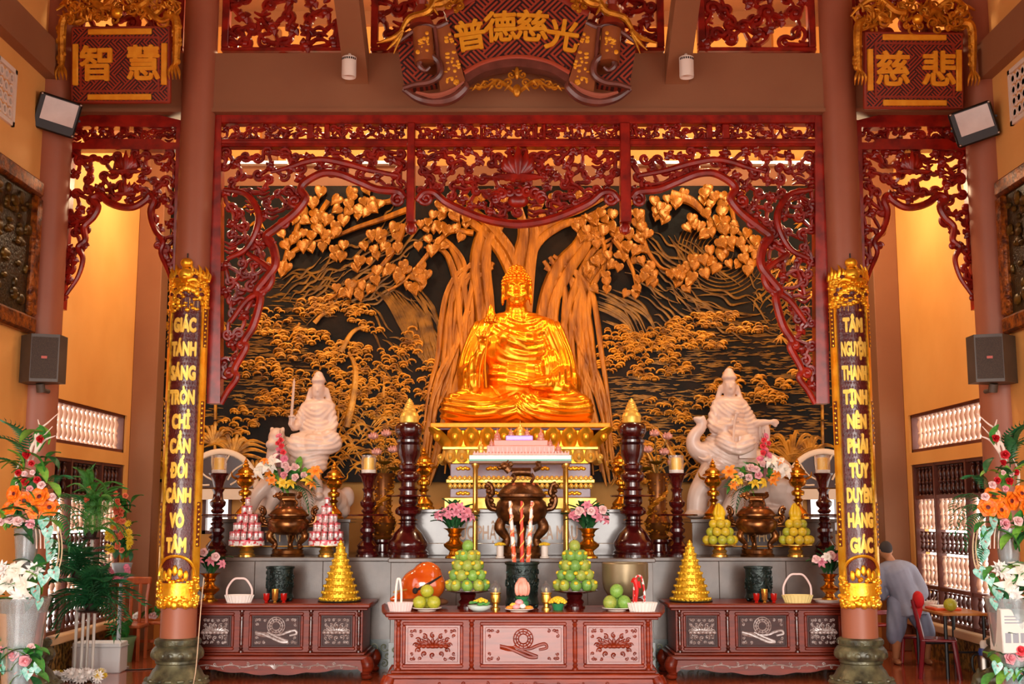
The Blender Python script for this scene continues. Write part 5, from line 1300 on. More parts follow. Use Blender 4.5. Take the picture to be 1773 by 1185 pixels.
# ================================================================== carved altar tables
TBL = mat('table_rosewood', '#661c0a', '#8a2f12', 5, .24, coat=.0, spec=.22, stretch=(.5, 1, 5))
TBLD = mat('table_rosewood_dark', '#38110a', '#52190c', 5, .24, coat=.6, stretch=(.5, 1, 5))
TBLP = mat('table_panel_wood', '#6a2414', '#842f18', 5, .22, coat=.35, spec=.35, stretch=(.4, 1, 4))
PEARL = mat('pearl_inlay', '#7a6058', '#b0a09a', 26, .2, coat=.3)
TBS = mat('table_rosewood_side', '#5a1a0c', '#7a2812', 5, .35, coat=.0, spec=.25, stretch=(.5, 1, 5)); TBSP = mat('table_panel_side', '#2a0c07', '#3c1208', 5, .4, coat=.0, spec=.2, stretch=(.5, 1, 5))
def carving(q, kind, w_, h, y, seed, big=1.):
    rr = random.Random(seed)
    for sx in (-1, 1):
        for sz in (-1, 1):
            for j in range(4):
                curl(q, sx * (w_ / 2 - .035 - .03 * j * (j % 2)), sz * (h / 2 - .03 - .025 * j * ((j + 1) % 2)), .02, 1, rr.uniform(0, 6), rr.choice((-1, 1)), .006, y, 1, 5)
    if kind == 'lotus':
        for k in range(-4, 5):
            a = k * .3; l = .11 * big * (1 - .03 * abs(k))
            q.tube2([(0, -.03), (l * .6 * math.sin(a) * 1.9, -.02 + l * .5 * math.cos(a)), (l * math.sin(a) * 2.0, -.02 + l * .95 * math.cos(a))], [.008, .02, .004], y, .8, 6, n=4)
        for k in range(12):
            a = 2 * PI * k / 12; curl(q, .17 * big * math.cos(a), .1 * big * math.sin(a) - .005, .03, 1, a, 1 if math.cos(a) > 0 else -1, .009, y, 1, 5)
        for k in range(7): q.ell(((k - 3) * .045, -.065 + .004 * abs(k - 3), y), (.026, .015, .02), 7, 5)
    else:
        for r in (.05, .075, .1): q.tube2([(r * math.cos(u), .06 + r * math.sin(u)) for u in np.linspace(0, 2 * PI, 25)], .007, y, 1, 5)
        for k in range(12): a = 2 * PI * k / 12; q.tube2([(.05 * math.cos(a), .06 + .05 * math.sin(a)), (.098 * math.cos(a), .06 + .098 * math.sin(a))], .006, y, 1, 5)
        q.tube2(catmull([(-.24, -.01), (-.16, -.03), (-.06, -.07), (.06, -.12), (.14, -.12), (.1, -.1), (0, -.06), (-.1, -.01)], 4), [.012, .018, .02, .016, .01], y, .9, 6)
        q.tube2(catmull([(-.06, -.04), (.06, -.04), (.14, -.01), (.22, .01), (.24, -.03), (.16, -.05)], 4), [.01, .018, .016, .012], y, .9, 6)
        for j in range(4): q.tube2([(-.24, -.0 - j * .012), (-.16, -.02 - j * .012), (-.08, -.02 - j * .014)], [.006, .009, .006], y, 1, 5)
def altar_table(name, label, cx, y0, W, H, D, wood, pan, rel, seed, horns, group=None):
    t = thing(name, label, 'altar table', (cx, y0, 0), group)
    q = M(); q.cbox(-W / 2, W / 2, -.02, D, H - .05, H, .014); q.cbox(-W / 2 + .03, W / 2 - .03, 0, D - .02, H - .075, H - .05, .008); q.build('top', wood, t)
    if horns:
        for s in (-1, 1):
            q = M(); q.tube2([(s * (W / 2 - .06), H - .02), (s * (W / 2), H - .03), (s * (W / 2 + .045), H), (s * (W / 2 + .07), H + .05)], [.02, .022, .018, .008], D / 2, D / .045, 8, n=4); q.build('upturned_end', wood, t)
    B = W - .18; zb0 = H * .35; zb1 = H - .075
    q = M(); q.cbox(-B / 2, B / 2, .05, D - .05, zb0, zb1, .006); q.build('body', wood, t)
    pw = (.27, .42, .31) if False else (.30, .4, .30)
    xs = [-B / 2]; 
    for f in pw: xs.append(xs[-1] + B * f)
    for x in xs:
        xx = min(max(x, -B / 2 + .045), B / 2 - .045)
        q = M(); h = zb1 - zb0
        q.lathe([(.03, 0), (.03, .02), (.018, .03), (.026, .05), (.018, .07), (.026, .09), (.02, .11), (.024, .13), (.024, h - .13), (.02, h - .11), (.026, h - .09), (.018, h - .07), (.026, h - .05), (.018, h - .03), (.03, h - .02), (.03, h)], 12, (xx, .05, zb0)); q.build('turned_pilaster', rel if rel is not PEARL else TBLD, t)
    for i in range(3):
        xa, xb = xs[i] + .085, xs[i + 1] - .085; xm = (xa + xb) / 2; w_ = xb - xa; h = zb1 - zb0 - .05; zm = (zb0 + zb1) / 2
        q = M()
        for (a_, b_, c_, d_) in ((-w_ / 2, w_ / 2, h / 2 - .035, h / 2), (-w_ / 2, w_ / 2, -h / 2, -h / 2 + .035), (-w_ / 2, -w_ / 2 + .035, -h / 2 + .035, h / 2 - .035), (w_ / 2 - .035, w_ / 2, -h / 2 + .035, h / 2 - .035)): q.cbox(a_, b_, -.018, .03, c_, d_, .01)
        f = q.build('panel_frame', wood, t, (xm, .05, zm))
        q = M(); q.box(-w_ / 2 + .035, w_ / 2 - .035, -.004, .01, -h / 2 + .035, h / 2 - .035); q.cbox(-w_ / 2 + .055, w_ / 2 - .055, -.01, .01, -h / 2 + .055, h / 2 - .055, .004)
        p = q.build('panel', pan, t, (xm, .05, zm))
        q = M(); carving(q, 'lotus' if i != 1 else 'wheel', w_ - .12, h - .12, -.012, seed + i, min(1., w_ / .6)); q.build('panel_carving', rel, p, kind='stuff')
    q = M(); q.cbox(-W / 2 + .06, W / 2 - .06, .02, D - .02, zb0 - .03, zb0, .01); q.cbox(-W / 2 + .02, W / 2 - .02, -.01, D, zb0 - .085, zb0 - .03, .014); q.build('waist_moulding', wood, t)
    za = zb0 - .085; n = 40; pl = []
    for i in range(n + 1):
        u = -1 + 2 * i / n; x = u * (W / 2 - .03)
        d = .115 + .035 * math.cos(u * PI) * (1 if abs(u) < .95 else 1) + .02 * abs(math.sin(u * PI * 3)) + (.05 if abs(u) > .93 else 0)
        pl.append((x, za - d))
    q = M(); q.prism([(-W / 2 + .03, za), ] + pl + [(W / 2 - .03, za)], .0, .03); q.build('apron', wood, t)
    q = M()
    for s in (-1, 1):
        q.tube2(catmull([(s * .05, za - .06), (s * .2, za - .05), (s * .35, za - .075), (s * .5, za - .05), (s * .65 * W / 2.2, za - .07), (s * W * .36, za - .05), (s * W * .44, za - .08)], 5), .008, -.003, 1, 5)
        for j in range(8): curl(q, s * (.12 + j * W * .043), za - .06 + .018 * (-1) ** j, .022, 1, j, s, .006, -.004, 1, 5)
    for k in range(-2, 3): q.tube2([(0, za - .1), (k * .02, za - .06), (k * .035, za - .035 - abs(k) * .006)], [.006, .014, .003], -.004, .8, 5)
    q.build('apron_carving', rel, t, kind='stuff')
    for s in (-1, 1):
        for yy in (.04, D - .06):
            q = M(); x = s * (W / 2 - .05)
            q.tube([(x, yy, za + .01), (x + s * .03, yy - .02, za * .72), (x, yy, za * .35), (x - s * .005, yy - .01, .07), (x + s * .02, yy - .025, .03)], [.07, .075, .05, .045, .06], 12, n=5); q.ell((x + s * .02, yy - .035, .035), (.065, .07, .035), 12, 8); q.build('leg', wood, t)
    q = M(); q.box(-W / 2 + .06, W / 2 - .06, .05, D - .05, za, za + .05); q.build('inner_rail', TBLD, t)
    return t
FT_Y, FT_D = 12.6, .95
FZ = P(906, 1061, FT_Y).z
fcx = XA(906, FT_Y, FZ)
altar_table('altar_table', 'front rosewood altar table with pale reflections and three carved panels', fcx, FT_Y, 468 * MP(FT_Y), FZ, FT_D, TBL, TBLP, TBL, 1, True)
ST_Y, ST_D = 14.3, .85
SZ = P(480, 1046, ST_Y).z
slx, srx = XA(478, ST_Y, SZ), XA(1320, ST_Y, SZ)
altar_table('altar_table', 'dark rosewood altar table inlaid with pearl on the left', slx, ST_Y, 320 * MP(ST_Y), SZ, ST_D, TBS, TBSP, PEARL, 11, False)
altar_table('altar_table', 'dark rosewood altar table inlaid with pearl on the right', srx, ST_Y, 320 * MP(ST_Y), SZ, ST_D, TBS, TBSP, PEARL, 21, False)

# ================================================================== turned stands, censers, vases
RW = mat('turned_rosewood', '#2e0608', '#4a0c0c', 6, .2, coat=.7)
BRASS = mat('polished_brass', '#b8741a', '#e0a030', 5, .22, metal=.9)
BRASSY = mat('gold_brass', '#d8a040', '#f0c060', 6, .25, metal=.85)
BRONZE = mat('brown_bronze', '#4a2a14', '#7a4a22', 10, .32, metal=.7, bump=.25, bscale=30)
def prof(pts, k): return [(r * k, z * k) for r, z in pts]
def at(px, Y, z): return (XA(px, Y, z), Y, z)
# tall pillars with golden tiered finials
def tall_pillar(px, label):
    Y = 15.35; t = thing('turned_pillar', label, 'candle pillar', at(px, Y, LZ), 'tall turned pillars beside the throne'); k = MP(Y)
    pr = [(36, 0), (36, 4), (33, 6), (35, 9), (31, 12), (34, 18), (34, 24), (30, 30), (24, 40), (18, 46), (14, 50), (13, 54), (20, 56), (13, 58), (13, 60), (18, 62), (13, 64), (13, 68), (22, 73), (23, 78), (20, 83), (13, 87), (16, 90), (17, 95), (16, 99), (15, 102)]
    q = M(); q.lathe(prof(pr, k), 28); q.build('lower_shaft', RW, t)
    q = M(); q.lathe(prof([(0, 101), (38, 101.5), (39, 103), (38, 104.5), (0, 105)], k), 32); q.build('disc_shelf', RW, t)
    pr = [(15, 105), (15, 112), (18, 115), (13, 119), (13, 126), (19, 131), (21, 137), (19, 143), (13, 147), (17, 150), (18, 155), (14, 158), (14, 162), (19, 172), (21, 184), (22, 190), (19, 192), (22, 195), (22, 199), (18, 202), (21, 205), (25, 214), (25, 222), (21, 227), (18, 229), (0, 229)]
    q = M(); q.lathe(prof(pr, k), 28); q.build('upper_shaft', RW, t)
    q = M(); q.lathe(prof([(16, 229), (16, 236), (17, 240), (14, 246), (11, 247), (12, 250), (10, 253), (10.5, 255), (8.5, 257), (9, 259), (7, 261), (7.5, 263), (5, 265), (5, 267), (3, 269), (0, 272)], k), 20); q.build('gold_finial', mat('yellow_gold', '#e8b848', '#f4cc60', 6, .35, metal=.4), t)
tall_pillar(706, 'tall dark turned pillar with gold tiered finial left of the throne'); tall_pillar(1097, 'tall dark turned pillar with gold tiered finial right of the throne')
CANDLE = mat('candle_yellow', '#f2b41e', '#f8c840', 5, .4)
GLASS = mat('clear_glass', '#ffffff', rough=.03, trans=.9, alpha=.35)
def candle_stand(px, label):
    Y = 15.5; t = thing('candle_stand', label, 'candle stand', at(px, Y, LZ), 'turned candle stands with glass cups'); k = MP(Y)
    pr = [(20, 0), (20, 3), (17, 5), (19, 9), (16, 13), (18, 18), (14, 23), (9, 28), (14, 33), (8, 37), (13, 42), (13, 47), (8, 51), (12, 55), (8, 58), (10, 62), (8, 66), (8, 68)]
    q = M(); q.lathe(prof(pr, k), 22); q.build('lower_shaft', RW, t)
    q = M(); q.lathe(prof([(0, 68), (34, 68.5), (35, 70), (34, 71.5), (0, 72)], k), 30); q.build('disc_shelf', RW, t)
    pr = [(8, 72), (12, 77), (8, 81), (13, 86), (14, 92), (9, 97), (8, 108), (11, 114), (8, 117), (10, 125), (14, 136), (17, 138), (18, 141), (0, 141)]
    q = M(); q.lathe(prof(pr, k), 22); q.build('upper_shaft', RW, t)
    q = M(); q.lathe(prof([(12, 141), (13, 143), (13, 172), (12, 172), (12, 143)], k), 20); g = q.build('glass_cup', GLASS, t)
    q = M(); q.lathe(prof([(9, 146), (9, 167), (7, 168), (0, 168)], k), 14); q.build('candle', CANDLE, t)
    q = M(); q.lathe(prof([(12.4, 141.5), (12.4, 147), (0, 147)], k), 14); q.build('cup_base', WHITEP, t)
for px, lab in ((636, 'turned candle stand with yellow candle left of the left pillar'), (374, 'turned candle stand with yellow candle beside the left couplet column'), (1174, 'turned candle stand with yellow candle right of the right pillar'), (1430, 'turned candle stand with yellow candle beside the right couplet column')): candle_stand(px, lab)
def censer(px, z, Y, base, top, label, sc=1.):
    k = MP(Y) * (base - top) / 102.; t = thing('brass_censer', label, 'censer', at(px, Y, z), 'lidded brass censers')
    pr = [(18, 0), (18, 3), (15, 5), (16, 9), (12, 14), (8, 18), (5, 24), (5, 27), (9, 31), (5, 34), (5, 37), (10, 39), (11, 44), (10, 46), (6, 48), (6, 51)]
    q = M(); q.lathe(prof(pr, k), 22); q.build('stem', BRASS, t)
    q = M(); q.lathe(prof([(6, 51), (12, 55), (15, 61), (13, 67), (10, 70), (10, 72)], k), 22); q.build('bowl', BRASS, t)
    q = M(); q.lathe(prof([(18, 72), (17, 74), (13, 76), (13, 80), (8, 84), (5, 86), (6, 89), (3, 92), (4, 94), (2, 97), (0, 102)], k), 22); q.build('lid', BRASS, t)
    for s in (-1, 1):
        q = M(); q.tube([(s * 14 * k, 0, 66 * k), (s * 22 * k, 0, 70 * k), (s * 24 * k, 0, 78 * k)], [.018, .014, .006], 8, n=4); q.build('handle', BRASS, t)
censer(423, UZ, 16.15, 897, 792, 'tall lidded brass censer at the far left of the lion statue'); censer(577, UZ, 16.15, 897, 798, 'tall lidded brass censer at the right of the lion statue')
censer(1236, UZ, 16.15, 897, 793, 'tall lidded brass censer at the left of the elephant statue'); censer(1383, UZ, 16.15, 897, 792, 'tall lidded brass censer at the far right of the elephant statue')
censer(733, CZ, 16.0, 880, 772, 'lidded brass censer on the pale plinth behind the left pillar'); censer(1077, CZ, 16.0, 880, 772, 'lidded brass censer on the pale plinth behind the right pillar')

def urn(px, Y, z, hw, h, label, m):
    """footed ritual urn: plinth, three lion-head legs, belly, domed lid, two scroll handles, beast finial"""
    k = h; t = thing('bronze_urn', label, 'urn', at(px, Y, z)); r = hw / h
    q = M(); q.lathe(prof([(r * .78, 0), (r * .8, .03), (r * .72, .05), (r * .74, .1), (r * .68, .12), (0, .12)], k), 26); q.build('foot_plinth', m, t)
    for a in (-PI / 2 - 1.25, -PI / 2 + 1.25, PI / 2):
        c_, s_ = math.cos(a), math.sin(a)
        q = M(); q.tube([tuple(k * v for v in (c_ * r * .78, s_ * r * .78, .4)), tuple(k * v for v in (c_ * r * .88, s_ * r * .88, .31)), tuple(k * v for v in (c_ * r * .6, s_ * r * .6, .2)), tuple(k * v for v in (c_ * r * .68, s_ * r * .68, .125))], [k * .05, k * .06, k * .04, k * .05], 10, n=5); q.build('leg', m, t)
    q = M(); q.lathe(prof([(r * .5, .34), (r * .84, .38), (r * .97, .46), (r * 1., .52), (r * .93, .58), (r * .82, .61), (r * .84, .625), (r * .95, .64), (r * .95, .665), (r * .88, .67)], k), 32); q.build('belly', m, t)
    q = M(); q.lathe(prof([(r * .9, .67), (r * .84, .7), (r * .72, .74), (r * .58, .775), (r * .4, .79), (r * .3, .79), (0, .795)], k), 30); ld = q.build('lid', m, t)
    q = M()
    for j in range(9): q.ell(tuple(k * v for v in (r * .58 * math.cos(2 * PI * j / 9), r * .58 * math.sin(2 * PI * j / 9), .763)), k * .022, 8, 5)
    q.build('lid_piercings', mat('orange_lacquer', '#a8481a', rough=.4), ld, kind='stuff')  # plain orange beads ringing the lid
    for s in (-1, 1):
        q = M(); q.tube([tuple(k * v for v in p) for p in ((s * r * .9, 0, .5), (s * r * 1.2, 0, .53), (s * r * 1.3, 0, .62), (s * r * 1.12, 0, .68), (s * r * 1.18, 0, .76), (s * r * 1.34, 0, .78))], [k * .03, k * .035, k * .03, k * .03, k * .025, k * .03], 9, n=5)
        for j in range(5): q.ell(tuple(k * v for v in (s * r * (1.1 + .06 * j), -.02, .55 + .05 * j)), k * .03, 7, 5)
        q.build('handle', m, t)
    q = M(); f = lambda *p: tuple(k * v for v in p)
    q.tube([f(-.1, 0, .9), f(0, 0, .905), f(.1, 0, .9)], [k * .05, k * .045, k * .05], 10, n=4)
    for s in (-1, 1):
        for x in (-.1, .1): q.tube([f(x, s * .025, .88), f(x + .03, s * .028, .84), f(x + .0, s * .03, .79)], [k * .025, k * .016, k * .018], 7, n=3)
    q.tube([f(-.12, 0, .91), f(-.17, 0, .96)], [k * .045, k * .045], 9); q.ell(f(-.18, -.01, .965), (k * .055, k * .045, k * .045), 10, 7); q.ell(f(-.23, -.01, .95), (k * .035, k * .03, k * .025), 8, 6)
    for j in range(8): q.ell(f(-.13 + .02 * math.cos(j), .01, .93 + j * .009), k * .026, 6, 5)
    for s in (-1, 1): q.tube([f(-.17, s * .02, .99), f(-.14, s * .03, 1.03)], [k * .015, k * .004], 6)
    q.tube([f(.13, 0, .92), f(.19, 0, .96), f(.17, 0, 1.0), f(.21, 0, 1.01)], [k * .025, k * .03, k * .025, k * .006], 8, n=4)
    q.build('lion_finial', m, ld)
    return t
urn(903, 15.15, LZ, .325, 1.17, 'large brown bronze urn with lion lid in the middle', BRONZE)
urn(498, 15.5, LZ, .27, .8, 'bronze urn with lion lid between the left can pyramids', mat('urn_bronze_dark', '#4e2c14', '#8a5424', 8, .26, metal=.75))
urn(1311, 15.5, LZ, .27, .8, 'bronze urn with lion lid between the right fruit pyramids', mat('urn_bronze_dark', '#4e2c14'))

# gilt dragon vases with metal lotus flowers
PINKM = mat('pink_lotus_metal', '#c98a80', '#e0a89c', 6, .35, metal=.2)
def dragon_vase(px, sg, label):
    Y = 16.15; t = thing('dragon_vase', label, 'vase', at(px, Y, LZ), 'gilt dragon vases with pink lotus'); k = MP(Y)
    q = M(); q.lathe(prof([(26, 0), (26, 4), (20, 6), (19, 18), (24, 22), (24, 26), (0, 26)], k), 24); q.build('wood_stand', RW, t)
    q = M(); q.lathe(prof([(17, 26), (20, 30), (14, 34), (20, 42), (23, 54), (18, 64), (14, 70), (14, 100), (17, 118), (19, 132), (21, 138), (18, 138)], k), 26); q.build('body', mat('vase_bronze', '#5a3012', '#8a5018', 9, .35, metal=.6), t)
    q = M(); rr = random.Random(px)
    for i in range(9): 
        a = i * .75; q.tube([tuple(k * v for v in ((14 + 4 * (j % 2)) * math.cos(a + j * .5), (14 + 4 * (j % 2)) * math.sin(a + j * .5), 40 + i * 9 + j * 4)) for j in range(6)], [.01, .018, .01], 6, n=3)
    for i in range(110):
        a, z = rr.uniform(PI * .9, PI * 2.1), rr.uniform(36, 132); R_ = np.interp(z, [36, 54, 70, 100, 132], [19, 23, 15, 15, 20]); q.ell(tuple(k * v for v in (R_ * math.cos(a), R_ * math.sin(a), z)), (.016, .016, .012), 5, 4)
    q.build('gilt_dragon', OLDGOLD, t, kind='stuff')
    for i, (dx, dz) in enumerate(((-18, 205), (4, 210), (-12, 178), (16, 182), (-26, 160), (20, 150), (2, 160))):
        q = M(); q.tube([(0, 0, 130 * k), (dx * k * .4 * sg, -.02, (135 + (dz - 135) * .5) * k), (dx * k * sg, -.05, (dz - 6) * k)], .008, 6, n=4); st = q.build('lotus_stem', mat('stem_gilt', '#7a5a1c', rough=.4, metal=.5), t)
        if i < 5:
            q = M()
            for r_, n, h in ((1.0, 7, .75), (.55, 5, 1.05)):
                for j in range(n):
                    a = 2 * PI * j / n; q.tube([(0, 0, 0), (.045 * r_ * math.cos(a), .045 * r_ * math.sin(a), .04 * h), (.065 * r_ * math.cos(a), .065 * r_ * math.sin(a), .085 * h)], [.012, .026, .004], 7, n=3)
            q.build('lotus_flower', PINKM, st, (dx * k * sg, -.05, (dz - 8) * k))
        else:
            q = M(); q.lathe([(0, 0), (.07, .02), (.1, .05)], 14); q.build('lotus_leaf', mat('leaf_gilt', '#6a5010', rough=.4, metal=.5), st, (dx * k * sg, -.05, (dz - 8) * k))
dragon_vase(662, 1, 'gilt dragon vase with pink lotus flowers left of the left pillar'); dragon_vase(1140, -1, 'gilt dragon vase with pink lotus flowers right of the right pillar')

# ------------------------------------------------------------------ offering stand and glass temple model
Y = 15.35; z0 = P(900, 803, Y).z
t = thing('offering_stand', 'tall brass stand with two legs carrying the glass temple model', 'stand', at(901, Y, LZ))
for px in (822, 981):
    for dy in (0, .32):
        x = XA(px, Y, 1.6) - t.location.x; k = MP(Y)
        q = M(); q.lathe([(.045, 0), (.045, .02), (.03, .03), (.028, .5), (.03, .52), (.055, .555), (.055, .58), (.03, .61), (.028, .7), (.028, z0 - LZ - .06), (.045, z0 - LZ - .03), (.045, z0 - LZ)], 14, (x, dy, 0)); q.build('leg', BRASSY, t)
xw = 88 * MP(Y)
q = M(); q.cbox(-xw, xw, -.06, .4, z0 - LZ, z0 - LZ + .03, .006); q.build('shelf', mat('shelf_brown', '#8a5030', rough=.4), t)
t2 = thing('temple_model', 'glowing pink glass palace model on a white and teal base', 'model', (t.location.x, Y - .0, z0 + .03))
q = M(); q.cbox(-xw, xw, -.05, .4, 0, .075, .006); q.build('white_base', mat('glow_white', '#c4e8da', rough=.3, emit=.12), t2)
q = M(); q.box(-xw - .002, xw + .002, -.055, .4, .0, .022); q.build('teal_edge', mat('teal_edge', '#2fa58c', rough=.3), t2)
PKG = mat('pink_crystal', '#d88474', '#e49c88', 9, .25, trans=.15); PURP = mat('violet_glow', '#a890ec', rough=.3, emit=.5)
k = MP(Y); GLO = mat('pink_glow', '#e49484', rough=.35, emit=.1)
q = M(); q.cbox(-82 * k, 84 * k, 0, .34, .075, .11, .006); q.cbox(-58 * k, 60 * k, .03, .3, .11, .2, .006); q.cbox(-46 * k, 48 * k, .06, .27, .2, .27, .006); q.build('terraces', GLO, t2)
q = M()
for i in range(15): q.box((-56 + i * 8) * k, (-53 + i * 8) * k, .02, .04, .115, .175)
for i in range(30): q.box((-80 + i * 5.6) * k, (-78 + i * 5.6) * k, -.01, .005, .08, .125)
q.build('colonnade', PKG, t2, kind='stuff')
q = M(); q.cbox(-25 * k, 22 * k, .08, .25, .27, .33, .01); q.build('lit_hall', PURP, t2)
for dx, z, h, s_ in ((-40, .27, .17, 1), (-16, .33, .11, .8), (12, .33, .12, .8), (36, .27, .18, 1), (0, .33, .2, 1.2), (-68, .11, .2, 1), (66, .11, .15, 1), (-50, .2, .1, .7), (52, .2, .1, .7), (-30, .11, .1, .7), (28, .11, .1, .7)):
    q = M(); q.lathe([(.05 * s_, 0), (.05 * s_, h * .15), (.035 * s_, h * .2), (.04 * s_, h * .35), (.03 * s_, h * .5), (.012 * s_, h * .58), (.014 * s_, h * .68), (.006 * s_, h * .75), (0, h)], 12, (dx * k, .1 if abs(dx) < 45 else .03, z)); q.build('stupa', GOLDY if dx in (0, -68) else PKG, t2)

# ------------------------------------------------------------------ incense pots, incense, singing bowl, wooden fish
POT = mat('black_green_bronze', '#0e1a18', '#24332f', 10, .35, metal=.4, bump=.5, bscale=30)
def incense_pot(px, Y, z, r, h, label):
    t = thing('incense_pot', label, 'incense pot', at(px, Y, z))
    for i in range(5):
        a = -PI / 2 + (i - 2) * 2 * PI / 5; q = M(); q.ell((r * .85 * math.cos(a), r * .85 * math.sin(a), h * .06), (r * .18, r * .18, h * .07), 10, 6); q.build('foot', POT, t)
    q = M(); q.lathe([(r * .9, h * .06), (r * 1.02, h * .1), (r * .94, h * .2), (r * .92, h * .25), (r * .95, h * .28), (r * .95, h * .93), (r * 1.04, h * .95), (r * 1.04, h), (r * .9, h), (r * .88, h * .92), (0, h * .9)], 30); q.build('pot', POT, t)
    q = M(); rr = random.Random(px)
    for i in range(40):
        a, zz = rr.uniform(PI, 2 * PI), h * rr.uniform(.34, .86); T = TR(0, 0, zz) @ rotz(a + PI / 2) @ TR(0, -r * .95, 0); u = rr.uniform(0, 6)
        q.tube([T @ Vector((.02 * math.cos(u + j), -.005, .02 * math.sin(u + j))) for j in range(5)], .007, 5)
    q.build('relief_dragons', POT, t, kind='stuff'); return t
incense_pot(904, 13.2, FZ, .18, .49, 'round black bronze incense pot with dragon incense on front table')
incense_pot(484, 14.75, SZ, .165, .41, 'black bronze incense pot on the left side table'); incense_pot(1314, 14.75, SZ, .165, .41, 'black bronze incense pot on the right side table')
IO = mat('incense_orange', '#d8501a', '#e8e0d8', 5, .5, stretch=(1, 1, 1.6), pos=(.48, .52)); IR = mat('incense_red', '#b81414', '#d84a20', 10, .45)
for px0, px1, dpt, m, r, lab in ((891, 883, 0, IO, .022, 'thick orange and white spiral incense stick, leftmost of three in the pot'), (904, 903, -.02, IR, .02, 'thick red incense stick with gold beads, middle of three in the pot'), (914, 921, 0, IO, .022, 'thick orange and white spiral incense stick, rightmost of three in the pot')):
    z = FZ + .44; zt_ = P(px1, 868, 13.2).z; x0 = XA(px0, 13.2, z)
    t = thing('incense_stick', lab, 'incense', (x0, 13.2 + dpt, z)); dx = XA(px1, 13.2, zt_) - x0
    q = M(); q.tube([(0, 0, 0), (dx * .5, 0, (zt_ - z) * .5), (dx, 0, zt_ - z)], [r * 1.15, r, r * .7], 10, n=6); q.build('stick', m, t)
    q = M(); n = 60; q.tube([(dx * i / n + r * math.cos(i * .55), r * math.sin(i * .55), (zt_ - z) * i / n) for i in range(n)], .007, 5); q.build('dragon_coil', mat('incense_gold', '#e8b070', rough=.4) if m is IO else mat('incense_bead', '#e8c060', rough=.35), t)
# wooden fish with beater, on its cushion
t = thing('wooden_fish', 'orange varnished wooden fish drum resting on the front table', 'drum', (XA(729, 13.25, FZ), 13.25, FZ))
MOK = mat('orange_varnish', '#b8420c', '#d8641a', 4, .16, coat=.9)
q = M(); q.ell((0, 0, .06), (.3, .2, .06), 20, 8); q.build('cushion', mat('cushion_brown', '#7a4a2a', rough=.8), t)
q = M(); q.ell((.02, 0, .24), (.245, .2, .19), 22, 14); q.ell((.06, 0, .33), (.17, .16, .16), 18, 12); limb(q, [(-.1, 0, .16), (-.25, 0, .1), (-.31, -.02, .09)], [.14, .05, .03], 12)
me = remesh(q, .012, 5); link('drum_body', me, MOK, t)
q = M(); q.tube([(-.03, -.2, .2), (.05, -.2, .24), (.14, -.17, .29), (.22, -.1, .34)], [.012, .014, .012, .008], 8, n=4); q.ell((-.05, -.195, .19), (.03, .012, .034), 10, 6); q.build('sound_slot', mat('slot_black', '#1a0c06', rough=.8), t)
q = M(); q.tube([(-.29, -.12, .17), (-.14, -.14, .2)], .009, 6); q.build('beater', mat('beater_wood', '#a8742a', rough=.4), t)
# singing bowl
t = thing('singing_bowl', 'large dull grey-green singing bowl at the right of the front table', 'bowl', (XA(1083, 13.25, FZ), 13.25, FZ))
q = M(); q.lathe([(.0, .1), (.12, .1), (.19, .13), (.235, .2), (.25, .3), (.25, .47), (.24, .48), (.235, .47), (.235, .3), (.18, .16), (0, .13)], 36); q.build('bowl', mat('bowl_bronze', '#7a6a4c', '#8a785a', 4, .38, metal=.5), t)
q = M(); q.lathe([(.0, 0), (.17, 0), (.22, .05), (.17, .1), (0, .11)], 24); q.build('cushion', mat('cushion_red', '#7a2a1a', rough=.8), t)

# ------------------------------------------------------------------ fruit pyramids on wooden stands
GM = [mat('green_fruit_%s' % c_, a_, b_, 5, .42) for c_, a_, b_ in (('a', '#6a9a3a', '#8aae4c'), ('b', '#7c9c3c', '#a8a848'), ('c', '#5c8c3c', '#7aa048'))]
YF_ = mat('yellow_fruit', '#e0b414', '#f0c828', 6, .4)
YG = [mat('yellowgreen_fruit_%s' % c_, a_, b_, 5, .4) for c_, a_, b_ in (('a', '#b8a020', '#d0b430'), ('b', '#98a028', '#b8b034'), ('c', '#c8a81c', '#dcbc30'))]
def fruit_src(ms, nm, rz=1.05):
    out = []
    for m in ms:
        q = M(); q.ell((0, 0, 0), (1, 1, rz), 14, 10); o = q.build('fruit', m); me = o.data; bpy.data.objects.remove(o)
        q = M(); q.tube([(0, 0, rz * .97), (.04, 0, rz * 1.12)], .07, 5); o = q.build('stem', mat('fruit_stem', '#5a4020', rough=.7)); me2 = o.data; bpy.data.objects.remove(o)
        out.append((me, me2))
    return out
GF, YFS, YGF = fruit_src(GM, 'green'), fruit_src([YF_], 'y', .85), fruit_src(YG, 'yg', .95)
rf = random.Random(9); ORD = ['first', 'second', 'third', 'fourth', 'fifth', 'sixth', 'seventh', 'eighth', 'ninth', 'tenth', 'eleventh', 'twelfth']
def ring(n, off): return sorted([(math.cos(a), math.sin(a)) for a in [-PI / 2 + 2 * PI * (i + off) / n for i in range(n)] if math.sin(a) < .3 or n == 1], key=lambda p: p[0])
def fruit(name, src, loc, r, label, cat, group, tilt=.5):
    me, me2 = rf.choice(src); o = bpy.data.objects.new(name, me); COL.objects.link(o); o.location = loc; o.scale = (r, r, r); o.rotation_euler = (rf.uniform(-tilt, tilt), rf.uniform(-tilt, tilt), rf.uniform(0, 6))
    s = bpy.data.objects.new('stem', me2); COL.objects.link(s); s.parent = o
    return tag(o, label, cat, group)
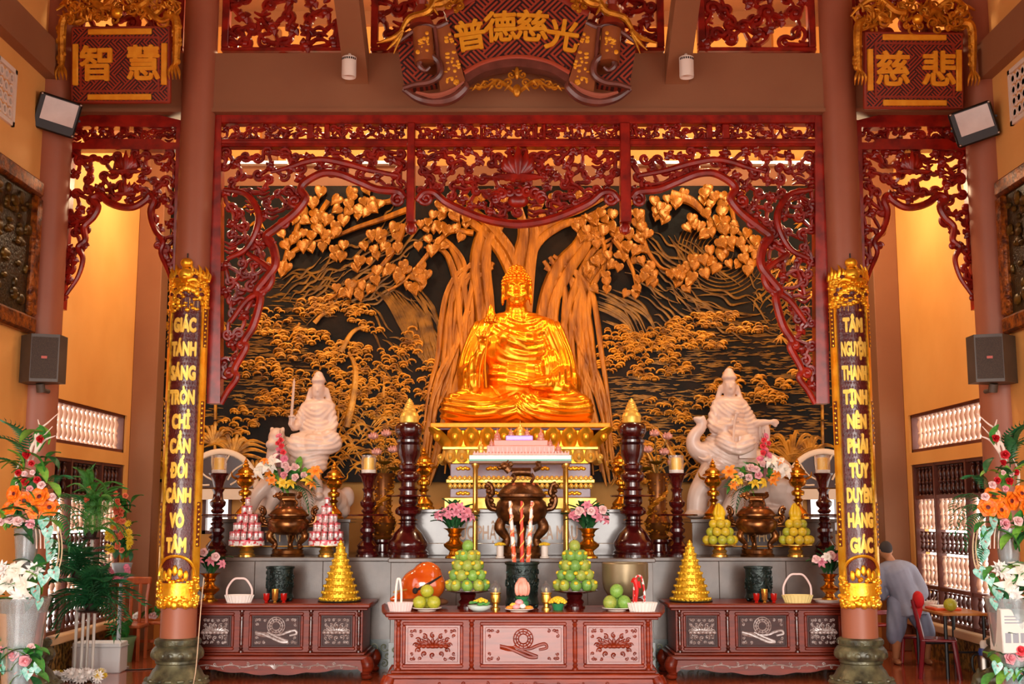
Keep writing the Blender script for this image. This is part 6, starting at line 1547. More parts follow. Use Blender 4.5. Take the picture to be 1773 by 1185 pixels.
def wood_stand(px, Y, z, r, h, label, m, name='fruit_stand', grp=None):
    t = thing(name, label, 'stand', at(px, Y, z), grp)
    q = M(); q.lathe([(r * .46, 0), (r * .46, .02), (r * .36, .04), (r * .42, .07), (r * .3, .1), (r * .36, h * .75), (r * .3, h - .03)], 24); q.build('foot', m, t)
    q = M(); q.lathe([(0, h - .03), (r * .6, h - .03), (r, h - .005), (r, h), (r * .9, h + .004), (0, h)], 30); q.build('dish', m, t); return t
for px, side in ((810, 'left'), (995, 'right')):
    Y = 13.2; h = .19; R = 38 * MP(Y) * 1.05
    wood_stand(px, Y, FZ, R, h, 'turned dark red stand under the %s green fruit pyramid' % side, RW)
    fr = .062; z = FZ + h + fr * .9; x = XA(px, Y, FZ + .5); grp = 'green fruits of the %s pyramid' % side; ROW = ('bottom', 'second', 'third', 'fourth', 'top')
    for row, (n, rr_) in enumerate(((9, .185), (8, .15), (7, .118), (6, .08), (1, 0))):
        rg = ring(n, .5 if n % 2 == 0 else 0)
        for i, (ca, sa) in enumerate(rg):
            fruit('green_fruit', GF, (x + rr_ * ca, Y + rr_ * sa, z), fr * rf.uniform(.95, 1.04), ('single green fruit topping the pyramid on the %s dark red stand' % side) if n == 1 else '%s green fruit from the left in the %s row of the %s pyramid' % (ORD[i], ROW[row], side), 'fruit', grp)
        if n > 1:
            m_ = n // 2 + 1
            for i in range(m_):
                a = -PI + PI * (i + .5) / m_; R2 = rr_ + .045
                fruit('kumquat', YFS, (x + R2 * math.cos(a), Y + R2 * math.sin(a), z + fr * .75 - .02), .022, '%s yellow kumquat from the left above the %s row of the %s green pyramid' % (ORD[i], ROW[row], side), 'fruit', 'kumquats of the %s pyramid' % side)
        z += .103
def plate(px, Y, z, r, label, m=None):
    t = tag(None or (lambda q: (q.lathe([(0, 0), (r * .6, 0), (r * .62, .008), (r, .026), (r, .032), (r * .6, .014), (0, .012)], 28), q.build('plate', m or WHITEP, None, at(px, Y, z)))[1])(M()), label, 'plate'); return t
for px, side, Y in ((739, 'left', 12.85), (1068, 'right', 12.85)):
    plate(px, Y, FZ, .155, 'white plate of guavas in front of the %s' % ('wooden fish' if px < 900 else 'singing bowl')); x = XA(px, Y, FZ)
    for dx, dy, dz, wh in ((-.075, -.04, 0, 'left'), (.075, -.04, 0, 'right'), (0, .08, 0, 'rear'), (0, .0, .115, 'topmost')):
        fruit('guava', [GF[0], GF[1]] if px > 900 else [YGF[1], GF[1]], (x + dx, Y + dy, FZ + .085 + dz), .072, '%s pale green guava on the white plate at the %s of front table' % (wh, side), 'fruit', 'guavas on the %s plate' % side)
# yellow-green fruits on brass stands either side of the right urn
for px, side in ((1246, 'left'), (1378, 'right')):
    Y = 15.45; k = MP(Y); wood_stand(px, Y, LZ, 31 * k, .15, 'brass stand under the yellow fruit pyramid on the %s of the right urn' % side, BRASSY); x = XA(px, Y, LZ + .3); z = LZ + .15 + .06
    for row, (n, rr_) in enumerate(((9, .17), (7, .12), (5, .085))):
        for i, (ca, sa) in enumerate(ring(n, .5 if n == 7 else 0)):
            fruit('yellow_fruit', YGF, (x + rr_ * ca, Y + rr_ * sa, z), .061, '%s yellow-green citrus from left, %s row of pile %s of right urn' % (ORD[i], ('bottom', 'middle', 'top')[row], side), 'fruit', 'yellow fruits %s of the right urn' % side)
        z += .1
    t = thing('buddhas_hand_citron', 'fingered yellow citron topping the pyramid on the %s of the right urn' % side, 'fruit', (x, Y, z - .03))
    q = M()
    for i in range(7):
        a = 2 * PI * i / 7; q.tube([(0, 0, 0), (.05 * math.cos(a), .05 * math.sin(a), .06), (.035 * math.cos(a), .035 * math.sin(a), .15 + .02 * (i % 3))], [.04, .034, .012], 8, n=4)
    q.ell((0, 0, 0), (.075, .075, .05), 12, 8); q.build('rind', YF_, t)

# ------------------------------------------------------------------ can pyramids
CANM = mat('can_print', '#e8dcd8', '#c82838', 14, .3, metal=.3, pos=(.5, .58), detail=2); CANR = mat('can_red', '#c8243a', rough=.3, metal=.3)
q = M(); q.lathe([(.026, 0), (.031, .006), (.031, .102), (.026, .112), (.024, .112), (.022, .106), (0, .106)], 14); o = q.build('can', CANM); CANB = o.data; bpy.data.objects.remove(o)
q = M(); q.lathe([(.0315, .088), (.0315, .1), (.0265, .1125), (.024, .1125)], 14); o = q.build('rim_band', CANR); CANT = o.data; bpy.data.objects.remove(o)
for px, side in ((427, 'left'), (565, 'right')):
    Y = 15.45; k = MP(Y); x = XA(px, Y, LZ + .2)
    wood_stand(px, Y, LZ, 31 * k, .14, 'brass stand under the can pyramid on the %s of the left urn' % side, BRASSY)
    z = LZ + .141
    t = thing('cake_tin', 'round red and white tin under the can pyramid on the %s of left urn' % side, 'tin', (x, Y, z)); q = M(); q.lathe([(0, 0), (.225, 0), (.225, .055), (0, .055)], 30); q.build('tin_body', mat('tin_print', '#eadfda', '#d0303c', 18, .35, pos=(.52, .58), detail=2), t)
    q = M(); q.lathe([(.228, .056), (.228, .068), (0, .07)], 30); q.build('lid', CANR, t); z += .07
    for row, (n, rr_) in enumerate(((14, .18), (11, .14), (8, .1), (4, .05), (1, 0))):
        for i, (ca, sa) in enumerate(ring(n, .5 if n == 4 else 0)):
            o = bpy.data.objects.new('drink_can', CANB); COL.objects.link(o); o.location = (x + rr_ * ca, Y + rr_ * sa, z); o.scale = (1.12, 1.12, .93); o.rotation_euler = (0, 0, rf.uniform(0, 6))
            tag(o, ('single red and white can topping the pyramid on the %s of the left urn' % side) if n == 1 else '%s red-white can from left, %s row of the pyramid %s of left urn' % (ORD[i], ('bottom', 'second', 'third', 'fourth')[row], side), 'can', 'drink cans in the %s pyramid' % side); c_ = bpy.data.objects.new('rim_band', CANT); COL.objects.link(c_); c_.parent = o
        z += .105
        if n > 4:
            q = M(); q.lathe([(0, 0), (rr_ + .01, 0), (rr_ + .01, .003), (0, .003)], 24); tag(q.build('card_disc', mat('card_pink', '#e0787c', rough=.6), None, (x, Y, z - .001)), 'pink card disc %s in the can pyramid on the %s of left urn' % ({14: 'lowest', 11: 'middle', 8: 'upper'}[n], side), 'card'); z += .003
# ------------------------------------------------------------------ golden cones
for px, side in ((588, 'left'), (1196, 'right')):
    Y = 14.65; k = MP(Y); t = thing('gold_cone', 'golden tiered offering cone on the %s side table' % side, 'offering cone', at(px, Y, SZ), 'golden offering cones')
    q = M(); q.lathe(prof([(0, 0), (36, 0), (37, 2), (34, 3), (0, 3)], k), 30); q.build('black_base', BLACK, t)
    nt = 9; GC = mat('gold_paper', '#d8a018', '#f0c838', 40, .3, metal=.6, bump=.4, bscale=60); z = 3.
    for i in range(nt):
        r = 33 * (1 - i / (nt + .7)); h = 95 / nt
        q = M(); q.lathe(prof([(r, z), (r * 1.02, z + h * .3), (r * .98, z + h * .45), (r * .9, z + h * .5), (r * .87, z + h), (0, z + h)], k), 28); q.build('tier', GC, t)
        q = M(); n = max(6, int(r * .9))
        for j in range(n): q.ell(tuple(k * v for v in (r * math.cos(2 * PI * j / n), r * math.sin(2 * PI * j / n), z + h * .22)), (.02, .02, .018), 6, 4)
        q.build('gold_rosettes', GC, t, kind='stuff'); z += h
    q = M(); q.lathe(prof([(3, z), (3.4, z + 2), (0, z + 6)], k), 10); q.build('tip', GC, t)
# ------------------------------------------------------------------ small things on the tables
def basket(px, Y, z, w_, label, m, hm, hh, hw, off=0):
    t = thing('basket', label, 'basket', at(px, Y, z)); q = M()
    q.lathe([(w_ * .8, 0), (w_, .085), (w_ * 1.02, .09), (w_ * .96, .085), (w_ * .76, .01), (0, .008)], 24, sy=.7)
    for j in range(26):
        a = 2 * PI * j / 26; q.tube([(w_ * .8 * math.cos(a), w_ * .56 * math.sin(a), 0), (w_ * 1.01 * math.cos(a), w_ * .705 * math.sin(a), .088)], .006, 5)
    q.build('bowl', m, t)
    q = M(); q.tube([(off - hw, 0, .08), (off - hw * .95, 0, hh * .6), (off - hw * .5, 0, hh * .95), (off, 0, hh), (off + hw * .5, 0, hh * .95), (off + hw * .95, 0, hh * .6), (off + hw, 0, .08)], .012, 8, n=5); q.build('handle', hm, t); return t
WB = mat('basket_white', '#eadfd6', rough=.55); PKB = mat('basket_pink', '#e8ccc6', rough=.5)
basket(693, 12.78, FZ, .13, 'small white basket at the left end of front table', PKB, WB, .33, .03, -.02)
t = basket(1112, 12.76, FZ, .155, 'white basket with candy striped handle at the right end of front table', WB, mat('candy_stripe', '#d02020', '#f0e6e0', 30, .4, stretch=(1, 1, 1), pos=(.48, .52), detail=0), .36, .055, -.03)
q = M(); q.tube([(-.07, -.05, .1), (-.06, -.06, .22), (-.08, -.06, .32), (-.11, -.04, .3)], [.014, .02, .03, .01], 7, n=4); q.tube([(-.05, -.05, .3), (-.02, -.06, .24)], [.03, .01], 7); q.build('ribbon', mat('ribbon_red', '#d01818', rough=.4), t)
basket(414, 14.5, SZ, .17, 'white lidless basket with tall hoop handle on the left side table', WB, PKB, .28, .15)
basket(1381, 14.5, SZ, .18, 'pale yellow basket with hoop handle on the right side table', mat('basket_cream', '#e6d08a', rough=.5), PKB, .33, .165)
def cup_candle(px, Y, z, lab, tall):
    t = thing('candle_cup', lab, 'candle', at(px, Y, z)); h = .11 if not tall else .16
    q = M(); q.lathe([(.02, 0), (.026, .004), (.016, .02), (.034, .04), (.04, h), (.036, h), (.03, .045), (0, .042)], 16); q.build('cup', mat('red_glass', '#a81410', rough=.12, coat=.6) if not tall else BRASSY, t)
    q = M(); q.lathe([(.034, h - .015), (.034, h - .006), (0, h - .004)], 14); q.build('wax', mat('wax_cream', '#f4d890', rough=.5), t)
    q = M(); q.tube([(0, 0, h - .006), (0, 0, h + .014)], .003, 5); q.build('wick', BLACK, t)
for pxs, side in (((461, 476, 491), 'left'), ((1310, 1324, 1340), 'right')):
    for i, px in enumerate(pxs): cup_candle(px, 14.42, SZ, ('red glass candle cup left of the brass cup on the %s side table', 'taller brass candle cup between two red cups on the %s side table', 'red glass candle cup right of the brass cup on the %s side table')[i] % side, i == 1)
for px, side in ((858, 'left'), (946, 'right')):
    t = thing('oil_lamp', 'small brass oil lamp with glass globe on the %s of the front incense pot' % side, 'oil lamp', at(px, 12.95, FZ)); q = M()
    q.lathe([(.05, 0), (.05, .02), (.03, .03), (.028, .06), (.05, .08), (.055, .13), (.05, .16), (.06, .17), (.06, .18), (0, .18)], 20); q.build('font', BRASSY, t)
    q = M(); q.lathe([(.04, .18), (.055, .21), (.05, .25), (.02, .28), (.016, .3)], 18); q.build('globe', GLASS, t)
    q = M(); q.ell((0, 0, .205), (.01, .01, .022), 8, 6); q.build('wick_flame', mat('wick', '#f0d090', rough=.5), t)
t = thing('lotus_candle', 'peach-pink lotus bud candle in a green holder before the incense pot', 'candle', at(904, 12.9, FZ + .0))
q = M(); q.lathe([(.07, 0), (.07, .09), (.05, .1), (.075, .14), (.0, .15)], 18); q.build('holder', mat('holder_green', '#2a7a4a', rough=.4), t)
q = M(); q.lathe([(0, .14), (.06, .16), (.075, .22), (.06, .29), (.035, .33), (0, .34)], 18)
for j in range(7): a = 2 * PI * j / 7; q.ell((.055 * math.cos(a), .055 * math.sin(a), .22), (.03, .03, .075), 8, 6)
q.build('bud', mat('peach_wax', '#f0907a', '#f6b4a0', 9, .35), t)
def item_plate(px, Y, label, r, items):
    plate(px, Y, FZ, r, label)
    x = XA(px, Y, FZ)
    for dx, dy, dz, rad, m, nm, lab in items:
        q = M(); q.ell((0, 0, 0), rad, 10, 7); q.tube([(-rad[0] * .5, 0, rad[2] * .8), (rad[0] * .5, 0, rad[2] * .85)], rad[2] * .2, 5); tag(q.build(nm, m, None, (x + dx, Y + dy, FZ + .03 + dz)), lab, 'sweet')
    return
SW = [mat('sweet_pink', '#f0a0a4', rough=.4), mat('sweet_orange', '#e88a2a', rough=.4), mat('sweet_white', '#f0e6e0', rough=.4), mat('sweet_yellow', '#f0c84a', rough=.4)]
item_plate(899, 12.72, 'shallow plate of wrapped sweets at the front middle of front table', .15, [(-.1, -.02, .01, (.04, .03, .02), SW[1], 'wrapped_sweet', 'orange wrapped sweet at the left on the sweets plate'), (.1, -.02, .01, (.045, .03, .02), SW[1], 'wrapped_sweet', 'orange wrapped sweet at the right on the sweets plate'), (-.03, -.04, .02, (.04, .03, .025), SW[0], 'wrapped_sweet', 'pink wrapped sweet in front on the sweets plate'), (.035, -.03, .025, (.035, .03, .025), SW[2], 'wrapped_sweet', 'white wrapped sweet in front on the sweets plate'), (0, .03, .06, (.045, .035, .03), SW[0], 'wrapped_sweet', 'pink wrapped sweet on top of the sweets plate'), (-.06, .04, .03, (.04, .03, .025), SW[3], 'wrapped_sweet', 'yellow wrapped sweet behind on the sweets plate')])
t = thing('flower_bowl', 'white bowl of green leaves with a yellow flower on front table', 'bowl', at(830, 12.75, FZ)); q = M(); q.lathe([(.06, 0), (.11, .03), (.125, .06), (.12, .06), (.1, .03), (0, .02)], 24); q.build('bowl', mat('bowl_aqua', '#d8ece4', rough=.3), t)
q = M(); rr = random.Random(1)
for j in range(16): a = rr.uniform(0, 6.3); q.ell((.08 * math.cos(a), .06 * math.sin(a), .07 + rr.uniform(0, .03)), (.035, .03, .012), 7, 4)
q.build('leaves', mat('leaf_fresh', '#4a9a4a', '#6ab45a', 8, .5), t, kind='stuff'); q = M()
for j in range(20): a = j * 2.4; r = .004 * j ** .75 * 2; q.ell((.02 + r * math.cos(a), -.02 + r * math.sin(a), .13 - r * .4), (.018, .018, .014), 6, 4)
q.build('flower', mat('marigold', '#f0c01a', '#f6d648', 9, .5), t)
t = thing('marigold_pot', 'yellow marigold in a small green pot right of the front incense pot', 'flower pot', at(966, 12.9, FZ)); q = M(); q.lathe([(.05, 0), (.07, .07), (.065, .07), (0, .06)], 18); q.build('pot', mat('holder_green', '#2a7a4a'), t)
q = M()
for j in range(40): a = j * 2.4; r = .0135 * j ** .5; q.ell((r * math.cos(a), r * math.sin(a), .13 - r * r * 7), (.02, .02, .016), 6, 4)
q.build('flower', mat('marigold', '#f0c01a'), t)
for px, side in ((866, 'left'), (943, 'right')):
    t = thing('marigold_jar', 'white jar with yellow flower on the altar tier %s of the urn foot' % side, 'jar', at(px, 14.98, LZ)); k = MP(15)
    q = M(); q.lathe(prof([(8, 0), (8, 2), (6, 3), (6, 20), (5, 21), (0, 21)], k), 18); q.build('jar', WHITEP, t)
    q = M()
    for j in range(26): a = j * 2.4; r = .0115 * j ** .5; q.ell((r * math.cos(a), r * math.sin(a), 25 * k - r * r * 6), (.018, .018, .014), 6, 4)
    q.build('flower', mat('marigold', '#f0c01a'), t)
# ================================================================== flowers: one source mesh per kind, shared by all copies
def src(q, m, nm='x'):
    o = q.build(nm, m, sharp=70); me = o.data; bpy.data.objects.remove(o); return me
def petal(q, L_, W_, up, curlz, a, c=(0, 0, 0), n=5):
    """one petal: starts at c, radial direction a, rising by up, curling at the tip"""
    vs = []; ca, sa = math.cos(a), math.sin(a)
    for i in range(n + 1):
        u = i / n; r = L_ * u; z = up * math.sin(u * PI / 2) - curlz * u ** 3; w_ = W_ * math.sin(PI * min(1, u * .82 + .12)) ** .8 * (1 if u < 1 else .5)
        for s_ in (-1, 0, 1): vs.append((c[0] + r * ca - s_ * w_ * sa, c[1] + r * sa + s_ * w_ * ca, c[2] + z + .18 * w_ * s_ * s_))
    fs = [(i * 3 + j, i * 3 + j + 1, i * 3 + j + 4, i * 3 + j + 3) for i in range(n) for j in (0, 1)]
    q.add(vs, fs)
def rose_q():
    q = M()
    for ring, (n, r, h, w_) in enumerate(((5, .8, .35, .5), (5, .6, .7, .42), (4, .38, .95, .34), (3, .2, 1.05, .24))):
        for j in range(n): petal(q, r, w_, h, .12 if ring < 2 else -.05, 2 * PI * j / n + ring * .5)
    q.ell((0, 0, .55), (.2, .2, .45), 8, 6); return q
def lily_q():
    q = M()
    for j in range(6): petal(q, 1.05 if j % 2 else .95, .26, .55, .75, 2 * PI * j / 6)
    q.lathe([(.03, -.6), (.08, -.2), (.16, .1)], 8)
    for j in range(5): a = j * 1.25; q.tube([(0, 0, .0), (.12 * math.cos(a), .12 * math.sin(a), .4), (.26 * math.cos(a), .26 * math.sin(a), .62)], .025, 5)
    return q
def pansy_q():
    q = M()
    for j in range(6): petal(q, .95, .52, .3, .15, 2 * PI * j / 6)
    for j in range(5): petal(q, .65, .4, .45, .1, 2 * PI * j / 5 + .5)
    return q
def anth_q():
    q = M(); out = [(0, .25), (.3, .52), (.55, .4), (.62, .1), (.5, -.25), (.28, -.6), (0, -1.0)]
    pl = out + [(-x, z) for x, z in out[-2:0:-1]]
    vs = [(0, 0, -.05)] + [(x, z, .12 * abs(x)) for x, z in pl]; n = len(pl)
    q.add(vs, [(0, 1 + i, 1 + (i + 1) % n) for i in range(n)]); return q
def daisy_q():
    q = M()
    for r_, n in ((1., 11), (.7, 9), (.4, 6)):
        for j in range(n): petal(q, r_, .17, .25 + (1 - r_) * .6, 0, 2 * PI * j / n + r_, n=3)
    return q
def leaf_q():
    q = M(); vs = []; n = 6
    for i in range(n + 1):
        u = i / n; w_ = .24 * math.sin(PI * min(1, u * .95 + .03)) ** .8; z = .2 * math.sin(u * PI) 
        for s_ in (-1, 0, 1): vs.append((s_ * w_, u, z + .06 * abs(s_)))
    q.add(vs, [(i * 3 + j, i * 3 + j + 1, i * 3 + j + 4, i * 3 + j + 3) for i in range(n) for j in (0, 1)]); return q
def frond_q(n=16, drop=.5, w_=.3):
    q = M(); pts = [(0, u, .35 * math.sin(u * PI * .75) - drop * u * u) for u in np.linspace(0, 1, 9)]; q.tube(pts, [.014, .012, .004], 5)
    for i in range(n):
        u = (i + 1) / n; y = u; z = .35 * math.sin(u * PI * .75) - drop * u * u; l = w_ * math.sin(PI * (u * .85 + .1)) ** .7 + .04
        for s_ in (-1, 1): q.add([(0, y - .015, z), (0, y + .015, z), (s_ * l * .6, y + .085, z - .02), (s_ * l, y + .16, z - .10), (s_ * l * .55, y + .03, z - .03)], [(0, 1, 2), (0, 2, 4), (2, 3, 4)])
    return q
LEAF = mat('leaf_green', '#2f7a34', '#4f9c40', 6, .5); LEAFD = mat('leaf_dark', '#1a4a28', '#2c6a38', 6, .5); LEAFY = mat('leaf_lime', '#6aa83a', '#8ac04a', 6, .5); PALM = mat('palm_dark', '#1c5634', '#2e7a44', 6, .45)
FL = {}
for nm, q, m in (('red_rose', rose_q(), mat('rose_red', '#b01018', '#d0202a', 6, .5)), ('pink_rose', rose_q(), mat('rose_pink', '#ec98a4', '#f6b8c0', 6, .5)), ('pale_rose', rose_q(), mat('rose_pale', '#f0c4c4', '#f6d8d4', 6, .5)),
                 ('white_lily', lily_q(), mat('lily_white', '#f0ece0', '#faf6ea', 5, .45)), ('pink_lily', lily_q(), mat('lily_pink', '#c02858', '#f0b0bc', 22, .45, pos=(.44, .56))), ('orange_lily', lily_q(), mat('lily_orange', '#ee7a14', '#f6a030', 5, .45)), ('yellow_lily', lily_q(), mat('lily_yellow', '#f2c01c', '#f8d84a', 5, .45)),
                 ('orange_pansy', pansy_q(), mat('pansy_orange', '#e85c08', '#f68a18', 4, .5)), ('anthurium', anth_q(), mat('anthurium_aqua', '#5fb8a4', '#b4dcd2', 3, .3)), ('white_dahlia', daisy_q(), mat('dahlia_white', '#eeeae6', '#faf6f2', 5, .5)), ('yellow_chrysanthemum', daisy_q(), mat('chrys_yellow', '#f0c818', '#f6dc48', 5, .5)),
                 ('orchid', pansy_q(), mat('orchid_pink', '#d05a7c', '#e88aa0', 6, .5)), ('salmon_gladiolus', rose_q(), mat('glad_salmon', '#ee7a54', '#f69a74', 6, .5)), ('coral_rose', rose_q(), mat('rose_coral', '#e83a4a', '#f05a64', 6, .5)),
                 ('leaf', leaf_q(), LEAF), ('dark_leaf', leaf_q(), LEAFD), ('lime_leaf', leaf_q(), LEAFY), ('palm_frond', frond_q(), PALM), ('fern_frond', frond_q(20, .35, .16), mat('fern_green', '#3a8438', '#5aa448', 6, .5)), ('brown_frond', frond_q(14, .3, .22), mat('frond_brown', '#8a5a34', '#b07a50', 6, .6))):
    FL[nm] = src(q, m, nm)
q = M(); q.ell((0, 0, .12), (.3, .3, .12), 10, 6); FL['_pansy_eye'] = src(q, mat('pansy_eye', '#5a0c10', rough=.6))
q = M(); q.tube([(0, .1, .02), (.02, 0, .2), (.03, -.12, .42)], [.06, .05, .03], 7, n=3); FL['_spadix'] = src(q, mat('spadix_pink', '#e07a70', rough=.5))
rfl = random.Random(31)
def facing(yaw, pitch): return (PI / 2 - pitch, 0, yaw)          # petals open towards -Y, turned by yaw, tilted up by pitch
def fl(kind, par, loc, sc, yaw=None, pitch=None, roll=None):
    yaw = rfl.uniform(-.7, .7) if yaw is None else yaw; pitch = rfl.uniform(0, .8) if pitch is None else pitch
    o = bpy.data.objects.new(kind, FL[kind]); COL.objects.link(o); o.parent = par; o.location = loc; o.scale = (sc, sc, sc)
    if 'leaf' in kind or 'frond' in kind:      # pitch = elevation of the tip, yaw = heading in the XZ picture plane
        d = Vector((math.sin(yaw), -.35 if roll is None else roll, math.cos(yaw))).normalized(); o.rotation_euler = d.to_track_quat('Y', 'Z').to_euler()
    else: o.rotation_euler = facing(yaw, pitch)
    if kind == 'orange_pansy':
        e = bpy.data.objects.new('eye', FL['_pansy_eye']); COL.objects.link(e); e.parent = o
    if kind == 'anthurium':
        o.rotation_euler = (PI / 2 - pitch * .6, rfl.uniform(-.4, .4), yaw); e = bpy.data.objects.new('spadix', FL['_spadix']); COL.objects.link(e); e.parent = o
    return o
# ------------------------------------------------------------------ lily bunches in brass vases
def lily_vase(px, Y, z, hv, label, n, w_, kinds=('pink_lily',), dy=0):
    t = thing('lily_vase', label, 'flower vase', at(px, Y, z)); k = hv
    q = M(); q.lathe(prof([(.32, 0), (.32, .05), (.2, .12), (.17, .22), (.36, .38), (.38, .46), (.2, .58), (.17, .68), (.24, .76), (.2, .82), (.26, .92), (.4, 1.), (.34, 1.)], k), 22); q.build('vase', BRASS, t)
    for i in range(n * 4):
        a = (i / (n * 4 - 1) - .5) * 2.4; fl('dark_leaf', t, (a * .06, rfl.uniform(-.05, .05), hv + rfl.uniform(-.02, .1)), rfl.uniform(.2, .32) * w_ / .3, a, 0, rfl.uniform(-.8, .1))
    for i in range(n):
        a = (i + .5) / n - .5; r_ = rfl.uniform(.75, 1.05)
        fl(kinds[i % len(kinds)], t, (w_ * 1.0 * a * 1.5, -.1 - rfl.uniform(0, .08), hv + w_ * (1.0 - .9 * abs(a)) * r_ * (.75 if i % 2 else 1.05)), rfl.uniform(.062, .08) * w_ / .28, a * 1.5, rfl.uniform(-.1, .9))
    return t
lily_vase(787, 15.02, LZ, .36, 'brass vase of pink lilies left of the big urn', 10, .30); lily_vase(1019, 15.02, LZ, .36, 'brass vase of pink lilies right of the big urn', 10, .30, ('pink_lily', 'pink_lily', 'pale_rose'))
lily_vase(362, 14.75, SZ, .33, 'brass vase of pale lilies behind the left couplet column', 6, .26, ('pale_rose', 'pink_lily'))
t_ = lily_vase(1437, 14.6, SZ + .03, .3, 'brass vase of pale lilies on a white plate at the right side table', 7, .28, ('pale_rose', 'pink_lily', 'white_lily'))
(lambda q: tag((q.lathe([(0, 0), (.17, 0), (.2, .03), (.16, .03), (0, .025)], 26), q.build('plate', WHITEP, None, at(1437, 14.6, SZ)))[1], 'white plate under the lily vase on the right side table', 'plate'))(M())
# ------------------------------------------------------------------ mixed arrangements before the marble statues
def arrangement(px, sg, label):
    Y = 16.12; t = thing('flower_arrangement', label, 'flower arrangement', at(px, Y, UZ), 'mixed flower arrangements'); k = MP(Y)
    q = M(); q.lathe([(.08, 0), (.08, .02), (.05, .05), (.12, .16), (.09, .28), (.13, .34), (.11, .34)], 20); q.build('vase', BRONZE, t)
    g = lambda x, y, d=.12: (x * 1.3 * k * sg, -d, (897 - y) * k)
    for x, y, kd, s_ in ((-6, 775, 'coral_rose', .035), (-8, 765, 'coral_rose', .034), (-4, 786, 'coral_rose', .036), (-10, 757, 'orchid', .03), (-2, 796, 'orchid', .036), (-9, 780, 'orchid', .036), (-12, 770, 'coral_rose', .03), (-13, 790, 'orchid', .034),
                         (-26, 808, 'white_lily', .085), (-16, 800, 'white_lily', .08), (-34, 816, 'white_lily', .075), (-2, 806, 'pale_rose', .045), (4, 815, 'pale_rose', .045), (12, 812, 'pale_rose', .05), (0, 824, 'pink_rose', .045), (14, 828, 'pale_rose', .045), (24, 824, 'pale_rose', .04),
                         (-22, 822, 'orange_lily', .05), (-18, 832, 'orange_lily', .05), (38, 818, 'orange_lily', .07), (28, 832, 'yellow_lily', .06), (6, 838, 'yellow_lily', .055), (-4, 836, 'yellow_lily', .055), (-28, 800, 'orange_lily', .045), (34, 840, 'orange_lily', .05)):
        fl(kd, t, g(x, y, rfl.uniform(.14, .2)), s_ * 1.6)
    for i in range(16): fl('lime_leaf' if i < 6 else 'leaf', t, g(rfl.uniform(-25, 25), rfl.uniform(815, 845), .05), rfl.uniform(.16, .28), rfl.uniform(-2.6, 2.6))
    for a, kd, s_ in ((1.3, 'palm_frond', .42), (1.8, 'brown_frond', .4), (2.1, 'palm_frond', .45), (-1.0, 'fern_frond', .3), (.4, 'fern_frond', .36), (-.4, 'palm_frond', .34), (1.0, 'fern_frond', .36), (2.4, 'brown_frond', .34)): fl(kd, t, g(0, 842, .04), s_, a * sg)
    q = M()
    for i in range(5): q.tube([g(-6, 840), g(-10 - i, 790), g(-10 + i * 2.5, 745 + i * 6)], [.012, .01, .004], 5, n=4)
    q.build('dry_twigs', mat('twig_mauve', '#8a5a58', rough=.7), t, kind='stuff')
arrangement(497, 1, 'mixed flowers with pink spike and white lilies before the lion statue'); arrangement(1312, -1, 'mixed flowers with pink spike and orange lilies before the elephant statue')
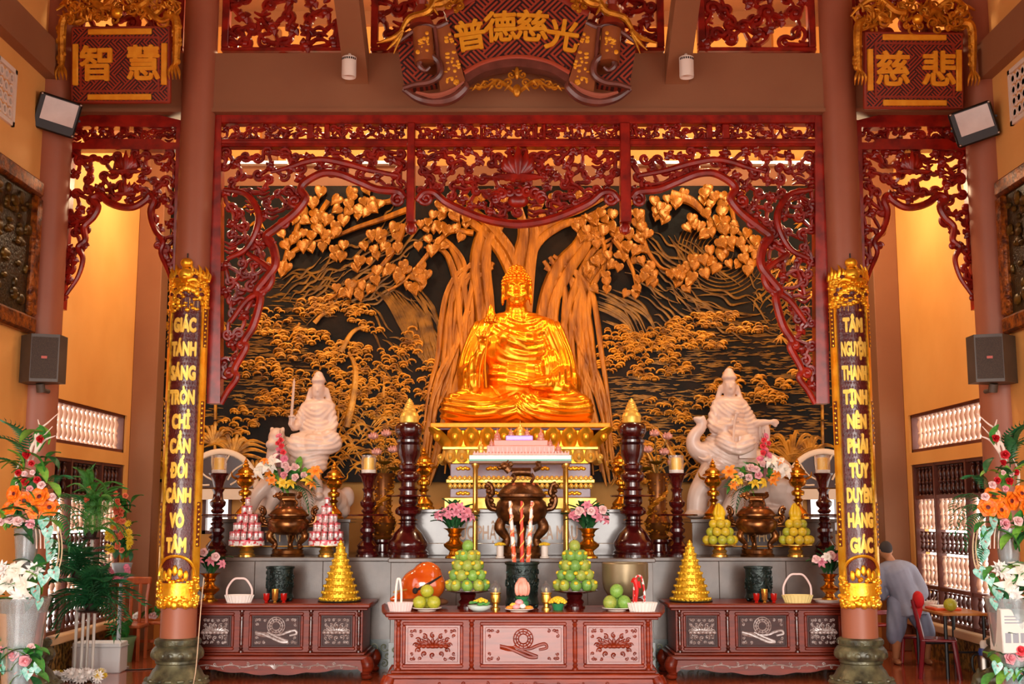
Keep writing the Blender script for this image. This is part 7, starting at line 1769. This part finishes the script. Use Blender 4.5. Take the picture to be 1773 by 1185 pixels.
# ------------------------------------------------------------------ tall flower stands at the frame edges
VGL = mat('vase_glass', '#c8d6da', '#e0e8ea', 5, .12, trans=.75, coat=.3)
TW = mat('twig_white', '#e6d2c4', rough=.6)
def flower_tower(px, sg, label, vase_txt):
    Y = 12.25; k = MP(Y); t = thing('flower_tower', label, 'flower stand', at(px, Y, 0))
    zz = lambda y: P(px, y, Y).z
    g = lambda x, y, d=0.: (x * k * sg, -.1 - d, zz(y))
    q = M(); q.lathe([(.2, 0), (.2, .03), (.14, .06), (.17, zz(1130)), (.245, zz(1050)), (.27, zz(1035)), (.25, zz(1035)), (.15, .1), (0, .1)], 28); v = q.build('glass_vase', VGL, t)
    q = M(); q.lathe([(.08, zz(1000)), (.1, zz(965)), (.13, zz(915)), (.12, zz(915)), (.07, zz(995))], 22); q.build('upper_glass_vase', VGL, t)
    q = M()
    for i in range(9): a = i * .7; q.tube([(.12 * math.cos(a), .12 * math.sin(a), .3), (.16 * math.cos(a + .4), .16 * math.sin(a + .4), .6), (.2 * math.cos(a + .2), .2 * math.sin(a + .2), zz(1040))], .008, 5, n=3)
    q.build('twigs_in_vase', TW, t, kind='stuff')
    # white driftwood twigs and the looped canes
    for pts in ([(8, 800), (14, 775), (12, 750), (30, 735), (48, 718)], [(2, 800), (8, 770), (22, 760), (40, 740)], [(10, 790), (26, 765), (46, 756)], [(-14, 850), (-18, 820), (-10, 795)], [(4, 780), (18, 748), (14, 728)]):
        q = M(); q.tube([g(*p) for p in pts], [.014, .016, .01, .004], 7, n=4); q.build('driftwood_twig', TW, t)
    for r_ in (0, 5):
        q = M(); q.tube([g(35, 890), g(52 + r_, 905), g(62 + r_, 945), g(58 + r_, 985), g(42, 1010), g(20, 1022)], .007, 6, n=6); q.build('looped_cane', mat('cane', '#cbb48e', rough=.6), t)
    for i in range(3): q = M(); q.tube([g(18 + i * 6, 905), g(22 + i * 7, 925), g(24 + i * 7, 950)], .007, 5, n=3); q.build('hanging_bead_cord', TW, t)
    for x, y, kd, s_ in ((24, 762, 'red_rose', .06), (8, 790, 'red_rose', .068), (14, 804, 'red_rose', .05), (-8, 820, 'red_rose', .05), (3, 836, 'red_rose', .062), (24, 833, 'red_rose', .055), (0, 822, 'pale_rose', .045), (16, 820, 'pale_rose', .04), (32, 842, 'pale_rose', .06), (12, 848, 'pink_rose', .05),
                         (-14, 856, 'orange_pansy', .105), (2, 868, 'orange_pansy', .12), (30, 862, 'orange_pansy', .125), (22, 884, 'orange_pansy', .11), (44, 880, 'orange_pansy', .12), (-20, 880, 'orange_pansy', .1),
                         (-22, 900, 'pale_rose', .075), (-4, 904, 'pale_rose', .075), (14, 908, 'pink_rose', .08), (48, 862, 'pale_rose', .06), (-36, 905, 'pale_rose', .06),
                         (36, 903, 'anthurium', .1), (44, 920, 'anthurium', .11), (50, 938, 'anthurium', .1), (52, 958, 'anthurium', .11), (60, 990, 'anthurium', .11), (44, 1000, 'anthurium', .1),
                         (-4, 990, 'white_lily', .15), (14, 1010, 'white_lily', .15), (-20, 1010, 'white_lily', .14), (26, 988, 'white_dahlia', .12), (6, 1030, 'white_dahlia', .11), (-30, 985, 'white_dahlia', .1), (34, 1022, 'anthurium', .12), (18, 1042, 'anthurium', .1), (40, 1040, 'anthurium', .1),
                         (-20, 1122, 'pink_rose', .05), (2, 1134, 'pink_rose', .085), (20, 1140, 'pink_rose', .085), (26, 1120, 'pale_rose', .06) if vase_txt is None else (4, 1124, 'coral_rose', .08), (-20, 1150, 'anthurium', .1), (6, 1162, 'anthurium', .11), (26, 1160, 'anthurium', .1), (42, 1150, 'anthurium', .1), (-36, 1150, 'anthurium', .1)):
        fl(kd, t, g(x, y, rfl.uniform(.02, .1)), s_ * .92, rfl.uniform(-.5, .5), rfl.uniform(-.1, .5))
    for i in range(84):
        x, y = rfl.choice(((rfl.uniform(-30, 40), rfl.uniform(770, 900)), (rfl.uniform(-40, 40), rfl.uniform(900, 930)), (rfl.uniform(-40, 45), rfl.uniform(980, 1045)), (rfl.uniform(-40, 45), rfl.uniform(1120, 1170))))
        fl(rfl.choice(('leaf', 'leaf', 'lime_leaf', 'dark_leaf')), t, g(x * .85, y, rfl.uniform(-.04, .06)), rfl.uniform(.17, .3), rfl.uniform(-2.5, 2.5))
    for a, y, x, s_ in ((-.5, 810, -10, .42), (-.2, 800, -6, .45), (-.9, 830, -10, .4), (1.9, 880, 40, .42), (2.2, 890, 38, .42), (1.5, 870, 40, .36), (.9, 850, 30, .3), (2.6, 930, 40, .3)): fl('palm_frond', t, g(x, y, -.08), s_, a * sg)
    if vase_txt:
        q = M(); q.cbox(-.2, .2, -.22, .1, zz(1128), zz(1052), .01); pn = q.build('white_carton', mat('carton_white', '#e6e2da', rough=.6), t)
        q = M()
        for i in range(3): q.box(-.17, -.04 + .02 * i, -.224, -.219, zz(1066) - i * .03, zz(1064) - i * .03)
        for i in range(4): q.box(-.17 + i * .075, -.115 + i * .075, -.224, -.219, zz(1110), zz(1093)) 
        q.build('grey_print', mat('print_grey', '#9aa0aa', rough=.6), pn, kind='stuff')
    return t
flower_tower(30, 1, 'tall stand of roses, orange pansies and white lilies at the left edge', None)
flower_tower(1762, -1, 'tall stand of orange pansies and white dahlias at the right edge', True)
# ------------------------------------------------------------------ left corner: tiered palms, gladioli, box, little table
Y = 14.45; k = MP(Y); px0 = 150
t = thing('plant_stand', 'white tiered pole stand carrying dark green palms and a fern at left', 'plant stand', at(px0, Y, 0)); zz = lambda y: P(px0, y, Y).z
PV = mat('pole_white', '#e2dcd2', rough=.45)
for x, y in ((-24, 1005), (-8, 1062), (11, 1062), (-4, 935)):
    q = M(); q.tube([(x * k, (.05 if x in (-24, -4) else -.05), 0), (x * k, (.05 if x in (-24, -4) else -.05), zz(y))], .018, 10); q.build('pole', PV, t)
q = M(); q.cbox(-24 * k, 18 * k, -.12, .12, 0, .07, .008); q.build('green_base', mat('base_green', '#123c28', rough=.6), t)
for x, y, s_ in ((-24, 1004, .85), (2, 1060, 1.0), (-6, 934, .7)):
    q = M(); q.lathe([(0, 0), (.15 * s_, 0), (.16 * s_, .02), (0, .025)], 22, (x * k, 0, zz(y))); q.lathe([(.07, .02), (.085, .1), (0, .1)], 16, (x * k, 0, zz(y))); q.build('shelf_pot', mat('pot_dark', '#2a1a14', rough=.5), t)
for x, y, n, s_, kd in ((-24, 990, 18, .5, 'palm_frond'), (2, 1046, 22, .58, 'palm_frond')):
    for i in range(n): fl(kd, t, (x * k, rfl.uniform(-.05, .05), zz(y)), s_ * rfl.uniform(.75, 1.05), -2.1 + 4.2 * i / (n - 1), 0, rfl.uniform(-.9, .3))
for i in range(46): fl('fern_frond', t, ((-6 + rfl.uniform(-10, 22)) * k, rfl.uniform(-.1, .1), zz(rfl.uniform(850, 935))), rfl.uniform(.22, .36), rfl.uniform(-1.6, 2.2), 0, rfl.uniform(-.8, .3))
for x, y in ((-5, 848), (-8, 868)): fl('salmon_gladiolus', t, (x * k, -.1, zz(y)), .05)
t = thing('foam_box', 'white foam box on the floor behind the palm stand at left', 'box', at(163, 14.85, 0)); q = M(); q.cbox(-.28, .3, 0, .3, 0, .36, .012); q.build('box_body', mat('foam_white', '#dedede', rough=.7), t); q = M(); q.box(-.29, .31, -.01, .31, .3, .312); q.build('lid_seam', mat('foam_seam', '#b8b8b8', rough=.7), t)
for px, n, kd, lab, s_ in ((132, 34, 'white_dahlia', 'low heap of white artificial flowers on the floor before the palm stand', .075), (174, 8, 'yellow_chrysanthemum', 'few yellow flowers on the floor right of the white flower heap', .05), (92, 6, 'yellow_chrysanthemum', 'few yellow flowers on the floor left of the white flower heap', .05)):
    t = thing('flower_heap', lab, 'flowers', at(px, 14.1, 0))
    for i in range(n): fl(kd, t, (rfl.uniform(-.008, .008) * n, rfl.uniform(-.1, .1), rfl.uniform(.03, .1)), s_, rfl.uniform(-1, 1), rfl.uniform(.3, 1.4))
Y = 15.3; k = MP(Y); t = thing('gladiolus_stand', 'tall basket of salmon gladioli with yellow chrysanthemums and pink orchids', 'flower stand', at(203, Y, 0)); zz = lambda y: P(203, y, Y).z
q = M(); q.lathe([(.14, 0), (.14, .02), (.03, .05), (.02, zz(1010)), (.09, zz(1000)), (.13, zz(975)), (.12, zz(975))], 20); q.build('stand_pot', mat('pot_glaze', '#a8b0b4', rough=.3), t)
for i in range(26): fl('salmon_gladiolus', t, ((-4 + rfl.uniform(-8, 8)) * k, -.08, zz(rfl.uniform(855, 955))), .05)
for i in range(16): fl('yellow_chrysanthemum', t, ((rfl.choice((-20, 14)) + rfl.uniform(-5, 7)) * k, -.08, zz(rfl.uniform(895, 970))), .055)
for i in range(26):
    u = i / 25; fl('orchid', t, ((14 - 40 * u + 8 * math.sin(u * 9)) * k, -.14, zz(968 + 34 * abs(math.sin(u * 2.4 + .4)))), .042)
for i in range(34): fl(rfl.choice(('dark_leaf', 'leaf')), t, (rfl.uniform(-14, 14) * k, 0, zz(rfl.uniform(870, 975))), rfl.uniform(.16, .28), rfl.uniform(-1.4, 1.4))
WOOD = mat('orange_wood', '#a8481a', '#c05c24', 5, .35, coat=.3, stretch=(4, 1, 1))
t = thing('low_table', 'small orange wooden table at the rear left wall', 'table', at(250, 16.6, 0)); q = M(); q.cbox(-.3, .26, -.05, .45, .42, .46, .008); q.build('top', WOOD, t)
for x in (-.26, .22):
    for y in (0, .4): q = M(); q.cbox(x - .025, x + .025, y - .025, y + .025, 0, .42, .004); q.build('leg', WOOD, t)
q = M(); q.box(-.24, .2, -.01, .01, .18, .22); q.build('stretcher', WOOD, t)
t = thing('wooden_chair', 'orange wooden chair with slatted back at the rear left wall', 'chair', at(222, 16.2, 0)); q = M(); q.cbox(-.2, .2, -.2, .2, .42, .46, .01); q.build('seat', WOOD, t)
for x in (-.17, .17):
    for y in (-.17, .17): q = M(); q.cbox(x - .02, x + .02, y - .02, y + .02, 0, .42, .004); q.build('leg', WOOD, t)
    q = M(); q.tube([(x, .18, .46), (x * .9, .2, .75), (x, .24, 1.02)], [.025, .022, .022], 8, n=3); q.build('back_post', WOOD, t)
q = M(); q.cbox(-.2, .2, .21, .25, .96, 1.06, .015); q.build('crest_rail', WOOD, t)
for x in (-.06, .06): q = M(); q.cbox(x - .02, x + .02, .2, .225, .46, .97, .004); q.build('back_slat', WOOD, t)
t = thing('table_flowers', 'white and green flowers lying on the small rear left table', 'flowers', at(250, 16.7, .46))
for i in range(7): fl('white_dahlia' if i % 2 else 'pale_rose', t, (rfl.uniform(-.2, .2), rfl.uniform(-.05, .1), .06), .06)
for i in range(9): fl('leaf', t, (rfl.uniform(-.2, .2), 0, .03), .18, rfl.uniform(-1.5, 1.5))
t = thing('green_pot_plant', 'broad leaved potted plant in a pale green wrap beside the low table', 'plant', at(214, 16.0, 0)); q = M(); q.lathe([(.1, 0), (.13, .25), (.16, .32), (.14, .32), (0, .25)], 18); q.build('wrap', mat('wrap_green', '#8ac084', rough=.6), t)
for i in range(14): fl('leaf', t, (0, 0, .28), rfl.uniform(.22, .34), rfl.uniform(-1.5, 1.5))
tag((lambda q: (q.tube([(0, 0, P(352, 1000, 13.6).z), (-.02, 0, .9), (-.05, 0, .25), (-.09, .05, .02)], .006, 6, n=6), q.build('hanging_cord', mat('cord_cream', '#d0b090', rough=.6), None, (XA(352, 13.6, 1), 13.6, 0)))[1])(M()), 'thin pale cord hanging beside the left couplet board', 'cord')
tag((lambda q: (q.tube([(-.5, 0, .008), (-.1, -.1, .008), (.3, .05, .008), (.55, 0, .008)], .008, 6, n=6), q.build('floor_cable', BLACK, None, at(235, 15.2, 0)))[1])(M()), 'thin black cable lying on the floor left of the column', 'cable')

# ================================================================== right corner: table, chairs, thermos, person
TX0, TX1, TY0, TY1 = 5.02, 5.57, 14.3, 15.45
t = thing('folding_table', 'wood-topped folding table with dark legs along the right wall', 'table', ((TX0 + TX1) / 2, (TY0 + TY1) / 2, 0))
hx, hy = (TX1 - TX0) / 2, (TY1 - TY0) / 2
q = M(); q.cbox(-hx, hx, -hy, hy, .72, .75, .006); q.build('top', mat('table_tan', '#b07038', '#c4843e', 4, .3, stretch=(1, 4, 1)), t)
for x in (-hx + .05, hx - .05):
    for y in (-hy + .08, hy - .08): q = M(); q.tube([(x, y, 0), (x, y, .72)], .022, 8); q.build('leg', BLACK, t)
for y in (-hy + .08, hy - .08): q = M(); q.tube([(-hx + .05, y, .3), (hx - .05, y, .3)], .014, 6); q.build('crossbar', BLACK, t)
PR = mat('plastic_maroon', '#6a0c18', '#7a1420', 3, .3, coat=.3)
def plastic_chair(loc, rz, label, m):
    t = thing('plastic_chair', label, 'chair', loc, None, rz)
    q = M(); q.cbox(-.2, .2, -.2, .2, .42, .45, .012); q.build('seat', m, t)
    for x in (-1, 1):
        for y in (-1, 1): q = M(); q.tube([(x * .17, y * .17, .43), (x * .2, y * .22, 0)], [.03, .024], 8); q.build('leg', m, t)
        q = M(); q.tube([(x * .18, .18, .44), (x * .185, .22, .65), (x * .17, .27, .88)], [.03, .026, .022], 8, n=4); q.build('back_post', m, t)
    q = M(); q.cbox(-.19, .19, .25, .275, .78, .9, .012); q.build('back_rail', m, t); q = M(); q.cbox(-.19, .19, .22, .24, .58, .64, .008); q.build('back_rail', m, t); return t
plastic_chair((5.02, 14.5, 0), math.radians(72), 'maroon plastic chair tucked against the near end of the right table', PR)
plastic_chair((4.8, 16.4, 0), math.radians(200), 'red plastic chair behind the right couplet column beside the person', mat('plastic_red', '#a01420', '#b81c28', 3, .3, coat=.3))
tag((lambda q: (q.ell((0, 0, 0), (.05, .16, .1), 12, 8), q.tube([(0, .05, 0), (.03, .1, -.12), (.02, .12, -.26)], [.05, .05, .02], 8, n=4), q.build('red_cloth', mat('cloth_red', '#c8141c', '#d8242c', 6, .7), None, (4.78, 14.42, .9)))[-1])(M()), 'red cloth draped over the back of the maroon plastic chair', 'cloth')
t = thing('plastic_stool', 'low red plastic stool between the legs of the person', 'stool', (5.16, 16.0, 0)); q = M(); q.cbox(-.14, .14, -.14, .14, .3, .33, .01); q.build('seat', PR, t)
for x in (-1, 1):
    for y in (-1, 1): q = M(); q.tube([(x * .11, y * .11, .3), (x * .15, y * .15, 0)], [.025, .02], 8); q.build('leg', mat('plastic_red', '#a01420'), t)
t = thing('thermos_jug', 'steel vacuum jug with blue and white lid on floor by right wall', 'jug', (5.46, 14.25, 0)); q = M(); q.lathe([(.08, 0), (.085, .03), (.085, .035), (.08, .05), (.08, .24), (.065, .28), (.05, .3)], 24); q.build('steel_body', mat('steel', '#b0a8a0', rough=.2, metal=1), t)
q = M(); q.lathe([(.082, 0), (.088, .04), (.08, .045), (.07, 0)], 22); q.build('black_foot', BLACK, t)
q = M(); q.lathe([(.07, .28), (.075, .3), (.06, .36), (0, .36)], 22); q.build('blue_collar', mat('lid_blue', '#3a4a8a', rough=.4), t); q = M(); q.lathe([(.045, .36), (.05, .42), (.03, .45), (0, .45)], 18); q.build('white_lid', WHITEP, t)
q = M(); q.tube([(-.07, 0, .3), (-.14, 0, .26), (-.14, 0, .12), (-.08, 0, .07)], .014, 8, n=5); q.build('handle', BLACK, t)
fruit('pomelo', YGF, (5.2, 14.55, .83), .08, 'round yellow-green pomelo at the near end of right table', 'fruit', None, .2)
t = thing('orange_tray', 'orange tray of papers behind the pomelo on right table', 'tray', (5.22, 14.85, .75)); q = M(); q.cbox(-.16, .16, -.18, .2, 0, .03, .008); q.build('tray', mat('tray_orange', '#e05018', rough=.4), t); q = M(); q.box(-.12, .1, -.16, .14, .03, .05); q.build('papers', mat('paper_white', '#e8e0d6', rough=.7), t)
for i, (x, y, lab) in enumerate(((5.15, 15.15, 'white bowl on the right table, nearest the orange tray'), (5.42, 15.1, 'white bowl on the right table, closest to the wall'), (5.25, 15.32, 'white bowl on the right table, farthest from the pomelo'))):
    t = thing('rice_bowl', lab, 'bowl', (x, y, .75)); q = M(); q.lathe([(.03, 0), (.035, .01), (.06, .04), (.068, .075), (.063, .075), (.05, .035), (0, .02)], 20); q.build('bowl', WHITEP, t); q = M(); q.tube([(0, 0, .04), (.06, .02, .12)], .006, 5); q.build('spoon', mat('steel', '#b0a8a0'), t)
# the person: grey robe, head shaved, leaning over beside the table, seen from behind
SKIN = mat('skin', '#b87850', '#c28458', 4, .5, sss=.1); ROBE = mat('robe_grey', '#8a8c9c', '#989aaa', 3, .8, bump=.2, bscale=20)
t = thing('person', 'person with shaved head in pale grey robe and knee-length trousers bending beside right table', 'person', (5.06, 15.75, 0))
q = M()
for s, kx, fx in ((-1, -.16, -.16), (1, .2, .24)):
    limb(q, [(s * .1, 0, .72), (kx, -.1, .44), (fx, .0, .1)], [.1, .075, .042], 12); q.ell((fx, -.06 * 1, .035), (.045, .11, .035), 10, 7); q.ell((fx, .03, .05), (.04, .05, .05), 8, 6)
q.ell((.02, .02, .78), (.17, .12, .14), 14, 10); q.tube([(.02, .02, .78), (-.06, .02, 1.02), (-.12, -.0, 1.2)], [.15, .15, .14], 14, n=4); q.ell((-.11, .0, 1.2), (.2, .1, .1), 14, 8)
q.tube([(-.14, 0, 1.25), (-.2, .02, 1.36)], [.06, .052], 10); q.ell((-.22, .03, 1.43), (.075, .095, .11), 16, 12); q.ell((-.24, .09, 1.4), (.055, .05, .07), 12, 8); q.ell((-.24, .135, 1.41), (.014, .022, .02), 8, 6)
for s in (-1, 1): q.ell((-.22 + s * .075, .03, 1.42), (.014, .022, .03), 8, 6); q.ell((-.24 + s * .028, .128, 1.44), (.013, .01, .008), 7, 5)
q.ell((-.245, .132, 1.375), (.024, .01, .008), 7, 5)
limb(q, [(.08, .0, 1.18), (.18, -.04, .98), (.17, -.06, .78)], [.062, .05, .034], 10); limb(q, [(-.28, .02, 1.16), (-.33, .08, .95), (-.2, .18, .82)], [.062, .05, .034], 10)
for hx_, hy_, hz_ in ((.17, -.07, .72), (-.17, .2, .79)):
    q.ell((hx_, hy_, hz_), (.028, .038, .045), 10, 7)
    for j in range(4): q.tube([(hx_, hy_ - .027 + j * .018, hz_ - .03), (hx_ - .01, hy_ - .03 + j * .02, hz_ - .075 - .006 * (j in (1, 2))), (hx_ - .02, hy_ - .028 + j * .019, hz_ - .1 - .008 * (j in (1, 2)))], [.0105, .0095, .008], 6, n=3)
    q.tube([(hx_ - .01, hy_ - .034, hz_ + .01), (hx_ - .03, hy_ - .055, hz_ - .03), (hx_ - .035, hy_ - .05, hz_ - .06)], [.013, .011, .008], 6, n=3)
me = remesh(q, .008, 2); link('body', me, SKIN, t)
q = M(); q.ell((-.22, .02, 1.455), (.079, .098, .098), 16, 10); q.build('cropped_hair', mat('hair_stubble', '#3a3230', rough=.9), t)
q = M(); q.tube([(-.15, 0, 1.29), (-.12, 0, 1.18), (-.05, 0, .98), (.02, .0, .8), (.04, 0, .62)], [.1, .185, .18, .2, .24], 16, n=4); q.ell((-.1, 0, 1.2), (.25, .135, .115), 16, 10)
for s in (-1, 1): limb(q, [((.08, -.28)[s < 0], .01, 1.17), ((.17, -.33)[s < 0], (-.03, .07)[s < 0], .98), ((.18, -.27)[s < 0], (-.05, .13)[s < 0], .88)], [.095, .09, .095], 12)
me = remesh(q, .013, 4)
displace(me, lambda co, nr: .008 * np.sin(co[:, 0] * 45 + np.sin(co[:, 2] * 8) * 2) * np.clip((1.1 - co[:, 2]) / .3, 0, 1)); link('robe', me, ROBE, t)
q = M()
for s, kx in ((-1, -.16), (1, .21)): limb(q, [(s * .1, 0, .74), (kx, -.07, .46), (kx + s * .02, -.05, .36)], [.15, .118, .112], 14)
me = remesh(q, .013, 4); displace(me, lambda co, nr: .006 * np.sin(co[:, 0] * 60 + co[:, 2] * 10)); link('trousers', me, mat('trouser_grey', '#80849a', '#8c90a4', 3, .8), t)
# carved stone beast at the foot of the right wall column
t = thing('stone_carving', 'dark carved stone beast lying at the foot of the right wall column', 'carving', (5.3, 13.6, 0)); q = M(); q.ell((0, 0, .1), (.2, .16, .12), 14, 8); q.ell((-.16, -.05, .1), (.1, .1, .09), 12, 8); q.ell((-.24, -.08, .06), (.05, .06, .04), 8, 6)
for s in (-1, 1): q.ell((-.14 + s * .05, -.06, .19), (.03, .03, .04), 8, 6)
me = remesh(q, .014, 3); link('beast', me, STONE, t); q = M(); q.tube([(.15, .05, .12), (.24, .02, .2), (.2, 0, .3)], [.05, .04, .02], 8, n=4); q.build('tail', STONE, t)
